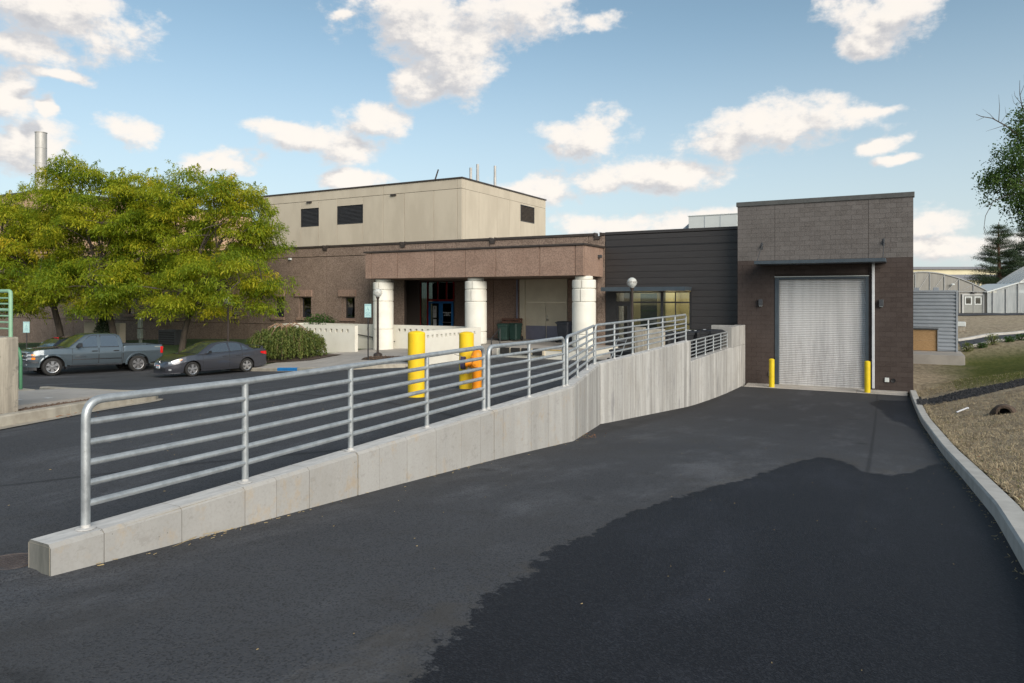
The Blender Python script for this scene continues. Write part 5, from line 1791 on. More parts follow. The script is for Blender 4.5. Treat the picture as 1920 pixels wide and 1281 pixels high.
def lamp_post(label, x, y, z, h, rg=0.205, base=True):
    t = thing('lamp_post', label, 'lamp post', (x, y, z), 0, 'globe lamps on slim dark posts')
    if base:
        MB().lathe([(0.0, -0.05), (0.20, -0.05), (0.20, 0.10), (0.14, 0.14), (0.075, 0.16)], (x, y, z), 18).build('base', 'dark_bronze', t)
    MB().lathe([(0.056, 0.0), (0.052, h - 0.30), (0.06, h - 0.28), (0.085, h - 0.23), (0.085, h - 0.19), (0.03, h - 0.185)], (x, y, z), 14).build('pole', 'dark_bronze', t)
    prof = [(rg * math.sin(a), h - rg * math.cos(a)) for a in [0.42 + (math.pi - 0.42) * i / 16 for i in range(17)]]
    gl = MB().lathe(prof, (x, y, z), 24).build('globe', 'globe_glass', t)
    # cast reflector vanes inside the clear globe
    rf = MB().lathe([(0.075, h - 0.19), (0.16, h - 0.07), (0.165, h - 0.05), (0.06, h - 0.02)], (x, y, z), 16)
    rf.lathe([(0.165, h + 0.05), (0.15, h + 0.12), (0.06, h + 0.185), (0.0, h + 0.19)], (x, y, z), 16)
    rf.build('reflector', 'white_metal', gl)
    MB().lathe([(0.03, h - 0.10), (0.05, h - 0.03), (0.05, h + 0.04), (0.0, h + 0.08)], (x, y, z), 12).build('bulb', 'white_paper', gl)
    return t


def sign_post(label, x, y, z, h, w, ph, rz, lines=5):
    t = thing('sign_post', label, 'sign', (x, y, z), rz)
    f = Vector((math.cos(rz), math.sin(rz), 0))
    nrm = Vector((math.sin(rz), -math.cos(rz), 0))
    o = Vector((x, y, z))
    MB().tube([o - Vector((0, 0, 0.2)), o + Vector((0, 0, h - 0.03))], 0.030, 8).build('post', 'black_metal', t)
    a, b = o + nrm * 0.035 - f * w / 2, o + nrm * 0.035 + f * w / 2
    up = Vector((0, 0, 1))
    pl = MB().prism([a + up * (h - ph), b + up * (h - ph), b + up * h, a + up * h], nrm * 0.006).build('sign_panel', 'sign_face', t)
    k = MB()

    def bar(u0, u1, v0, v1):
        q = o + nrm * 0.0425
        k.prism([q + f * u0 + up * (h - ph + v0), q + f * u1 + up * (h - ph + v0), q + f * u1 + up * (h - ph + v1), q + f * u0 + up * (h - ph + v1)], nrm * 0.001)
    e = 0.012
    for u0, u1, v0, v1 in ((-w / 2 + e, w / 2 - e, e, 2 * e), (-w / 2 + e, w / 2 - e, ph - 2 * e, ph - e), (-w / 2 + e, -w / 2 + 2 * e, 2 * e, ph - 2 * e), (w / 2 - 2 * e, w / 2 - e, 2 * e, ph - 2 * e)):
        bar(u0, u1, v0, v1)
    r2 = random.Random(int(x * 10))
    # rows of small lettering
    for v, wd, lh in ((ph * 0.86, 0.78, 0.028), (ph * 0.36, 0.6, 0.022), (ph * 0.28, 0.72, 0.022), (ph * 0.20, 0.5, 0.022), (ph * 0.12, 0.66, 0.022))[:lines]:
        u = -w * wd / 2
        while u < w * wd / 2:
            l = r2.uniform(0.012, 0.02)
            bar(u, u + l, v, v + lh)
            u += l + r2.choice((0.006, 0.006, 0.006, 0.02))
    # figure seated in a wheelchair: head, back, seat, leg, wheel arc
    c0 = ph * 0.60
    s = ph * 0.20
    for u0, u1, v0, v1 in ((-0.1, 0.08, 0.55, 0.8), (-0.1, 0.06, -0.1, 0.5), (0.06, 0.42, -0.1, 0.06), (0.30, 0.45, -0.5, -0.1), (0.06, 0.3, 0.2, 0.3)):
        bar(u0 * s, u1 * s, c0 + v0 * s, c0 + v1 * s)
    for i in range(9):
        a_ = math.pi * (0.75 + 1.15 * i / 8)
        u, v = math.cos(a_) * 0.45, math.sin(a_) * 0.45 - 0.3
        bar((u - 0.06) * s, (u + 0.06) * s, c0 + (v - 0.06) * s, c0 + (v + 0.06) * s)
    k.build('sign_print', 'sign_ink', pl)
    return t


def build_lamps():
    lamp_post('globe lamp post in the mulch bed beside the parking sign', -21.545, 26.3, -2.72, 2.94)
    lamp_post('globe lamp post standing before the glazed door of the metal wing', -9.21, 26.31, -2.68, 3.25, rg=0.195)
    lamp_post('globe lamp post half under the yellow-green tree foliage', -31.43, 26.1, -3.1, 2.93, rg=0.20)
    sign_post('pale blue accessible parking sign on a black post beside the lamp', -21.11, 25.1, -2.75, 2.46, 0.31, 0.60, R(22))
    sign_post('pale blue parking sign under the trees beyond the pickup nose', -43.3, 22.3, zl(-43.3, 22.3) - 0.1, 2.15, 0.36, 0.62, R(30))
    mb = thing('meter_box', 'grey-green electric meter boxes on a post behind the pickup truck', 'meter box', (-38.5, 25.9, -3.0))
    MB().box(-38.62, -38.34, 25.8, 25.95, -1.75, -1.25).build('upper_box', 'utility_green', mb, bevel=0.02)
    MB().box(-38.62, -38.30, 25.78, 25.95, -2.35, -1.80).build('lower_box', 'utility_green', mb, bevel=0.02)
    MB().box(-38.55, -38.4, 25.84, 25.94, -3.2, -2.36).build('post', 'utility_green', mb)
    MB().lathe([(0.06, 0), (0.06, 0.06), (0.0, 0.09)], (-38.48, 25.88, -1.25), 10).build('service_head', 'white_metal', mb)
    cb = thing('utility_cabinet', 'low dark louvred cabinet at the brown wall behind the truck bed', 'cabinet', (-39.6, 28.8, -3))
    MB().box(-40.6, -39.0, 28.5, 29.3, -3.2, -2.0).build('case', 'lamp_dark', cb, bevel=0.02)
    for i in range(6):
        MB().box(-40.5, -39.1, 28.47, 28.499, -2.9 + i * 0.14, -2.82 + i * 0.14).build('louvre', 'black_metal', cb)
    wb = thing('planter_wall', 'low tan concrete planter wall behind the pickup cab', 'wall', (-45, 28, -3.2))
    MB().box(-47.2, -43.4, 27.8, 28.2, -3.6, -1.62).build('wall_body', 'tan_concrete', wb, bevel=0.02)


build_lamps()


def wheelie_bin(name, label, x, y, z, rz, mat, w=0.60, d=0.72, h=1.08, group=None, sticker=True, lid_mat=None):
    t = thing(name, label, 'bin', (x, y, z), rz, group)

    def L(pts):
        c, s = math.cos(rz), math.sin(rz)
        return [(x + p[0] * c - p[1] * s, y + p[0] * s + p[1] * c, z + p[2]) for p in pts]

    def ring(a, b, hh):
        cc = 0.06
        return L([(-a + cc, -b, hh), (a - cc, -b, hh), (a, -b + cc, hh), (a, b - cc, hh), (a - cc, b, hh), (-a + cc, b, hh), (-a, b - cc, hh), (-a, -b + cc, hh)])
    W, D = w / 2, d / 2
    MB().grid([ring(W * 0.80, D * 0.76, 0.06), ring(W * 0.82, D * 0.78, 0.10), ring(W * 0.96, D * 0.95, h - 0.16), ring(W * 1.02, D * 1.02, h - 0.14), ring(W * 1.02, D * 1.02, h - 0.09)], closed=True, smooth=False).poly(ring(W * 0.80, D * 0.76, 0.06)).build('body', mat, t)
    lid = MB().grid([ring(W * 1.05, D * 1.06, h - 0.088), ring(W * 1.06, D * 1.07, h - 0.05), ring(W * 0.92, D * 0.9, h - 0.005), ring(W * 0.5, D * 0.5, h + 0.01)], closed=True, smooth=False).poly(ring(W * 0.5, D * 0.5, h + 0.01)).build('lid', lid_mat or mat, t)
    MB().tube(L([(-W * 0.8, D * 1.0, h - 0.12), (-W * 0.8, D * 1.2, h - 0.07), (W * 0.8, D * 1.2, h - 0.07), (W * 0.8, D * 1.0, h - 0.12)]), 0.018, 8).build('handle', mat, t)
    for sx in (-1, 1):
        p = L([(sx * W * 0.86, D * 0.80, 0.13), (sx * W * 1.0, D * 0.80, 0.13)])
        MB().tube(p, 0.13, 16).build('wheel', 'rubber', t)
    if sticker:
        MB().poly(L([(-W * 0.35, -D * 0.9, h - 0.3), (W * 0.25, -D * 0.9, h - 0.3), (W * 0.25, -D * 0.93, h - 0.2), (-W * 0.35, -D * 0.93, h - 0.2)])).build('label_sticker', 'white_paper', t)
        for p in t.children: pass
    return t


def build_yard_things():
    g = 'black wheeled bins behind the lower railing'
    spots = [(-8.32, 27.72, 0.35), (-7.85, 28.35, -0.2), (-7.40, 28.95, 0.1), (-6.98, 29.65, -0.15), (-7.7, 29.5, 0.2)]
    labs = ['black wheeled bin next to the pale concrete block', 'black wheeled bin second from the concrete block in the row behind the rail',
            'black wheeled bin third in the row, two white lid labels', 'black wheeled bin last in the row, beside the high end of the wall', 'black wheeled bin in the second row against the metal wing']
    for i, ((x, y, a), lb) in enumerate(zip(spots, labs)):
        z = zl(x, y) + 0.036
        t = wheelie_bin('black_bin', lb, x, y, z, R(-25) + a, 'black_plastic', 0.66, 0.80, 1.28, g, sticker=False)
        c, s = math.cos(R(-25) + a), math.sin(R(-25) + a)

        def LL(px_, py_, pz): return (x + px_ * c - py_ * s, y + px_ * s + py_ * c, z + pz)
        for q in ((-0.17, 0.14),) if i != 2 else ((-0.2, 0.1), (0.06, 0.1)):
            MB().poly([LL(q[0], -0.425, 1.232), LL(q[0] + q[1], -0.425, 1.232), LL(q[0] + q[1] + 0.03, -0.30, 1.292), LL(q[0] + 0.03, -0.30, 1.292)]).build('lid_label', 'white_paper', t)
    # pale concrete block walls
    cb = thing('concrete_block_wall', 'pale waist-high concrete block wall by the black bins', 'wall', (-8.6, 27.4, -2.6))
    MB().box(-9.35, -8.98, 27.0, 27.3, -2.7, -1.17).build('end_post', 'old_concrete', cb, bevel=0.02)
    MB().box(-8.975, -8.2, 27.05, 27.28, -2.7, -1.22).build('wall_panel', 'kerb_concrete', cb, bevel=0.02)
    # hand truck
    ht = thing('hand_truck', 'two-wheeled steel hand truck leaning before the glazed door', 'hand truck', (-10.0, 26.5, -2.6))
    z = zl(-10, 26.5) + 0.04
    for dx in (-0.18, 0.18):
        MB().tube([(-10.0 + dx, 26.5, z + 0.16), (-9.78 + dx, 26.75, z + 1.0), (-9.72 + dx, 26.72, z + 1.12)], 0.018, 8).build('side_tube', 'galvanised', ht)
        MB().lathe([(0.05, -0.04), (0.15, -0.035), (0.16, 0.0), (0.15, 0.035), (0.05, 0.04)], (-10.0 + dx * 1.4, 26.55, z + 0.16), 18, axis='x').build('wheel', 'rubber', ht)
    for f in (0.3, 0.6, 0.97):
        p = Vector((-10, 26.5, z + 0.16)).lerp(Vector((-9.78, 26.75, z + 1.0)), f)
        MB().tube([p - Vector((0.18, 0, 0)), p + Vector((0.18, 0, 0))], 0.014, 6).build('cross_tube', 'galvanised', ht)
    MB().box(-10.22, -9.78, 26.18, 26.44, z + 0.02, z + 0.03).build('toe_plate', 'steel_plate', ht)
    bx = thing('dark_crate', 'low black plastic crate on the paving before the glazed door', 'crate', (-10.2, 28.6, -2.6))
    z = zl(-10.2, 28.6) + 0.037
    MB().grid([[(-10.8, 28.3, z), (-9.7, 28.3, z), (-9.7, 29.0, z), (-10.8, 29.0, z)], [(-10.85, 28.25, z + 0.55), (-9.65, 28.25, z + 0.55), (-9.65, 29.05, z + 0.55), (-10.85, 29.05, z + 0.55)], [(-10.8, 28.3, z + 0.55), (-9.7, 28.3, z + 0.55), (-9.7, 29.0, z + 0.55), (-10.8, 29.0, z + 0.55)], [(-10.77, 28.33, z + 0.03), (-9.73, 28.33, z + 0.03), (-9.73, 28.97, z + 0.03), (-10.77, 28.97, z + 0.03)]], closed=True, smooth=False).build('tub', 'black_plastic', bx)
    MB().box(-10.88, -9.62, 28.21, 28.245, z + 0.46, z + 0.54).build('rim', 'lamp_dark', bx)
    # green bins and pallets on the dock
    zf = -2.375
    g = 'dark green bins on the dock under the canopy'
    wheelie_bin('green_bin', 'dark green wheeled bin beside the black handrail', -19.42, 34.45, zf, R(12), 'green_plastic', 0.60, 0.70, 0.95, g)
    wheelie_bin('green_bin', 'dark green wheeled bin tucked between its twin and the dock door', -18.92, 34.85, zf, R(-6), 'green_plastic', 0.56, 0.66, 0.97, g)
    wheelie_bin('navy_bin', 'dark navy wheeled bin beside the canopy column at the dock doors', -15.80, 34.6, zf, R(80), 'navy_plastic', 0.62, 0.78, 1.12)
    for i in range(2):
        p = thing('wood_pallet', ('front reddish wood pallet leaning on the brown wall behind the bins', 'rear wood pallet against the brown wall, behind the reddish one')[i], 'pallet', (-19.8, 35.9 + i * 0.17, zf), 0, 'pallets leaning on the dock wall')
        y0 = 35.75 + i * 0.20
        ln = 0.16
        for k in range(7):
            z0 = zf + 0.02 + k * 0.175
            yo = y0 + ln * (z0 - zf) / 1.2
            MB().box(-20.38 + 0.03 * i, -19.22 + 0.03 * i, yo, yo + 0.02, z0, z0 + 0.115).build('board', 'pallet_wood', p)
            MB().box(-20.38 + 0.03 * i, -19.22 + 0.03 * i, yo + 0.115, yo + 0.135, z0, z0 + 0.10).build('board', 'pallet_wood', p)
        for x in (-20.37, -19.82, -19.28):
            x += 0.03 * i
            MB().prism([(x, y0 + 0.021, zf), (x, y0 + 0.112, zf), (x, y0 + 0.112 + ln, zf + 1.2), (x, y0 + 0.021 + ln, zf + 1.2)], (0.045, 0, 0)).build('stringer', 'pallet_wood', p)


build_yard_things()


def build_right():
    # corrugated enclosure on its pad
    Y = 46.5
    sh = thing('corrugated_shed', 'grey corrugated metal enclosure with a plywood-covered opening', 'shed', (1.0, Y, -3.0))

    def corr(x0, x1, z0, z1, y, flip=False):
        rows = []
        n = int((z1 - z0) / 0.2)
        p = (z1 - z0) / n
        prof = []
        for i in range(n):
            z = z0 + i * p
            prof += [(0.0, z), (0.0, z + p * 0.30), (0.055, z + p * 0.42), (0.055, z + p * 0.86), (0.0, z + p)]
        q = [(a, b) for i, (a, b) in enumerate(prof) if i == 0 or (a, b) != prof[i - 1]]
        return [[(x, y - d, z) for d, z in q] for x in (x0, x1)]
    MB().grid(corr(-1.2, 2.36, -1.72, 0.30, Y), smooth=False).build('siding', 'corrugated_grey', sh)
    MB().grid(corr(1.53, 2.36, -2.98, -1.722, Y), smooth=False).build('siding', 'corrugated_grey', sh)
    MB().box(-1.2, 2.36, Y + 0.06, Y + 3.2, -1.7, 0.28).box(1.53, 2.36, Y + 0.06, Y + 3.2, -2.98, -1.7).build('enclosure_body', 'corrugated_grey', sh)
    MB().box(2.362, 2.45, Y - 0.075, Y + 3.25, -2.99, 0.38).build('corner_trim', 'corrugated_grey', sh, bevel=0.01)
    MB().box(-1.22, 2.36, Y - 0.075, Y + 0.1, 0.302, 0.40).build('cap_trim', 'corrugated_grey', sh, bevel=0.01)
    MB().box(-1.2, 1.53, Y - 0.06, Y - 0.003, -1.80, -1.722).build('lintel_trim', 'lamp_dark', sh)
    MB().box(1.49, 1.528, Y - 0.06, Y - 0.003, -2.98, -1.80).build('jamb_trim', 'corrugated_grey', sh)
    MB().box(-1.2, 1.485, Y + 0.02, Y + 0.04, -2.98, -2.42).build('plywood_sheet', 'plywood', sh)
    MB().box(-1.2, 1.485, Y + 0.016, Y + 0.04, -2.415, -1.80).build('plywood_sheet', 'plywood', sh)
    for x0 in (0.35, 1.3):
        MB().box(x0, x0 + 0.26, Y + 0.1, Y + 0.5, 0.402, 0.56).build('roof_vent', 'corrugated_grey', sh, bevel=0.01)
    pd = thing('equipment_pad', 'thick concrete pad under the corrugated enclosure', 'concrete slab', (1, 45, -3.4))
    MB().box(-1.4, 2.62, 43.6, 50.2, -4.2, -3.0).build('slab', 'sidewalk_concrete', pd, bevel=0.02)
    ub = thing('utility_box', 'small white utility box on the dry slope past the enclosure', 'utility box', (3.05, 58.5, -2.3))
    z = zr(3.2, 58.6)
    MB().box(2.95, 3.50, 58.4, 58.9, z - 0.1, z + 0.30).build('case', 'old_concrete', ub, bevel=0.02)
    MB().box(2.90, 3.55, 58.35, 58.95, z + 0.302, z + 0.62).build('cover', 'white_metal', ub, bevel=0.04)
    # service road with pale kerb, and the path before the greenhouses
    a = [(0.5, 46.0), (2.6, 47.6), (5.9, 50.0), (10, 53), (18, 58), (40, 70)]
    b = [(0.5, 49.2), (2.4, 50.6), (5.6, 53.2), (9.6, 56.4), (17, 61.5), (38, 74)]
    structure(strip('service_road', 'lot_asphalt', [(2.7, 47.9), (5.9, 50.3), (10, 53.3), (18, 58.3), (40, 70.3)], [(2.7, 51.0), (5.6, 53.6), (9.6, 56.8), (17, 61.9), (38, 74)], zr, 0.03, 40, 6))
    kerb_run('road_kerb', 'kerb_new', [(2.72, 51.05), (5.6, 53.65), (9.6, 56.85), (17, 61.95), (38, 74.1)], zr, 0.3, 0.16, 1, 3.0, ('pale kerb along the far side of the narrow service road', 'kerb'))
    kerb_run('road_kerb', 'kerb_new', [(2.75, 47.6), (5.9, 50.0), (10, 53), (18, 58), (40, 70)], zr, 0.16, 0.12, 1, 3.0, ('pale kerb along the near side of the narrow service road', 'kerb'))
    structure(strip('upper_path', 'lot_asphalt', [(1, 88), (6, 91), (14, 95), (40, 108)], [(1, 96.5), (6, 99), (14, 103.5), (40, 116)], zr, 0.05, 40, 6))
    # dark gravel run down the bank
    a = [(0.30, 28.0), (1.0, 27.95), (2.0, 28.2), (3.2, 28.9), (5, 30.3), (9, 33)]
    b = [(0.30, 29.7), (1.0, 29.75), (2.0, 30.1), (3.1, 30.9), (4.8, 32.2), (8.8, 35)]
    structure(strip('gravel_run', 'gravel_dark', a, b, zr, 0.02, 60, 10))
    rr = random.Random(9)
    gm = MB()
    for i in range(1600):
        x = 0.35 + 4.2 * rr.random() ** 0.9
        lo, hi = interp(x, [p[0] for p in a], [p[1] for p in a]) - 0.12, interp(x, [p[0] for p in b], [p[1] for p in b]) + 0.12
        y = rr.uniform(lo, hi)
        s = rr.uniform(0.02, 0.05)
        z = zr(x, y) + 0.02
        gm.grid([[(x + s * math.cos(q + rr.random()), y + s * math.sin(q + rr.random()), z - 0.02) for q in (0, 1.57, 3.14, 4.71)], [(x + s * .6 * math.cos(q), y + s * .6 * math.sin(q), z + s * rr.uniform(.4, .9)) for q in (0, 1.57, 3.14, 4.71)]], closed=True, smooth=False)
        gm.poly(gm.v[-4:])
    tag(gm.build('loose_gravel', 'gravel_dark'), 'dark loose gravel filling the run across the bank', 'gravel', kind='stuff')
    # a length of white pipe and the mouth of a drain
    t = thing('white_pipe', 'short white pipe lying on the dry grass below the gravel', 'pipe', (1.4, 24.9, -3.2))
    z0, z1 = zr(1.18, 24.55) + 0.03, zr(1.62, 25.2) + 0.03
    MB().tube([(1.27, 24.74, z0), (1.54, 25.06, z1)], 0.026, 10).build('tube', 'white_pipe', t)
    MB().tube([(1.54, 25.06, z1), (1.58, 25.11, z1)], 0.033, 10).build('collar', 'white_pipe', t)
    dp = thing('drain_pipe', 'black corrugated drain mouth in a scooped hole on the bank', 'drain', (2.25, 22.9, -2.9))
    zz = zr(2.25, 22.95)
    # a short tube set back into the bank, a scooped collar of soil round its mouth
    c = Vector((2.26, 22.95, zz + 0.03)); d = Vector((-0.12, -1, 0.05)).normalized()
    pr = [c - d * 0.45 + d * (0.06 * i) for i in range(8)]
    MB().tube(pr, [0.15 if i % 2 else 0.138 for i in range(8)], 18, cap=False).tube(pr, 0.122, 18, cap=False).build('pipe', 'black_plastic', dp)
    MB().lathe([(0.0, 0.0), (0.122, 0.0)], tuple(pr[1]), 16, axis='y').build('inner_dark', 'rubber', dp)  # black disc standing in for the darkness inside the pipe
    rows = []
    for rr_, fwd, up in ((0.145, 0.05, 0.0), (0.19, 0.06, 0.01), (0.24, 0.0, 0.0), (0.30, -0.12, -0.05), (0.36, -0.3, -0.16)):
        row = []
        for k in range(25):
            a_ = -0.25 + (math.pi + 0.5) * k / 24
            p = c + d * (fwd - 0.03) + Vector((math.cos(a_) * rr_, 0, math.sin(a_) * rr_ * 0.95 + up))
            p.y += max(0, rr_ - 0.25) * 0.6
            p.z = max(p.z, zr(p.x, p.y) - 0.06)
            row.append(tuple(p))
        rows.append(row)
    MB().grid(rows).build('soil_rim', 'mulch', dp)
    # greenhouses
    gh = thing('arched_greenhouse', 'arched translucent greenhouse with grey double doors', 'greenhouse', (2, 100, -1.85))
    # its gable stands square to the view: built in its own axes, then turned
    def gable(par, ox, oy, rz, W, eave, apex, depth, zb, mat_wall, mat_roof, bays):
        ux = Vector((math.cos(rz), math.sin(rz), 0)); uy = Vector((-math.sin(rz), math.cos(rz), 0))
        o = Vector((ox, oy, 0))
        def P(a, b, z): return tuple(o + ux * a + uy * b + Vector((0, 0, z)))
        def roof(a):
            t = a / (W / 2)
            return eave + (apex - eave) * (1 - abs(t) ** 1.9)
        n = 24
        arc = [(W * (i / n - 0.5)) for i in range(n + 1)]
        MB().poly([P(-W / 2, 0, zb)] + [P(a, 0, roof(a)) for a in arc] + [P(W / 2, 0, zb)]).build('gable_film', mat_wall, par)
        MB().grid([[P(a, b, roof(a)) for a in arc] for b in (0, depth)]).build('roof_film', mat_roof, par)
        for a in (-W / 2, W / 2):
            MB().poly([P(a, 0, zb), P(a, depth, zb), P(a, depth, eave), P(a, 0, eave)]).build('side_film', mat_wall, par)
        for b in [depth * i / 6 for i in range(7)]:
            MB().tube([P(a, b - 0.06, roof(a) + 0.03) for a in arc], 0.07, 6).build('hoop', 'greenhouse_frame', par)
        for i in range(1, bays):
            a = W * (i / bays - 0.5)
            MB().tube([P(a, -0.06, zb), P(a, -0.06, roof(a))], 0.05, 6).build('stud', 'greenhouse_frame', par)
        for i in range(0, bays - 1):
            a0, a1 = W * ((i + 0.25) / bays - 0.5), W * ((i + 1.0) / bays - 0.5)
            MB().tube([P(a0, -0.03, eave + 0.2), P(a1, -0.03, roof(a1) - 0.05)], 0.03, 5).build('brace', 'greenhouse_frame', par)
        MB().tube([P(-W / 2, -0.08, eave), P(W / 2, -0.08, eave)], 0.05, 6).build('tie_beam', 'greenhouse_frame', par)
        for a in (-W / 2, W / 2):
            MB().box(-0.06, 0.06, -0.06, 0.06, 0, 1)
            MB().tube([P(a, -0.06, zb), P(a, -0.06, eave)], 0.09, 6).build('corner_post', 'greenhouse_frame', par)
        return P, roof
    rz = R(26)
    P, rf = gable(gh, 1.6, 99.0, rz, 15.2, 0.70, 3.02, 8, -2.0, 'greenhouse_grey', 'poly_film', 9)
    # lower part of the gable backed by grey boarding; double doors
    MB().prism([P(-7.4, 0.5, -1.9), P(7.4, 0.5, -1.9), P(7.4, 0.5, 1.9 - 1.1), P(4.5, 0.5, 1.75), P(-4.5, 0.5, 1.75), P(-7.4, 0.5, 0.8)], tuple(Vector(P(0, 0.08, 0)) - Vector(P(0, 0, 0)))).build('inner_curtain', 'greenhouse_grey', gh)
    dr = []
    for a0, a1 in ((4.75, 5.82), (5.86, 6.93)):
        d = MB().prism([P(a0, -0.10, -1.83), P(a1, -0.10, -1.83), P(a1, -0.10, 0.22), P(a0, -0.10, 0.22)], tuple(Vector(P(0, 0.07, 0)) - Vector(P(0, 0, 0)))).build('door', 'door_grey', gh)
        fr = MB()
        m = (a0 + a1) / 2
        for b0, b1, z0, z1 in ((m - 0.40, m - 0.30, -0.85, 0.10), (m + 0.30, m + 0.40, -0.85, 0.10), (m - 0.30, m + 0.30, 0.0, 0.10), (m - 0.30, m + 0.30, -0.85, -0.75)):
            fr.prism([P(b0, -0.14, z0), P(b1, -0.14, z0), P(b1, -0.14, z1), P(b0, -0.14, z1)], tuple(Vector(P(0, 0.035, 0)) - Vector(P(0, 0, 0))))
        fr.build('window_frame', 'white_metal', d)
        MB().poly([P(m - 0.30, -0.125, -0.75), P(m + 0.30, -0.125, -0.75), P(m + 0.30, -0.125, 0.0), P(m - 0.30, -0.125, 0.0)]).build('pane', 'dark_glass', d)
    fr = MB()
    for b0, b1, z0, z1 in ((4.55, 4.74, -1.85, 0.42), (6.94, 7.13, -1.85, 0.42), (4.74, 6.94, 0.24, 0.42)):
        fr.prism([P(b0, -0.16, z0), P(b1, -0.16, z0), P(b1, -0.16, z1), P(b0, -0.16, z1)], tuple(Vector(P(0, 0.1, 0)) - Vector(P(0, 0, 0))))
    fr.build('door_frame', 'greenhouse_frame', gh)
    MB().prism([P(5.55, -0.4, 0.5), P(6.15, -0.4, 0.5), P(6.0, -0.4, 0.68), P(5.7, -0.4, 0.68)], tuple(Vector(P(0, 0.3, 0)) - Vector(P(0, 0, 0)))).build('door_lamp', 'black_metal', gh)
    MB().lathe([(0.0, 0.12), (0.12, 0.1), (0.22, 0.02), (0.22, -0.05), (0.0, -0.05)], P(3.35, -0.35, 1.55), 14).build('dome_lamp', 'white_metal', gh)
    g2 = thing('round_roof_greenhouse', 'greenhouse with a white rounded roof beside the arched one', 'greenhouse', (14, 104, -1.9))
    P2, rf2 = gable(g2, 19.1, 106.9, R(26), 17.0, 1.70, 5.1, 4, -2.0, 'frosted_film', 'white_metal', 8)
    arc = [-8.4 + 16.8 * k / 20 for k in range(21)]
    MB().poly([P2(-8.45, -0.03, 1.62)] + [P2(a, -0.03, rf2(a) + 0.02) for a in arc] + [P2(8.45, -0.03, 1.62)]).build('white_end_sheet', 'white_metal', g2)
    for k in range(1, 34):
        a = -8.4 + 0.5 * k
        MB().tube([P2(a, -0.05, 1.62), P2(a, -0.05, rf2(a))], 0.018, 4).build('sheet_rib', 'greenhouse_frame', g2)
    MB().poly([P2(-8.5, -0.02, 1.7), P2(-12.1, -0.02, 0.62), P2(-12.1, 6, 0.62), P2(-8.5, 6, 1.7)]).build('lean_to_roof', 'white_metal', g2)
    MB().poly([P2(-8.5, 0.0, -2.0), P2(-12.0, 0.0, -2.0), P2(-12.0, 0.0, 0.6), P2(-8.5, 0.0, 1.66)]).build('lean_to_film', 'frosted_film', g2)
    MB().tube([P2(-12.1, -0.1, 0.62), P2(-8.5, -0.1, 1.72)], 0.09, 6).build('lean_to_fascia', 'white_metal', g2)
    for a in (-11.4, -9.9, -8.5, -7.0, -5.6):
        MB().tube([P2(a, -0.08, -2), P2(a, -0.08, 1.0 if a < -9 else 1.6)], 0.06, 6).build('stud', 'greenhouse_frame', g2)
    MB().prism([P2(-11.6, 0.5, -1.95), P2(2, 0.5, -1.95), P2(2, 0.5, 0.55), P2(-11.6, 0.5, 0.55)], tuple(Vector(P2(0, 0.1, 0)) - Vector(P2(0, 0, 0)))).build('bench_row', 'slate_band', g2)
    # far long building with cream and slate bands
    fb = thing('distant_banded_building', 'far long building with cream and slate bands behind the greenhouses', 'building', (5, 255, -2))
    ux = Vector((math.cos(R(28)), math.sin(R(28)), 0)); uy = Vector((-ux.y, ux.x, 0))
    o = Vector((-14, 244.5, 0))

    def box_(a0, a1, b0, b1, z0, z1):
        return MB().prism([tuple(o + ux * a + uy * b + Vector((0, 0, z0))) for a, b in ((a0, b0), (a1, b0), (a1, b1), (a0, b1))], (0, 0, z1 - z0))
    for z0, z1, m, pr in ((8.6, 9.4, 'slate_band', -0.6), (7.0, 8.6, 'cream_band', 0), (5.3, 7.0, 'slate_band', -0.5), (3.4, 5.3, 'cream_band', 0), (-3, 3.4, 'cream_band', 0.2)):
        box_(0, 46, pr, 20, z0 + 0.01, z1 - 0.01).build('band', m, fb)
    box_(35, 40.5, -0.9, 0.15, -3, 2.6).build('brick_bay', 'brick_red', fb)
    for i in range(16):
        for z0 in (-0.5, 1.7):
            box_(1 + 2.1 * i, 2.3 + 2.1 * i, 0.1, 0.3, z0, z0 + 1.3).build('window', 'dark_glass', fb)
    for i in range(10):
        box_(26 + 1.4 * i, 26.7 + 1.4 * i, -0.15, 0.05, 3.7, 4.5).build('window', 'dark_glass', fb)
    # building with the steel stack behind the trees
    lb = thing('stack_building', 'tall brown building mostly hidden behind the locust trees', 'building', (-90, 40, -4))
    bx = [-112, -104, -96, -88, -80, -68.0]
    for a, c in zip(bx, bx[1:]):
        for z0, z1 in ((-4.5, 2), (2, 6.5), (6.5, 9.5)):
            MB().box(a + 0.02, c - 0.02, 36.5, 36.7, z0 + 0.02, z1 - 0.02).build('panel', 'warm_precast', lb)
    MB().box(-112, -68.02, 36.72, 60, -4.5, 9.4).build('wall_backing', 'warm_precast', lb)
    MB().box(-112.1, -67.9, 36.4, 60.1, 9.5, 9.72).build('coping', 'dark_coping', lb)
    sk = thing('steel_stack', 'tall round steel chimney rising behind the locust trees', 'chimney', (-73.8, 39.3, 9.7))
    for i in range(5):
        MB().lathe([(0.50, 8.6 + i * 1.475), (0.50, 10.06 + i * 1.475), (0.515, 10.065 + i * 1.475), (0.515, 10.07 + i * 1.475)], (-73.8, 39.3, 0), 28).build('stack_course', 'stack_steel', sk)
    MB().lathe([(0.50, 15.98), (0.53, 15.985), (0.53, 16.05), (0.42, 16.05), (0.42, 14)], (-73.8, 39.3, 0), 28).build('rim', 'stack_steel', sk)
    s2 = thing('steel_stack', 'shorter steel chimney close beside the tall one', 'chimney', (-72.4, 40.2, 9.7))
    MB().lathe([(0.40, 8.6), (0.40, 11.5), (0.34, 11.5), (0.34, 10)], (-72.4, 40.2, 0), 24).build('stack_course', 'stack_steel', s2)
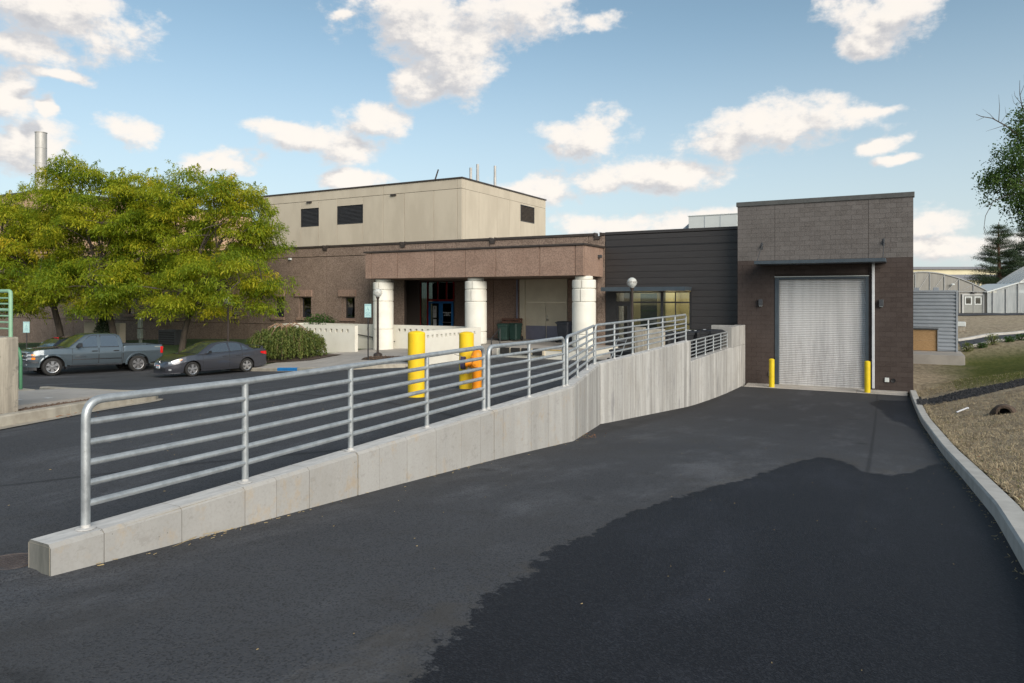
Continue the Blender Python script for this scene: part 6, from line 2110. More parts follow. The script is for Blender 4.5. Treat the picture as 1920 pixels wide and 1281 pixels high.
    ab = thing('sunlit_annex', 'low warm-coloured building glimpsed between the trees and the tan block', 'building', (-70, 60, -3))
    for a, c in ((-79, -75), (-75, -71), (-71, -66.9)):
        MB().box(a + 0.02, c - 0.02, 60, 60.2, -4, 6.55).build('panel', 'warm_precast', ab)
    MB().box(-79, -66.95, 60.22, 75, -4, 6.4).build('wall_backing', 'warm_precast', ab)
    MB().box(-79.1, -66.8, 59.9, 75, 6.56, 6.76).build('coping', 'cream_band', ab)


build_right()


# ------------------------------------------------------------------ vehicles (built nose to +x, then set on the lot)
class Car:
    def __init__(s, root, paint, L, zrock, zt, w, axles, rwheel, rarch, tuck=0.035, crown=0.02):
        s.root, s.paint, s.L, s.zrock = root, paint, L, zrock
        s.ztx, s.ztz = zip(*sorted(zt))
        s.wx, s.ww = zip(*sorted(w))
        s.ax, s.rw, s.ra, s.tuck, s.crown = axles, rwheel, rarch, tuck, crown

    def zt(s, x): return interp(x, s.ztx, s.ztz)
    def w(s, x): return interp(x, s.wx, s.ww)

    def y(s, x, z):
        """half width of the body side at station x, height z"""
        a, b = s.zrock, max(s.zt(x), s.zrock + 0.2)
        t = max(0, min(1, (z - a) / (b - a)))
        k = s.tuck
        d = -1.3 * k * (1 - t / 0.42) ** 2 if t < 0.42 else -1.6 * k * ((t - 0.55) / 0.45) ** 2 if t > 0.55 else 0
        d += 0.012 * math.exp(-((t - 0.66) / 0.03) ** 2)        # shoulder crease
        return s.w(x) + d

    def zb(s, x):
        z = interp(x, [-s.L / 2, -s.L / 2 + 0.5, s.L / 2 - 0.5, s.L / 2], [s.zrock + 0.10, s.zrock, s.zrock - 0.02, s.zrock])
        for a in s.ax:
            if abs(x - a) < s.ra:
                z = max(z, s.rw * 0.98 + math.sqrt(max(0, s.ra ** 2 - (x - a) ** 2)))
        return z

    def shell(s, bed=None):
        xs = set()
        n = int(s.L / 0.06)
        for i in range(n + 1): xs.add(round(-s.L / 2 + s.L * i / n, 4))
        for a in s.ax:
            for k in range(25): xs.add(round(a - s.ra * math.cos(math.pi * k / 24), 4))
            xs.add(round(a - s.ra - 0.004, 4)); xs.add(round(a + s.ra + 0.004, 4))
        for e in (0.01, 0.025, 0.05): xs.add(s.L / 2 - e); xs.add(-s.L / 2 + e)
        xs = sorted(x for x in xs if abs(x) <= s.L / 2 + 1e-6)
        K, T = 12, 8
        rows = []
        for x in xs:
            zb, zt = s.zb(x), s.zt(x)
            left = []
            for k in range(K + 1):
                z = lerp(zb, zt - 0.015, k / K)
                left.append((x, s.y(x, z), z))
            yt = left[-1][1] - 0.012
            top = []
            for k in range(T + 1):
                y = yt * (1 - 2 * k / T)
                top.append((x, y, zt + s.crown * (1 - (y / yt) ** 2)))
            rows.append(left + top + [(p[0], -p[1], p[2]) for p in left[::-1]])
        mb = MB()
        base = 0
        nc = len(rows[0])
        for r in rows: mb.v += r
        for i in range(len(rows) - 1):
            xm = (xs[i] + xs[i + 1]) / 2
            for k in range(nc - 1):
                if bed and bed[0] < xm < bed[1] and K + 1 <= k < K + 1 + T: continue
                mb.face((i * nc + k, i * nc + k + 1, (i + 1) * nc + k + 1, (i + 1) * nc + k), True)
        mb.poly(rows[0]); mb.poly(rows[-1][::-1])
        if bed:
            f = 0.72
            b0, b1 = bed
            y0, z1 = s.w(0) - 0.12, s.zt((b0 + b1) / 2) - 0.005
            mb.poly([(b0, y0, f), (b1, y0, f), (b1, -y0, f), (b0, -y0, f)])
            for sg in (1, -1):
                mb.poly([(b0, sg * y0, f), (b1, sg * y0, f), (b1, sg * y0, z1), (b0, sg * y0, z1)])
                mb.poly([(b0, sg * y0, z1), (b1, sg * y0, z1), (b1, sg * (s.w(0) - 0.05), z1 + 0.003), (b0, sg * (s.w(0) - 0.05), z1 + 0.003)])
            for x in (b0, b1):
                mb.poly([(x, y0, f), (x, -y0, f), (x, -y0, z1), (x, y0, z1)])
        o = mb.build('body', s.paint, s.root, sharp=32)
        ub = MB().box(-s.L / 2 + 0.25, s.L / 2 - 0.25, -s.w(0) + 0.34, s.w(0) - 0.34, s.zrock - 0.06, min(s.zt(0), s.zt(-s.L * .3)) - 0.25)
        ub.build('underbody', 'rubber', s.root)
        for a in s.ax:
            for sg in (1, -1):
                mb = MB()
                pts = [(a + (s.ra + 0.003) * math.cos(q), s.w(a) * sg, s.rw * 0.98 + (s.ra + 0.003) * math.sin(q)) for q in [math.pi * k / 24 for k in range(25)]]
                mb.grid([[(p[0], sg * (s.y(p[0], p[2]) - 0.01), p[2]) for p in pts], [(p[0], sg * (s.w(0) - 0.38), p[2]) for p in pts]])
                mb.poly([(p[0], sg * (s.w(0) - 0.375), p[2]) for p in pts] )
                mb.build('wheel_arch', 'rubber', s.root)

    def side_patch(s, name, mat, x0, x1, z0, z1, off, parent=None, nx=10, nz=10, cut=None, both=True, slope=0.0):
        """panel lying on the body side, one object for each side"""
        out = []
        for sg in ((1, -1) if both else (1,)):
            mb = MB()
            rows = []
            for i in range(nx + 1):
                r = []
                for j in range(nz + 1):
                    x = lerp(x0, x1, i / nx)
                    zz0 = z0(x) if callable(z0) else z0
                    zz1 = z1(x) if callable(z1) else z1
                    z = lerp(zz0, zz1, j / nz)
                    x += slope * (z - zz0)
                    zb = s.zb(x)
                    z = max(z, zb + 0.004)
                    r.append((x, sg * (s.y(x, z) + off), z))
                rows.append(r)
            mb.grid(rows)
            pr = parent[0 if sg > 0 else 1] if isinstance(parent, list) else parent
            out.append(mb.build(name, mat, pr or s.root, sharp=60))
        return out

    def nose_patch(s, name, mat, pts, z0, z1, off, parent=None, front=True, both=True, nz=4):
        """patch that wraps the nose (or tail): pts along the plan outline given as (side, x) or (face, y); one piece if it meets in the middle, else two"""
        e = s.L / 2 if front else -s.L / 2
        one = pts[0] == ('f', 0.0)
        out = []
        allrows = []
        for sg in ((1, -1) if both else (1,)):
            rows = []
            for kind, v in pts:
                r = []
                for j in range(nz + 1):
                    z = lerp(z0(kind, v) if callable(z0) else z0, z1(kind, v) if callable(z1) else z1, j / nz)
                    if kind == 's':
                        yy = s.y(v, z)
                        dx = (s.w(v + 0.01) - s.w(v - 0.01)) / 0.02
                        n = Vector((-dx, 1)).normalized()
                        p = (v + n.x * off, yy + n.y * off)
                    else:
                        p = (e + (off if front else -off), v)
                    r.append((p[0], sg * p[1], z))
                rows.append(r)
            if one:
                allrows = rows[::-1] if sg > 0 else allrows + rows[1:]
            else:
                pr = parent[0 if sg > 0 else 1] if isinstance(parent, list) else parent
                out.append(MB().grid(rows).build(name, mat, pr or s.root, sharp=60))
        if one:
            return MB().grid(allrows).build(name, mat, parent or s.root, sharp=60)
        return out

    def cabin(s, prof, wb, wr, zbelt, glassm='car_glass'):
        """prof: (x, roof height) stations; sides lean in from wb at the belt to wr at roof height"""
        s.prx, s.prz = zip(*sorted(prof))
        s.zbelt, s.zroof = zbelt, max(s.prz)
        s.wb, s.wr = wb, wr
        K, T = 6, 8
        rows = []
        x0, x1 = s.prx[0], s.prx[-1]
        n = 56
        for i in range(n + 1):
            x = lerp(x0, x1, i / n)
            zr_ = interp(x, s.prx, s.prz)
            zb = min(s.zt(x) - 0.02, zr_ - 0.001)
            left = []
            for k in range(K + 1):
                z = lerp(zb, max(zb, zr_ - 0.045), k / K)
                left.append((x, s.cy(z), z))
            yt = left[-1][1] - 0.03
            top = [(x, yt * (1 - 2 * k / T), zr_ - 0.022 * (1 - 2 * k / T) ** 2) for k in range(T + 1)]
            rows.append(left + top + [(p[0], -p[1], p[2]) for p in left[::-1]])
        mb = MB().grid(rows)
        mb.poly(rows[0]); mb.poly(rows[-1][::-1])
        mb.build('cabin', s.paint, s.root, sharp=35)

    def cy(s, z):
        t = max(0, (z - s.zbelt) / (s.zroof - s.zbelt))
        return lerp(s.wb, s.wr, t ** 1.15)

    def side_glass(s, polys, name='side_window'):
        for pl in polys:
            cx_ = sum(p[0] for p in pl) / len(pl); cz_ = sum(p[1] for p in pl) / len(pl)
            for sg in (1, -1):
                def P(k, off):
                    return [(cx_ + (x - cx_) * k[0], sg * (s.cy(cz_ + (z - cz_) * k[1]) + off), cz_ + (z - cz_) * k[1]) for x, z in pl]
                q = MB().poly(P((1.06, 1.09), 0.004)).build(name, 'rubber', s.root)
                MB().poly(P((1, 1), 0.009)).build('pane', 'car_glass', q)

    def screen(s, name, xa, xb, f=0.86):
        """windscreen or rear glass following the roof profile between xa and xb"""
        rows = []
        for i in range(11):
            x = lerp(xa, xb, i / 10)
            z = interp(x, s.prx, s.prz)
            yt = (s.cy(z) - 0.03) * (f + 0.07 * (1 - i / 10))
            dz = (interp(x + 0.02, s.prx, s.prz) - interp(x - 0.02, s.prx, s.prz)) / 0.04
            n = Vector((-dz, 1)).normalized() * 0.008
            rows.append([(x + n.x, yt * (1 - 2 * k / 10), z - 0.022 * (1 - 2 * k / 10) ** 2 + n.y) for k in range(11)])
        return MB().grid(rows).build(name, 'car_glass', s.root)

    def wheels(s, track, width, spokes, rim_r, double=False):
        r = s.rw
        first = None
        for a in s.ax:
            for sg in (1, -1):
                if first is None:
                    ty = MB().lathe([(rim_r, -width / 2 + 0.01), (r * 0.90, -width / 2), (r * 0.975, -width / 2 + 0.02), (r, -width / 2 + 0.05), (r, width / 2 - 0.05), (r * 0.975, width / 2 - 0.02), (r * 0.90, width / 2), (rim_r, width / 2 - 0.01)], n=40, axis='y').mesh('tyre', 'rubber')
                    rm = MB().lathe([(rim_r, -width / 2 + 0.012), (rim_r, width / 2 - 0.008), (rim_r * 0.93, width / 2 - 0.012), (rim_r * 0.88, width / 2 - 0.05), (rim_r * 0.86, -width / 2 + 0.02)], n=40, axis='y')
                    n = spokes
                    for k in range(n):
                        for dd in ((-0.15, 0.15) if double else (0,)):
                            q = 2 * math.pi * k / n + math.pi / 2 + dd
                            c, sn = math.cos(q), math.sin(q)
                            u = Vector((c, 0, sn)); t = Vector((-sn, 0, c))
                            h0, h1 = (0.026, 0.030) if double else (0.036, 0.05)
                            yo = width / 2 - 0.035
                            P = [u * 0.05 - t * h0, u * 0.05 + t * h0, u * rim_r * 0.93 + t * h1, u * rim_r * 0.93 - t * h1]
                            rm.prism([(p.x, yo, p.z) for p in P], (0, 0.022, 0))
                    rm.lathe([(0.0, width / 2 + 0.0), (0.05, width / 2 - 0.003), (0.065, width / 2 - 0.04)], n=18, axis='y')
                    rmm = rm.mesh('rim', 'alloy', sharp=35)
                    bk = MB().lathe([(0.0, width / 2 - 0.075), (rim_r * 0.9, width / 2 - 0.075)], n=30, axis='y').mesh('brake_disc', 'lamp_dark')
                    first = (ty, rmm, bk)
                e = bpy.data.objects.new('wheel', first[0]); COL.objects.link(e); e.parent = s.root
                e.location = (a, sg * track, r)
                if sg < 0: e.rotation_euler = (0, 0, math.pi)
                for nm, me in (('rim', first[1]), ('brake_disc', first[2])):
                    q = bpy.data.objects.new(nm, me); COL.objects.link(q); q.parent = e


def make_sedan():
    root = thing('sedan', 'dark grey four-door sedan parked nose-out beside the blue kerb', 'car')
    L = 4.80
    c = Car(root, 'sedan_paint', L, 0.215,
            [(-2.40, 0.62), (-2.385, 0.82), (-2.35, 0.97), (-2.28, 1.03), (-2.0, 1.06), (-1.65, 1.055), (-1.3, 1.02), (-0.6, 0.975), (0.3, 0.95), (0.95, 0.945), (1.15, 0.945), (1.5, 0.905), (1.8, 0.84), (2.02, 0.765), (2.18, 0.70), (2.32, 0.60), (2.40, 0.46)],
            [(-2.40, 0.66), (-2.38, 0.73), (-2.30, 0.80), (-2.05, 0.845), (-1.6, 0.87), (-1.0, 0.88), (1.2, 0.88), (1.6, 0.865), (1.88, 0.82), (2.06, 0.75), (2.20, 0.66), (2.32, 0.54), (2.40, 0.38)],
            (1.33, -1.27), 0.318, 0.385)
    c.shell()
    c.cabin([(-1.66, 1.05), (-1.46, 1.165), (-1.2, 1.325), (-0.9, 1.425), (-0.45, 1.462), (0.0, 1.455), (0.25, 1.415), (0.45, 1.335), (0.8, 1.135), (1.12, 0.945)], 0.865, 0.60, 0.95)
    c.side_glass([[(0.74, 0.985), (0.18, 1.33), (-0.05, 1.375), (-0.33, 1.39), (-0.36, 1.005)], [(-0.43, 1.008), (-0.41, 1.39), (-0.78, 1.365), (-0.98, 1.30), (-1.00, 1.03)], [(-1.05, 1.033), (-1.04, 1.275), (-1.24, 1.15), (-1.34, 1.05)]])
    c.screen('windscreen', 1.06, 0.30)
    c.screen('rear_window', -1.58, -0.98)
    for x0, x1 in ((0.86, -0.385), (-0.395, -1.02)):
        def zlo(x): return 0.30
        g = c.side_patch('door', 'rubber', x0 + 0.012, x1 - 0.012 if x1 < -0.9 else x1, 0.29, lambda x: c.zt(x) - 0.02, 0.002)
        c.side_patch('door_skin', 'sedan_paint', x0, x1 + 0.006, 0.30, lambda x: c.zt(x) - 0.024, 0.006, g)
        hx = x1 + 0.13
        for sg, gd in zip((1, -1), g):
            MB().box(hx, hx + 0.20, sg * (c.y(hx, 0.80) + 0.012), sg * (c.y(hx, 0.80) + 0.036), 0.80, 0.835).build('handle', 'sedan_paint', gd, bevel=0.008)
    c.side_patch('rub_strip', 'sedan_paint', 0.80, -0.98, 0.52, 0.56, 0.016, nz=2)
    c.side_patch('side_skirt', 'sedan_paint', 0.90, -0.86, 0.19, 0.285, 0.022, nz=3)
    c.wheels(0.765, 0.20, 5, 0.215)
    # nose: grille, lamps, plate, lower intake and lip
    W = [('f', 0.0), ('f', 0.19), ('f', 0.37), ('s', 2.25), ('s', 2.19), ('s', 2.14)]
    c.nose_patch('grille', 'black_plastic', [('f', 0.0), ('f', 0.2), ('f', 0.36), ('s', 2.37)], 0.385, 0.44, 0.006)
    for i, z in enumerate((0.60, 0.635, 0.67)):
        gb = MB()
        rows = []
        for k in range(17):
            y = -0.50 + k / 16
            x = 2.33 - 0.30 * y * y - 0.10 * (i * 0.5)
            rows.append([(x + 0.012, y, z), (x + 0.02, y, z + 0.008), (x, y, z + 0.02), (x - 0.05, y, z + 0.02), (x - 0.05, y, z)])
        gb.grid(rows, closed=True, smooth=False).build('grille_bar', 'chrome', root)
    MB().grid([[(2.325 - 0.30 * y * y - 0.35 * (z - 0.58), y, z) for z in (0.575, 0.63, 0.69)] for y in [-0.52 + 1.04 * k / 12 for k in range(13)]]).build('grille_mesh', 'black_plastic', root)
    MB().lathe([(0.0, 0.0), (0.045, -0.004), (0.05, 0.006), (0.058, 0.008)], (2.315, 0, 0.665), 16, axis='x').build('badge', 'chrome', root)
    hl = c.nose_patch('headlight', 'clear_lens', [('s', 2.25), ('s', 2.18), ('s', 2.10), ('s', 2.0), ('s', 1.88), ('s', 1.76)], lambda k, v: interp(v, [1.76, 2.25], [0.745, 0.565]), lambda k, v: interp(v, [1.76, 2.0, 2.25], [0.785, 0.76, 0.655]), 0.010)
    c.nose_patch('indicator', 'amber_lens', [('s', 1.90), ('s', 1.84), ('s', 1.77)], lambda k, v: interp(v, [1.76, 1.9], [0.745, 0.70]), lambda k, v: 0.772, 0.014, hl)
    c.nose_patch('headlight_bowl', 'chrome', [('s', 2.16), ('s', 2.10), ('s', 2.04)], 0.64, 0.70, 0.013, hl)
    c.nose_patch('lower_intake', 'black_plastic', [('f', 0.0), ('f', 0.2), ('f', 0.37), ('s', 2.38), ('s', 2.34)], 0.27, 0.40, 0.010)
    MB().box(2.400, 2.418, -0.155, 0.155, 0.385, 0.525).build('number_plate', 'white_paper', root, bevel=0.01)
    pl = COL.objects[-1]
    MB().box(2.419, 2.421, -0.14, 0.14, 0.49, 0.515).build('plate_band', 'red_lens', pl)
    MB().box(2.419, 2.421, -0.11, 0.11, 0.41, 0.465).build('plate_characters', 'sign_ink', pl)
    c.nose_patch('fog_light', 'clear_lens', [('s', 2.25), ('s', 2.21), ('s', 2.17)], 0.30, 0.37, 0.012)
    c.nose_patch('front_lip', 'sedan_paint', [('f', 0.0), ('f', 0.3), ('s', 2.40), ('s', 2.32), ('s', 2.2), ('s', 2.0), ('s', 1.84)], 0.165, 0.235, 0.03)
    c.nose_patch('taillight', 'red_lens', [('s', -2.33), ('s', -2.28), ('s', -2.2), ('s', -2.1), ('s', -1.98)], lambda k, v: interp(v, [-2.33, -1.98], [0.76, 0.85]), lambda k, v: 0.93, 0.010, front=False)
    sp = MB()
    sp.grid([[(-2.10, y, 1.16), (-2.16, y, 1.185), (-2.36, y, 1.175), (-2.37, y, 1.155), (-2.14, y, 1.15)] for y in [-0.62 + 1.24 * k / 10 for k in range(11)]], closed=True, smooth=False)
    sp.box(-2.26, -2.16, 0.55, 0.60, 1.02, 1.16).box(-2.26, -2.16, -0.60, -0.55, 1.02, 1.16)
    sp.build('spoiler', 'sedan_paint', root)
    for sg in (1, -1):
        MB().grid([[(0.62, sg * 0.86, 0.97), (0.62, sg * 0.90, 0.955), (0.62, sg * 0.90, 1.02), (0.62, sg * 0.86, 1.0)], [(0.60, sg * 1.02, 0.965), (0.72, sg * 1.03, 0.96), (0.70, sg * 1.03, 1.085), (0.60, sg * 1.02, 1.09)], [(0.56, sg * 0.90, 0.975), (0.56, sg * 1.03, 0.975), (0.56, sg * 1.03, 1.085), (0.56, sg * 0.90, 1.08)]], closed=True).build('door_mirror', 'black_plastic', root)
    return root


def make_truck():
    root = thing('pickup_truck', 'blue-grey crew-cab pickup truck parked nose-out under the trees', 'pickup truck')
    L = 5.72
    c = Car(root, 'truck_paint', L, 0.46,
            [(-2.86, 1.25), (-2.82, 1.315), (-2.75, 1.32), (-1.08, 1.30), (-1.0, 1.25), (1.1, 1.21), (1.4, 1.225), (2.0, 1.20), (2.5, 1.165), (2.66, 1.13), (2.76, 1.09), (2.86, 1.00)],
            [(-2.86, 0.94), (-2.80, 0.985), (-1.6, 1.005), (1.9, 1.005), (2.3, 1.0), (2.54, 0.965), (2.72, 0.90), (2.81, 0.82), (2.86, 0.76)],
            (1.95, -1.70), 0.40, 0.50, tuck=0.03)
    c.shell(bed=(-2.76, -1.06))
    c.cabin([(-1.00, 1.22), (-0.96, 1.55), (-0.88, 1.80), (-0.72, 1.872), (-0.2, 1.885), (0.35, 1.87), (0.55, 1.825), (0.75, 1.70), (1.1, 1.42), (1.38, 1.20)], 0.965, 0.74, 1.22)
    c.side_glass([[(1.02, 1.265), (0.48, 1.725), (0.36, 1.775), (0.14, 1.785), (0.14, 1.265)], [(-0.02, 1.265), (-0.02, 1.785), (-0.62, 1.785), (-0.72, 1.74), (-0.78, 1.265)]])
    c.screen('windscreen', 1.30, 0.60)
    g = c.side_patch('door', 'rubber', 1.18, 0.07, 0.49, lambda x: c.zt(x) - 0.02, 0.002)
    c.side_patch('door_skin', 'truck_paint', 1.165, 0.085, 0.50, lambda x: c.zt(x) - 0.022, 0.006, g)
    g2 = c.side_patch('door', 'rubber', 0.065, -0.93, 0.49, lambda x: c.zt(x) - 0.02, 0.002)
    c.side_patch('door_skin', 'truck_paint', 0.05, -0.915, 0.50, lambda x: c.zt(x) - 0.022, 0.006, g2)
    for gg, hx in ((g, 0.13), (g2, -0.80)):
        for sg, gd in zip((1, -1), gg):
            MB().box(hx, hx + 0.24, sg * (c.y(hx, 1.07) + 0.012), sg * (c.y(hx, 1.07) + 0.045), 1.05, 1.095).build('handle', 'black_plastic', gd, bevel=0.01)
    c.side_patch('cab_gap', 'rubber', -0.975, -1.005, 0.48, lambda x: 1.27, 0.003, nx=2)
    c.side_patch('chrome_strip', 'chrome', 1.16, -0.92, 0.685, 0.725, 0.016, nz=2)
    c.side_patch('door_badge', 'chrome', 1.06, 0.60, 0.795, 0.825, 0.012, nz=2)
    c.side_patch('bed_mark', 'door_grey', -2.45, -2.72, 1.19, 1.235, 0.003, nz=2)
    for sg in (1, -1):
        MB().tube([(1.25, sg * 0.96, 0.42), (-0.95, sg * 0.96, 0.42)], 0.04, 10).build('sill_tube', 'black_plastic', root)
    for a in c.ax:
        for sg in (1, -1):
            fl = MB()
            rows = []
            for k in range(25):
                q = math.pi * k / 24
                rows.append([])
                for r_, o in ((c.ra - 0.005, 0.0), (c.ra + 0.005, 0.022), (c.ra + 0.06, 0.022), (c.ra + 0.085, 0.0)):
                    x, z = a + r_ * math.cos(q), c.rw * 0.98 + r_ * math.sin(q)
                    rows[-1].append((x, sg * (c.y(x, max(z, 0.5)) + o), z))
            fl.grid(rows).build('fender_flare', 'truck_paint', root)
    for a in c.ax:
        for sg in (1, -1):
            MB().box(a - c.ra - 0.06, a - c.ra - 0.035, sg * 0.70, sg * 0.98, 0.26, 0.62).build('mud_flap', 'black_plastic', root)
    c.wheels(0.86, 0.265, 6, 0.262, double=True)
    # upright front end
    F = 2.86
    MB().box(F - 0.05, F + 0.03, -0.60, 0.60, 0.70, 1.02).build('grille', 'black_plastic', root, bevel=0.02)
    for z, h in ((1.00, 0.05), (0.845, 0.055), (0.69, 0.05)):
        MB().box(F - 0.02, F + 0.055, -0.80, 0.80, z, z + h).build('grille_bar', 'chrome', root, bevel=0.012)
    MB().box(F + 0.045, F + 0.075, -0.15, 0.15, 0.85, 0.90).build('badge', 'timber_yellow', root, bevel=0.01)
    for z0, z1 in ((0.905, 0.985), (0.745, 0.835)):
        hl = c.nose_patch('headlight', 'clear_lens', [('f', 0.56), ('f', 0.72), ('s', 2.85), ('s', 2.80), ('s', 2.74)], z0, z1, 0.03)
        c.nose_patch('indicator', 'amber_lens', [('s', 2.74), ('s', 2.68), ('s', 2.62)], z0, z1, 0.02, hl)
    bp = c.nose_patch('front_bumper', 'truck_paint', [('f', 0.0), ('f', 0.4), ('f', 0.74), ('s', 2.84), ('s', 2.78), ('s', 2.70), ('s', 2.6), ('s', 2.50)], 0.40, 0.66, 0.04)
    c.nose_patch('bumper_chrome', 'chrome', [('f', 0.0), ('f', 0.4), ('f', 0.74), ('s', 2.84), ('s', 2.78), ('s', 2.70), ('s', 2.6), ('s', 2.52)], 0.585, 0.66, 0.046, bp)
    c.nose_patch('fog_light', 'clear_lens', [('f', 0.66), ('f', 0.75), ('s', 2.85)], 0.48, 0.54, 0.05, bp)
    c.nose_patch('air_dam', 'black_plastic', [('f', 0.0), ('f', 0.4), ('f', 0.74), ('s', 2.83), ('s', 2.72), ('s', 2.55)], 0.26, 0.42, 0.0)
    c.nose_patch('taillight', 'red_lens', [('f', 0.93), ('s', -2.85), ('s', -2.82), ('s', -2.77), ('s', -2.72)], 0.90, 1.22, 0.012, front=False)
    MB().box(-2.96, -2.84, -0.92, 0.92, 0.50, 0.72).build('rear_bumper', 'chrome', root, bevel=0.03)
    for sg in (1, -1):
        m = MB().grid([[(1.02, sg * 0.97, 1.26), (0.94, sg * 0.97, 1.26), (0.94, sg * 0.97, 1.34), (1.02, sg * 0.97, 1.34)], [(0.98, sg * 1.08, 1.24), (0.84, sg * 1.08, 1.24), (0.86, sg * 1.08, 1.46), (0.96, sg * 1.08, 1.46)], [(0.94, sg * 1.26, 1.26), (0.84, sg * 1.26, 1.26), (0.85, sg * 1.25, 1.45), (0.92, sg * 1.25, 1.45)]], closed=True)
        m.poly(m.v[-4:])
        m.build('door_mirror', 'black_plastic', root, bevel=0.015)
    return root


def make_suv():
    root = thing('dark_car', 'black car parked nose-in, mostly hidden behind the pickup truck', 'car')
    L = 4.65
    c = Car(root, 'suv_paint', L, 0.30,
            [(-2.325, 0.80), (-2.28, 0.93), (-2.2, 0.96), (-1.2, 0.96), (0.9, 0.94), (1.2, 0.94), (1.8, 0.88), (2.1, 0.80), (2.25, 0.70), (2.325, 0.55)],
            [(-2.325, 0.76), (-2.25, 0.85), (-1.8, 0.91), (1.5, 0.91), (1.9, 0.86), (2.15, 0.74), (2.325, 0.5)],
            (1.40, -1.30), 0.36, 0.43)
    c.shell()
    c.cabin([(-2.25, 0.95), (-2.05, 1.16), (-1.80, 1.33), (-1.5, 1.41), (-0.6, 1.46), (0.1, 1.44), (0.4, 1.36), (0.8, 1.14), (1.15, 0.94)], 0.88, 0.66, 0.95)
    c.side_glass([[(0.72, 0.99), (0.22, 1.31), (0.0, 1.36), (-0.3, 1.37), (-0.3, 0.99)], [(-0.38, 0.99), (-0.38, 1.37), (-1.15, 1.34), (-1.15, 0.99)]])
    c.screen('windscreen', 1.08, 0.46)
    c.screen('rear_window', -2.16, -1.72)
    c.wheels(0.78, 0.22, 5, 0.24)
    c.nose_patch('taillight', 'red_lens', [('s', -2.30), ('s', -2.25), ('s', -2.18), ('s', -2.08)], 0.74, 0.90, 0.012, front=False)
    MB().box(-1.72, -1.64, -0.2, 0.2, 1.385, 1.415).build('brake_light', 'red_lens', root)
    c.nose_patch('headlight', 'clear_lens', [('s', 2.2), ('s', 2.1), ('s', 1.95)], 0.72, 0.80, 0.012)
    MB().box(-2.36, -2.33, -0.26, 0.26, 0.70, 0.83).build('number_plate', 'white_paper', root)
    return root


def park(root, front, rear, wheel_out, L_front_axle):
    """set a vehicle so that the left tyres stand at the two ground points (front, rear)"""
    f, r = Vector(front), Vector(rear)
    d = (f - r)
    ang = math.atan2(d.y, d.x)
    pitch = -math.atan2(d.z, math.hypot(d.x, d.y))
    lx = Vector((-math.sin(ang), math.cos(ang), 0))
    u = d.normalized()
    o = f - u * L_front_axle - lx * wheel_out
    root.rotation_euler = (0, pitch, ang)
    root.location = o


def build_cars():
    s = make_sedan()
    f, r = Vector((-26.97, 20.56, 0)), Vector((-26.59, 23.05, 0))
    d = (r - f).normalized() * 2.60
    r = f + d
    f.z, r.z = -3.41, -3.43
    park(s, f, r, 0.865, 1.33)
    t = make_truck()
    P = lambda u, v, Y: Vector(((0.8767 * (u - 960) / 1350 - 0.4811) * Y, (0.4811 * (u - 960) / 1350 + 0.8767) * Y, (558 - v) / 1350 * Y))
    f = Vector((-34.36 * 32.3 / 33, 18.79 * 32.3 / 33, -3.517))
    r = f + Vector((0.2304, 0.973, 0)).normalized() * 3.65
    r.z = -3.62
    park(t, f, r, 0.99, 1.95)
    v = make_suv()
    f = Vector((-38.6, 24.2, zl(-38.6, 24.2)))
    r = Vector((-38.9, 21.5, zl(-38.9, 21.5)))
    park(v, f, r, 0.87, 1.40)


build_cars()


# ------------------------------------------------------------------ trees and plants
def leaf_mesh(name, V, F, tint, mat):
    me = bpy.data.meshes.new(name)
    V = np.asarray(V, dtype=np.float32)
    F = np.asarray(F, dtype=np.int32)
    nf = len(F)
    me.vertices.add(len(V))
    me.vertices.foreach_set('co', V.ravel())
    me.loops.add(nf * 4)
    me.loops.foreach_set('vertex_index', F.ravel())
    me.polygons.add(nf)
    me.polygons.foreach_set('loop_start', np.arange(0, nf * 4, 4, dtype=np.int32))
    me.polygons.foreach_set('use_smooth', np.zeros(nf, dtype=bool))
    a = me.attributes.new('tint', 'FLOAT', 'FACE')
    a.data.foreach_set('value', np.clip(np.asarray(tint, dtype=np.float32), 0, 1))
    me.materials.append(M[mat])
    me.update(calc_edges=True)
    me.validate()
    return me


def unit(v):
    return v / np.maximum(1e-9, np.linalg.norm(v, axis=-1, keepdims=True))


def fronds(rng, base, d, length, width, droop):
    """bent two-quad leaf strips starting at base, heading along d, tips falling"""
    n = len(base)
    side = unit(np.cross(d, np.array([0, 0, 1.0]) + rng.normal(0, 0.35, (n, 3))))
    L = length[:, None]
    p1 = base + d * L * 0.5 + np.array([0, 0, -1.0]) * L * 0.08 * droop[:, None]
    p2 = base + d * L * 0.88 + np.array([0, 0, -1.0]) * L * 0.48 * droop[:, None]
    w = side * width[:, None]
    V = np.stack([base - w * 0.35, base + w * 0.35, p1 - w, p1 + w, p2 - w * 0.30, p2 + w * 0.30], axis=1).reshape(-1, 3)
    i = np.arange(n)[:, None] * 6
    F = np.concatenate([i + np.array([[0, 1, 3, 2]]), i + np.array([[2, 3, 5, 4]])], axis=1).reshape(-1, 4)
    return V, F


def limb_path(a, b, rng, sag=0.0, n=6, wob=0.12):
    a, b = np.asarray(a, float), np.asarray(b, float)
    L = np.linalg.norm(b - a)
    pts = []
    j = rng.normal(0, wob * L * 0.35, 3)
    for k in range(n + 1):
        t = k / n
        p = a * (1 - t) + b * t + j * math.sin(math.pi * t) * 0.6 + np.array([0, 0, L * 0.18 * math.sin(math.pi * t) * (1 - sag)])
        pts.append(tuple(p))
    return pts


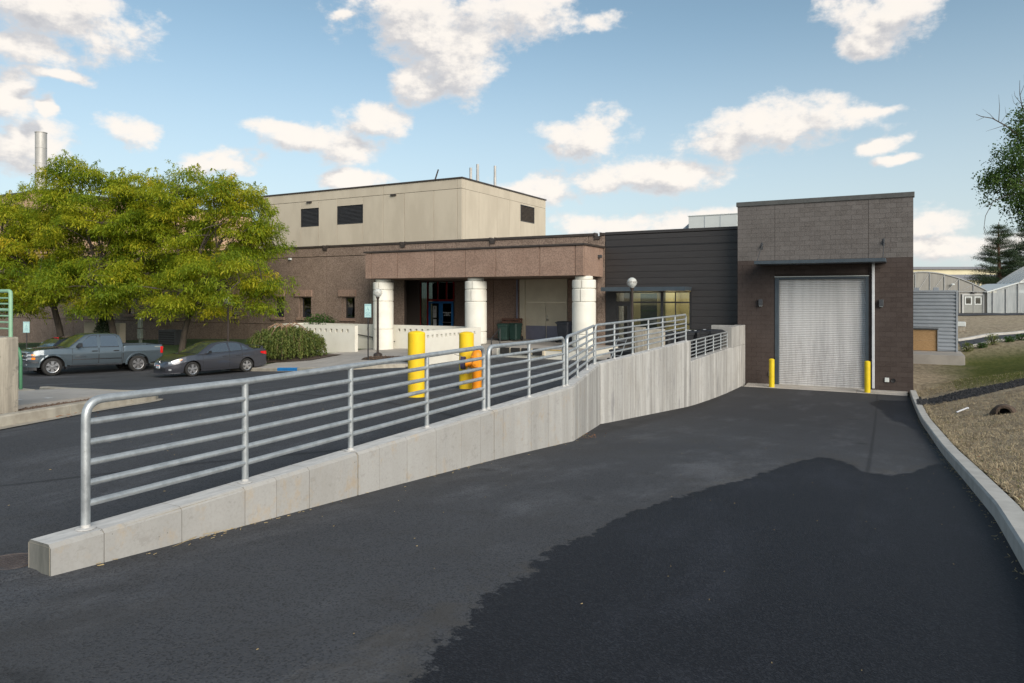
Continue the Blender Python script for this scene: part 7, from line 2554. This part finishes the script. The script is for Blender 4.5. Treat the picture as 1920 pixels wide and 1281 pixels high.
def locust(label, base, fork_h, lean, lobes, seed, npads, per_pad, trunk_r, yellow=0.0):
    rng = np.random.default_rng(seed)
    t = thing('locust_tree', label, 'tree', base, 0, 'honey locust trees in front of the brown wall')
    B = np.array(base, float)
    fork = B + np.array([lean[0], lean[1], fork_h])
    mid = B + np.array([lean[0] * 0.35, lean[1] * 0.35, fork_h * 0.5])
    MB().tube([tuple(B - [0, 0, 0.3]), tuple(B + [0, 0, 0.1]), tuple(mid), tuple(fork)], [trunk_r * 1.35, trunk_r * 1.05, trunk_r * 0.95, trunk_r * 0.85], 14).build('trunk', 'bark_grey', t)
    # pads of foliage through the lobes, denser near their skin
    pads, rad = [], []
    wts = np.array([l[3] * l[4] for l in lobes]); wts = wts / wts.sum()
    while len(pads) < npads:
        l = lobes[rng.choice(len(lobes), p=wts)]
        v = unit(rng.normal(0, 1, 3)) * rng.uniform(0.25, 1.0) ** 0.45
        p = np.array(l[:3]) + v * np.array([l[3], l[3] * 0.85, l[4]])
        pads.append(p); rad.append(rng.uniform(0.45, 1.0))
    pads = np.array(pads); rad = np.array(rad)
    # limbs reach from the fork to each lobe, branches to every other pad
    lm, br = MB(), MB()
    nodes = []
    for l in lobes:
        c = np.array(l[:3])
        path = limb_path(fork, c + np.array([0, 0, -0.1 * l[4]]), rng, 0.2)
        r0 = trunk_r * 0.55
        lm.tube(path, [r0 * (1 - 0.62 * k / 6) for k in range(7)], 9)
        nodes += path[2:]
        for q in range(3):
            v = unit(rng.normal(0, 1, 3)); v[2] = abs(v[2]) * 0.7
            e = c + v * np.array([l[3], l[3], l[4]]) * 0.62
            p2 = limb_path(path[rng.integers(2, 6)], e, rng, 0.4)
            lm.tube(p2, [r0 * 0.42 * (1 - 0.7 * k / 6) for k in range(7)], 7)
            nodes += p2[2:]
    nodes = np.array(nodes)
    for p in pads[::2]:
        q = nodes[np.argmin(np.linalg.norm(nodes - p, axis=1))]
        br.tube(limb_path(q, p, rng, 0.6, 4), [0.035, 0.03, 0.024, 0.017, 0.008], 5)
    lm.build('limb', 'bark_grey', t)
    tag(br.build('branch', 'bark_grey', t), kind='stuff')
    # sprays: each pad is a flat fan of drooping feathery leaves
    VV, FF, TT = [], [], []
    off = 0
    for p, r in zip(pads, rad):
        n = int(per_pad * r * r * 2.0)
        ang = rng.uniform(0, 2 * math.pi, n)
        tl = rng.normal(0, 0.28, 2)
        rr = r * np.sqrt(rng.uniform(0, 1, n))
        b = p + np.stack([np.cos(ang) * rr, np.sin(ang) * rr, rng.normal(0, 0.15, n) - 0.22 * (rr / r) ** 2 * r + tl[0] * np.cos(ang) * rr + tl[1] * np.sin(ang) * rr], axis=1)
        d = unit(np.stack([np.cos(ang), np.sin(ang), rng.normal(0.05, 0.45, n)], axis=1) + rng.normal(0, 0.55, (n, 3)))
        V, F = fronds(rng, b, d, rng.uniform(0.13, 0.25, n), rng.uniform(0.020, 0.036, n), rng.uniform(0.2, 1.0, n))
        tn = np.clip(rng.normal(0.42 + yellow, 0.15) + rng.normal(0, 0.13, n) + (0.22 * rng.uniform(0, 1) if rng.uniform() < 0.3 else 0), 0, 1)
        VV.append(V); FF.append(F + off); TT.append(np.repeat(tn, 2))
        off += len(V)
    top = pads[np.argsort(-(pads[:, 2] + rng.uniform(0, 1.8, len(pads))))[:60]]
    for p in top:
        e = p + np.array([rng.normal(0, 0.5), rng.normal(0, 0.5), rng.uniform(0.35, 0.95)])
        s = np.linspace(0.2, 1, 26)[:, None]
        b = p * (1 - s) + e * s + np.array([0, 0, 0.12]) * np.sin(s * 3.1)
        d = unit(rng.normal(0, 1, (26, 3)) * [1, 1, 0.5])
        V, F = fronds(rng, b, d, rng.uniform(0.14, 0.26, 26), rng.uniform(0.020, 0.034, 26), rng.uniform(0.5, 1.3, 26))
        VV.append(V); FF.append(F + off); off += len(V)
        TT.append(np.repeat(np.clip(rng.normal(0.55 + yellow, 0.2) + rng.normal(0, 0.1, 26), 0, 1), 2))
    link('crown', leaf_mesh('crown', np.concatenate(VV), np.concatenate(FF), np.concatenate(TT), 'locust_leaf'), t)
    return t


def build_locusts():
    zg = -2.95
    locust('honey locust whose trunk stands just behind the pickup hood', (-46.3, 25.9, zg - 0.2), 2.5, (-0.5, -0.2),
           [(-49.12, 24.38, 2.93, 4.0, 3.7), (-50.87, 23.41, 1.27, 3.0, 2.8), (-45.82, 23.91, 0.75, 2.9, 1.55), (-48.12, 26.07, 5.1, 2.6, 1.9), (-53.5, 26, 1.8, 3.2, 3.0), (-50.6, 24.9, 4.6, 3.0, 2.0), (-47.5, 29.5, 3.0, 3.5, 3.0)], 11, 320, 330, 0.20, 0.03)
    locust('honey locust whose leaning trunk stands behind the pickup cab', (-41.5, 26.3, zg), 2.3, (-0.9, 0.1),
           [(-42.33, 25.82, 4.08, 3.8, 4.2), (-40.51, 26.82, 5.03, 2.9, 2.9), (-40.49, 24.55, 0.7, 3.3, 1.6), (-43.3, 25.29, 6.7, 2.2, 1.75), (-38.48, 26.79, 2.74, 2.5, 2.9), (-42, 30.5, 4.0, 3.2, 3.2)], 12, 270, 330, 0.19, 0.0)
    locust('honey locust reaching toward the canopy, trunk behind the dark sedan', (-36.2, 26.9, zg), 2.0, (0.35, 0.2),
           [(-34.9, 27.61, 4.0, 3.5, 3.0), (-37.39, 27.39, 5.2, 2.5, 2.3), (-33.44, 28.42, 4.7, 2.2, 2.3), (-32.6, 26.68, 0.7, 3.1, 1.8), (-34.97, 25.3, 0.15, 2.7, 1.3), (-30.9, 28.15, 0.6, 1.5, 1.3), (-32.3, 28.58, 3.2, 1.7, 1.9)], 13, 185, 330, 0.17, 0.02)


build_locusts()


def build_mulberry():
    """weeping shrub: a mop of hanging shoots below pale arching limbs"""
    rng = np.random.default_rng(5)
    cx, cy, zg, ztop = -27.9, 26.75, -3.05, -1.35
    t = thing('weeping_shrub', 'drooping green weeping shrub with bare orange limbs on top', 'shrub', (cx, cy, zg))
    MB().tube([(cx, cy, zg - 0.1), (cx + 0.1, cy, zg + 0.7), (cx - 0.05, cy, ztop - 0.2)], [0.11, 0.09, 0.08], 10).build('trunk', 'bark_pale', t)
    lb = MB()
    for k in range(9):
        a = 2 * math.pi * k / 9 + rng.uniform(-0.3, 0.3)
        r = rng.uniform(0.6, 1.5)
        top = ztop + rng.uniform(-0.08, 0.06)
        P = [(cx, cy, ztop - 0.25)]
        for s in (0.25, 0.5, 0.75, 1.0):
            P.append((cx + math.cos(a) * r * s + rng.normal(0, 0.05), cy + math.sin(a) * r * s + rng.normal(0, 0.05), lerp(ztop - 0.25, top, min(1, s * 2.2)) - max(0, s - 0.5) ** 2 * 1.8))
        lb.tube(P, [0.040, 0.034, 0.027, 0.020, 0.010], 7)
    lb.build('limb', 'bark_pale', t)
    VV, FF, TT = [], [], []
    off = 0
    sh = MB()
    n_sh = 620
    for k in range(n_sh):
        a = rng.uniform(0, 2 * math.pi)
        R0 = 1.95 * math.sqrt(rng.uniform(0.02, 1))
        ex = 1.0 + 0.10 * math.sin(3 * a + 1)
        x0, y0 = math.cos(a) * R0 * ex, math.sin(a) * R0 * 0.9
        zt = ztop - 0.12 - 0.62 * (R0 / 1.95) ** 2.2 + rng.normal(0, 0.06)
        zl_ = zg + rng.uniform(0.02, 0.35) + (0.3 if rng.uniform() < 0.2 else 0)
        L = zt - zl_
        n = max(5, int(L / 0.035))
        s = np.linspace(0, 1, n)
        P = np.stack([cx + x0 + math.cos(a) * 0.16 * s + rng.normal(0, 0.012, n).cumsum() * 0.4, cy + y0 + math.sin(a) * 0.16 * s + rng.normal(0, 0.012, n).cumsum() * 0.4, zt - L * s], axis=1)
        if k % 9 == 0: sh.tube([tuple(p) for p in P[::max(1, n // 4)]], 0.006, 4, cap=False)
        d = unit(rng.normal(0, 1, (n, 3)) * [1, 1, 0.5] + [math.cos(a) * 0.5, math.sin(a) * 0.5, -0.7])
        V, F = fronds(rng, P, d, rng.uniform(0.06, 0.12, n), rng.uniform(0.02, 0.036, n), np.full(n, 0.6))
        VV.append(V); FF.append(F + off); off += len(V)
        TT.append(np.repeat(np.clip(rng.normal(0.45, 0.18) + rng.normal(0, 0.22, n), 0, 1), 2))
    sh.build('shoot', 'bark_pale', t)
    link('foliage', leaf_mesh('foliage', np.concatenate(VV), np.concatenate(FF), np.concatenate(TT), 'mulberry_leaf'), t)


build_mulberry()


def round_bush(name, label, c, r, h, n, mat, seed, cat='shrub', leaf=(0.08, 0.16), cone=False, group=None):
    rng = np.random.default_rng(seed)
    t = thing(name, label, cat, c, 0, group)
    st = MB()
    for k in range(6):
        a = 2 * math.pi * k / 6
        st.tube([c, (c[0] + math.cos(a) * r * 0.25, c[1] + math.sin(a) * r * 0.25, c[2] + h * 0.4), (c[0] + math.cos(a) * r * 0.55, c[1] + math.sin(a) * r * 0.55, c[2] + h * 0.75)], [0.03, 0.02, 0.01], 5)
    st.build('stem', 'bark_grey', t)
    v = unit(rng.normal(0, 1, (n, 3))) * (rng.uniform(0.1, 1, n) ** 0.4)[:, None]
    z = (v[:, 2] * 0.5 + 0.5)
    k = (1 - z * 0.85) if cone else 1 + 0.15 * np.sin(5 * np.arctan2(v[:, 1], v[:, 0]))
    P = np.stack([c[0] + v[:, 0] * r * k, c[1] + v[:, 1] * r * k, c[2] + z * h], axis=1) + rng.normal(0, 0.03, (n, 3))
    d = unit(v + rng.normal(0, 0.6, (n, 3)) + [0, 0, 0.4])
    V, F = fronds(rng, P, d, rng.uniform(*leaf, n), rng.uniform(leaf[0] * 0.25, leaf[1] * 0.3, n), rng.uniform(0, 0.8, n))
    link('foliage', leaf_mesh('foliage', V, F, np.repeat(np.clip(rng.normal(0.5, 0.28, n), 0, 1), 2), mat), t)
    return t


def build_bushes():
    round_bush('window_shrub', 'bright green rounded shrub under the narrow window behind the white ramp wall', (-31.6, 33.0, -2.95), 1.25, 1.95, 3200, 'shrub_leaf', 21)
    round_bush('conical_shrub', 'dark cone-shaped evergreen behind the pickup cab', (-43.2, 26.6, -3.2), 0.75, 2.4, 2600, 'pine_needle', 22, cone=True)
    g = 'low planting along the service road kerb'
    for i, (x, y, s, lb) in enumerate(((2.95, 47.1, 0.30, 'low yellow-green tuft nearest the corrugated enclosure by the road'), (3.65, 47.6, 0.24, 'small dark green tuft by the road'), (4.2, 48.2, 0.36, 'yellowish seed-headed tuft by the road kerb'), (5.0, 48.7, 0.26, 'low green clump on the road kerb before the slope'), (5.6, 49.3, 0.32, 'green tuft by the road farthest from the enclosure'))):
        round_bush('roadside_plant', lb, (x, y, zr(x, y) - 0.02), s, s * (1.6 if i in (0, 2) else 1.2), 420, 'mulberry_leaf' if i in (0, 2) else 'shrub_leaf', 30 + i, 'plant', (0.05, 0.11), group=g)


build_bushes()


def build_poplar():
    rng = np.random.default_rng(8)
    bx, by = 6.9, 37.6
    base = (bx, by, zr(bx, by))
    t = thing('broadleaf_tree', 'leafy green broadleaf tree with bare dead twigs above the grass bank', 'tree', base)
    MB().tube([(bx, by, base[2] - 0.2), (bx - 0.05, by, 0.5), (bx - 0.25, by - 0.1, 3.5), (bx - 0.5, by - 0.15, 6.5), (bx - 0.7, by - 0.2, 9.0)], [0.26, 0.21, 0.17, 0.11, 0.05], 12).build('trunk', 'bark_grey', t)
    lobes = [(5.05, 36.99, 5.07, 1.6, 2.0), (3.72, 35.70, 5.35, 0.90, 0.95), (4.60, 36.83, 6.95, 0.95, 1.15), (3.45, 35.60, 4.55, 0.85, 0.62), (4.46, 36.67, 3.72, 0.85, 0.65), (5.6, 37.2, 3.2, 1.2, 0.95), (7.4, 38.2, 5.5, 2.2, 3.0), (6.6, 37.6, 7.8, 1.7, 1.6), (7.2, 36.2, 4.0, 1.6, 1.8)]
    trunk = lambda z: np.array([interp(z, [-2, 0.5, 3.5, 6.5, 9], [bx, bx - .05, bx - .25, bx - .5, bx - .7]), interp(z, [-2, 3.5, 9], [by, by - .1, by - .2]), z])
    lm = MB()
    VV, FF, TT = [], [], []
    off = 0
    for l in lobes:
        c = np.array(l[:3])
        path = limb_path(trunk(max(0.8, c[2] - 1.6)), c, rng, 0.3)
        lm.tube(path, [0.07 * (1 - 0.6 * k / 6) for k in range(7)], 7)
        for k in range(int(16 * l[3] * l[4]) + 8):
            v = unit(rng.normal(0, 1, 3)) * rng.uniform(0.2, 1) ** 0.5
            p = c + v * np.array([l[3], l[3], l[4]])
            lm.tube(limb_path(path[rng.integers(3, 7)], p, rng, 0.5, 3), [0.022, 0.017, 0.012, 0.005], 4)
            n = 130
            q = p + rng.normal(0, 1, (n, 3)) * [0.20, 0.20, 0.17]
            d = unit(rng.normal(0, 1, (n, 3)) + [0, 0, -0.3])
            V, F = fronds(rng, q, d, rng.uniform(0.06, 0.10, n), rng.uniform(0.026, 0.042, n), np.full(n, 0.5))
            VV.append(V); FF.append(F + off); off += len(V)
            TT.append(np.repeat(np.clip(rng.normal(0.42, 0.18) + rng.normal(0, 0.2, n), 0, 1), 2))
    lm.build('limb', 'bark_grey', t)
    link('crown', leaf_mesh('crown', np.concatenate(VV), np.concatenate(FF), np.concatenate(TT), 'poplar_leaf'), t)
    tw = MB()
    for P, r in (([(4.7, 36.7, 6.2), (3.56, 35.95, 7.13), (3.1, 35.7, 7.42), (2.69, 35.47, 7.50), (2.50, 35.38, 7.60)], 0.030), ([(3.20, 35.75, 7.36), (3.0, 35.65, 7.60), (2.75, 35.5, 7.80)], 0.012), ([(3.33, 35.82, 7.30), (3.36, 35.83, 7.9), (3.33, 35.83, 8.40)], 0.014),
                 ([(3.56, 35.95, 7.13), (3.2, 35.75, 7.0), (2.86, 35.57, 6.88)], 0.012), ([(3.4, 35.85, 7.22), (3.6, 35.9, 7.55), (3.55, 35.9, 7.9)], 0.010), ([(4.7, 36.8, 7.2), (4.2, 36.5, 7.95), (4.12, 36.48, 8.5), (4.12, 36.48, 9.05)], 0.026), ([(4.15, 36.48, 8.1), (3.95, 36.4, 8.4), (3.92, 36.38, 8.6)], 0.012),
                 ([(4.12, 36.48, 8.4), (4.3, 36.6, 8.9), (4.28, 36.6, 9.3)], 0.012), ([(4.2, 36.2, 4.35), (3.53, 35.59, 4.17), (3.09, 35.34, 3.93), (2.82, 35.2, 3.34), (2.76, 35.17, 2.8), (2.86, 35.22, 2.45)], 0.022), ([(2.77, 35.17, 2.9), (2.88, 35.24, 2.65), (2.97, 35.3, 2.3)], 0.010), ([(3.0, 35.3, 3.85), (2.78, 35.2, 3.75), (2.65, 35.12, 3.6)], 0.010),
                 ([(2.8, 35.5, 7.46), (2.62, 35.4, 7.36), (2.5, 35.3, 7.3)], 0.009), ([(4.5, 36.7, 7.5), (3.9, 36.3, 8.1), (3.82, 36.25, 8.45)], 0.010)):
        MB().tube(P, [r * (1 - 0.75 * k / (len(P) - 1)) for k in range(len(P))], 6).build('bare_twig', 'bark_grey', t)


build_poplar()


def build_pines():
    g = 'pine trees behind the greenhouses'
    for i, (x, y, top, sc, lb) in enumerate(((11.74, 126.2, 11.0, 1.0, 'pine with clear reddish trunk just behind the arched greenhouse'), (15.9, 134.0, 11.2, 1.15, 'pine crowding its neighbour behind the white greenhouse roof'), (20.5, 131, 11.5, 1.15, 'pine farthest from the arched greenhouse, behind the white roof'))):
        rng = np.random.default_rng(40 + i)
        zg = -2.0
        t = thing('pine_tree', lb, 'tree', (x, y, zg), 0, g)
        MB().tube([(x, y, zg - 0.3), (x + 0.1, y, 3), (x - 0.05, y, 7.5), (x, y, top)], [0.34, 0.27, 0.16, 0.04], 10).build('trunk', 'bark_pine', t)
        br = MB()
        VV, FF, TT = [], [], []
        off = 0
        z = 1.2
        while z < top - 0.2:
            f = (top - z) / (top - 1.0)
            reach = (0.6 + 4.2 * f ** 0.8) * sc
            for k in range(6):
                a = rng.uniform(0, 2 * math.pi)
                rr = reach * rng.uniform(0.45, 1.0)
                e = np.array([x + math.cos(a) * rr, y + math.sin(a) * rr, z + 0.12 * rr + rng.normal(0, 0.15)])
                br.tube([(x, y, z), tuple((np.array([x, y, z]) + e) / 2 + [0, 0, -0.1]), tuple(e)], [0.05, 0.035, 0.012], 5)
                for s in np.linspace(0.35, 1.0, max(2, int(rr / 0.42))):
                    c = np.array([x, y, z]) * (1 - s) + e * s
                    n = 120
                    q = c + rng.normal(0, 1, (n, 3)) * [0.34, 0.34, 0.15]
                    d = unit(rng.normal(0, 1, (n, 3)) + [math.cos(a) * 0.7, math.sin(a) * 0.7, 0.55])
                    V, F = fronds(rng, q, d, rng.uniform(0.16, 0.30, n), rng.uniform(0.014, 0.026, n), np.full(n, 0.1))
                    VV.append(V); FF.append(F + off); off += len(V)
                    TT.append(np.repeat(np.clip(rng.normal(0.45, 0.2) + rng.normal(0, 0.2, n), 0, 1), 2))
            z += rng.uniform(0.46, 0.74)
        tag(br.build('branch', 'bark_pine', t), kind='stuff')
        link('crown', leaf_mesh('crown', np.concatenate(VV), np.concatenate(FF), np.concatenate(TT), 'pine_needle'), t)


build_pines()


def build_grass():
    """dry blades on the bank by the kerb, longer tufts here and there"""
    rng = np.random.default_rng(77)
    n = 95000
    y = 4.5 + 30 * rng.uniform(0, 1, n) ** 1.5
    x = 0.24 + 4.8 * rng.uniform(0, 1, n) ** 1.35
    xc = np.array([curb_x(q) for q in y])
    x = x + xc
    keep = ~((y > 27.9) & (y < 30.8) & (x < 4.5))
    x, y = x[keep], y[keep]
    n = len(x)
    # level by bilinear lookup on a coarse table of the bank
    gx, gy = np.linspace(0.0, 6.2, 80), np.linspace(4, 36, 170)
    T = np.array([[zr(a, b) for a in gx] for b in gy])
    fx = np.clip((x - gx[0]) / (gx[1] - gx[0]), 0, 78.99); fy = np.clip((y - gy[0]) / (gy[1] - gy[0]), 0, 168.99)
    ix, iy = fx.astype(int), fy.astype(int)
    tx, ty = fx - ix, fy - iy
    z = T[iy, ix] * (1 - tx) * (1 - ty) + T[iy, ix + 1] * tx * (1 - ty) + T[iy + 1, ix] * (1 - tx) * ty + T[iy + 1, ix + 1] * tx * ty
    tuft = np.sin(x * 3.1 + 1.3 * np.sin(y * 1.1)) * np.sin(y * 2.3 + x) > 0.55
    h = rng.uniform(0.025, 0.06, n) + tuft * rng.uniform(0, 0.05, n) + (y > 31) * 0.015
    d = unit(np.stack([rng.normal(0, 1, n), rng.normal(0, 1, n), rng.uniform(0.3, 1.6, n)], axis=1))
    V, F = fronds(rng, np.stack([x, y, z - 0.005], axis=1), d, h * 1.6, np.full(n, 0.0035) + rng.uniform(0, 0.003, n), rng.uniform(0.1, 0.8, n))
    tint = np.clip(rng.beta(2.0, 2.0, n) * 0.66 + (rng.uniform(0, 1, n) < 0.05) * 0.6, 0, 1)
    green = (y > 30.5) & (x > 1.6)
    tint = np.where(green & (rng.uniform(0, 1, n) < 0.75), 1.0, tint)
    o = link('dry_grass', leaf_mesh('dry_grass', V, F, np.repeat(tint, 2), 'grass_blade'))
    tag(o, 'short straw-coloured dry grass on the bank beside the kerb', 'grass', kind='stuff')
    # bark chips in the beds
    mb = MB()
    rr = random.Random(12)

    def chips(n, fx_, lift, smin=0.02, smax=0.06):
        for i in range(n):
            x, y, z = fx_()
            s, w = rr.uniform(smin, smax), rr.uniform(0.008, 0.02)
            a, b = rr.uniform(0, 6.28), rr.uniform(-0.4, 0.4)
            ux = Vector((math.cos(a), math.sin(a), b)).normalized() * s
            uy = Vector((-math.sin(a), math.cos(a), 0)) * w
            c = Vector((x, y, z + lift))
            hgt = Vector((0, 0, rr.uniform(0.006, 0.016)))
            mb.prism([tuple(c - ux - uy), tuple(c + ux - uy * 0.6), tuple(c + ux + uy * 0.7), tuple(c - ux + uy)], tuple(hgt))
    A = [(-11.0, 3.0), (-11.76, 5.5), (-12.16, 6.52), (-12.61, 7.42), (-12.96, 8.22), (-13.21, 8.82)]
    Bq = [(-12.0, 3.0), (-12.58, 5.6), (-12.93, 6.7), (-13.28, 7.6), (-13.53, 8.2), (-13.68, 8.7)]

    def isl():
        k = rr.uniform(0, len(A) - 1.001)
        i = int(k); f = k - i
        p, q = (lerp(A[i][0], A[i + 1][0], f), lerp(A[i][1], A[i + 1][1], f)), (lerp(Bq[i][0], Bq[i + 1][0], f), lerp(Bq[i][1], Bq[i + 1][1], f))
        g = rr.uniform(0.03, 0.97)
        x, y = lerp(p[0], q[0], g), lerp(p[1], q[1], g)
        return x, y, zl(x, y) + 0.13
    chips(1500, isl, 0.0)

    def bed():
        u, v = rr.uniform(0.05, 0.95), rr.uniform(0.05, 0.95)
        x = lerp(-21.6, -18.0, u)
        y = lerp(lerp(25.2, 24.4, u), lerp(25.7, 26.6, u), v)
        return x, y, zs_(x, y) + 0.03 + 0.07 * math.sin(math.pi * v)
    chips(420, bed, 0.0, 0.04, 0.10)
    tag(mb.build('bark_chips', 'mulch_chip'), 'loose brown bark chips strewn over the planting beds', 'bark chips', kind='stuff')
    # litter blown against the wall foot and the kerb
    mb = MB()

    def straw(n, f, smin, smax):
        for i in range(n):
            x, y, z = f()
            a = rr.gauss(1.5, 0.5)
            s = rr.uniform(smin, smax)
            c = Vector((x, y, z + 0.004))
            d = Vector((math.cos(a), math.sin(a), 0)) * s
            w = Vector((-math.sin(a), math.cos(a), 0)) * rr.uniform(0.001, 0.0025)
            mb.prism([tuple(c - d - w), tuple(c + d - w), tuple(c + d + w), tuple(c - d + w)], (0, 0, 0.003))

    def foot():
        y = rr.choice((rr.uniform(2.7, 5), rr.gauss(3.9, 0.3), rr.gauss(7.7, 0.4), rr.uniform(3, 14), rr.gauss(12.6, 0.4)))
        x = wall_x(y) + abs(rr.gauss(0.0, 0.06)) + 0.012
        return x, y, zd(y) - 0.006
    straw(90, foot, 0.004, 0.02)
    straw(2, lambda: (wall_x(3.6) + rr.uniform(0.03, 0.1), 3.6 + rr.uniform(-0.4, 0.4), zd(3.6) - 0.004), 0.10, 0.16)

    def kfoot():
        y = rr.uniform(4, 26)
        return curb_x(y) - abs(rr.gauss(0, 0.05)) - 0.01, y, zd(y) - 0.006
    straw(300, kfoot, 0.006, 0.03)

    def road():
        y = rr.uniform(2.2, 14)
        x = rr.uniform(wall_x(y) + 0.05, curb_x(y) - 0.1)
        return x, y, zd(y) - 0.004
    straw(70, road, 0.002, 0.008)

    def lot():
        y = rr.uniform(1.5, 9)
        x = rr.uniform(-10, -5.3)
        return x, y, zl(x, y)
    straw(60, lot, 0.002, 0.010)
    tag(mb.build('straw_litter', 'straw'), 'bits of dry straw and grit along the wall foot and kerb', 'litter', kind='stuff')
    mb = MB()
    for i in range(70):
        k = rr.random()
        if k < 0.35: x, y, z = wall_x(12.6) + rr.gauss(0.22, 0.08), 12.6 + rr.gauss(0, 0.3), zd(12.6)
        elif k < 0.6:
            y = rr.uniform(4, 14); x = curb_x(y) + rr.uniform(0.25, 0.5); z = zr(x, y) + 0.02
        elif k < 0.8: x, y = -12.0 + rr.gauss(0, 0.25), 6.9 + rr.gauss(0, 0.4); z = zl(x, y) + 0.02
        else: x, y, z = isl()
        a = rr.uniform(0, 6.28); s = rr.uniform(0.012, 0.035)
        c = Vector((x, y, z + 0.012)); d = Vector((math.cos(a), math.sin(a), rr.uniform(-0.2, 0.4))) * s; w = Vector((-math.sin(a), math.cos(a), 0.2)) * s * 0.5
        mb.prism([tuple(c - d), tuple(c - w), tuple(c + d), tuple(c + w)], (0, 0, 0.002))
    tag(mb.build('fallen_leaves', 'dead_leaf'), 'brown fallen leaves caught at the wall bend and kerbs', 'leaves', kind='stuff')


build_grass()
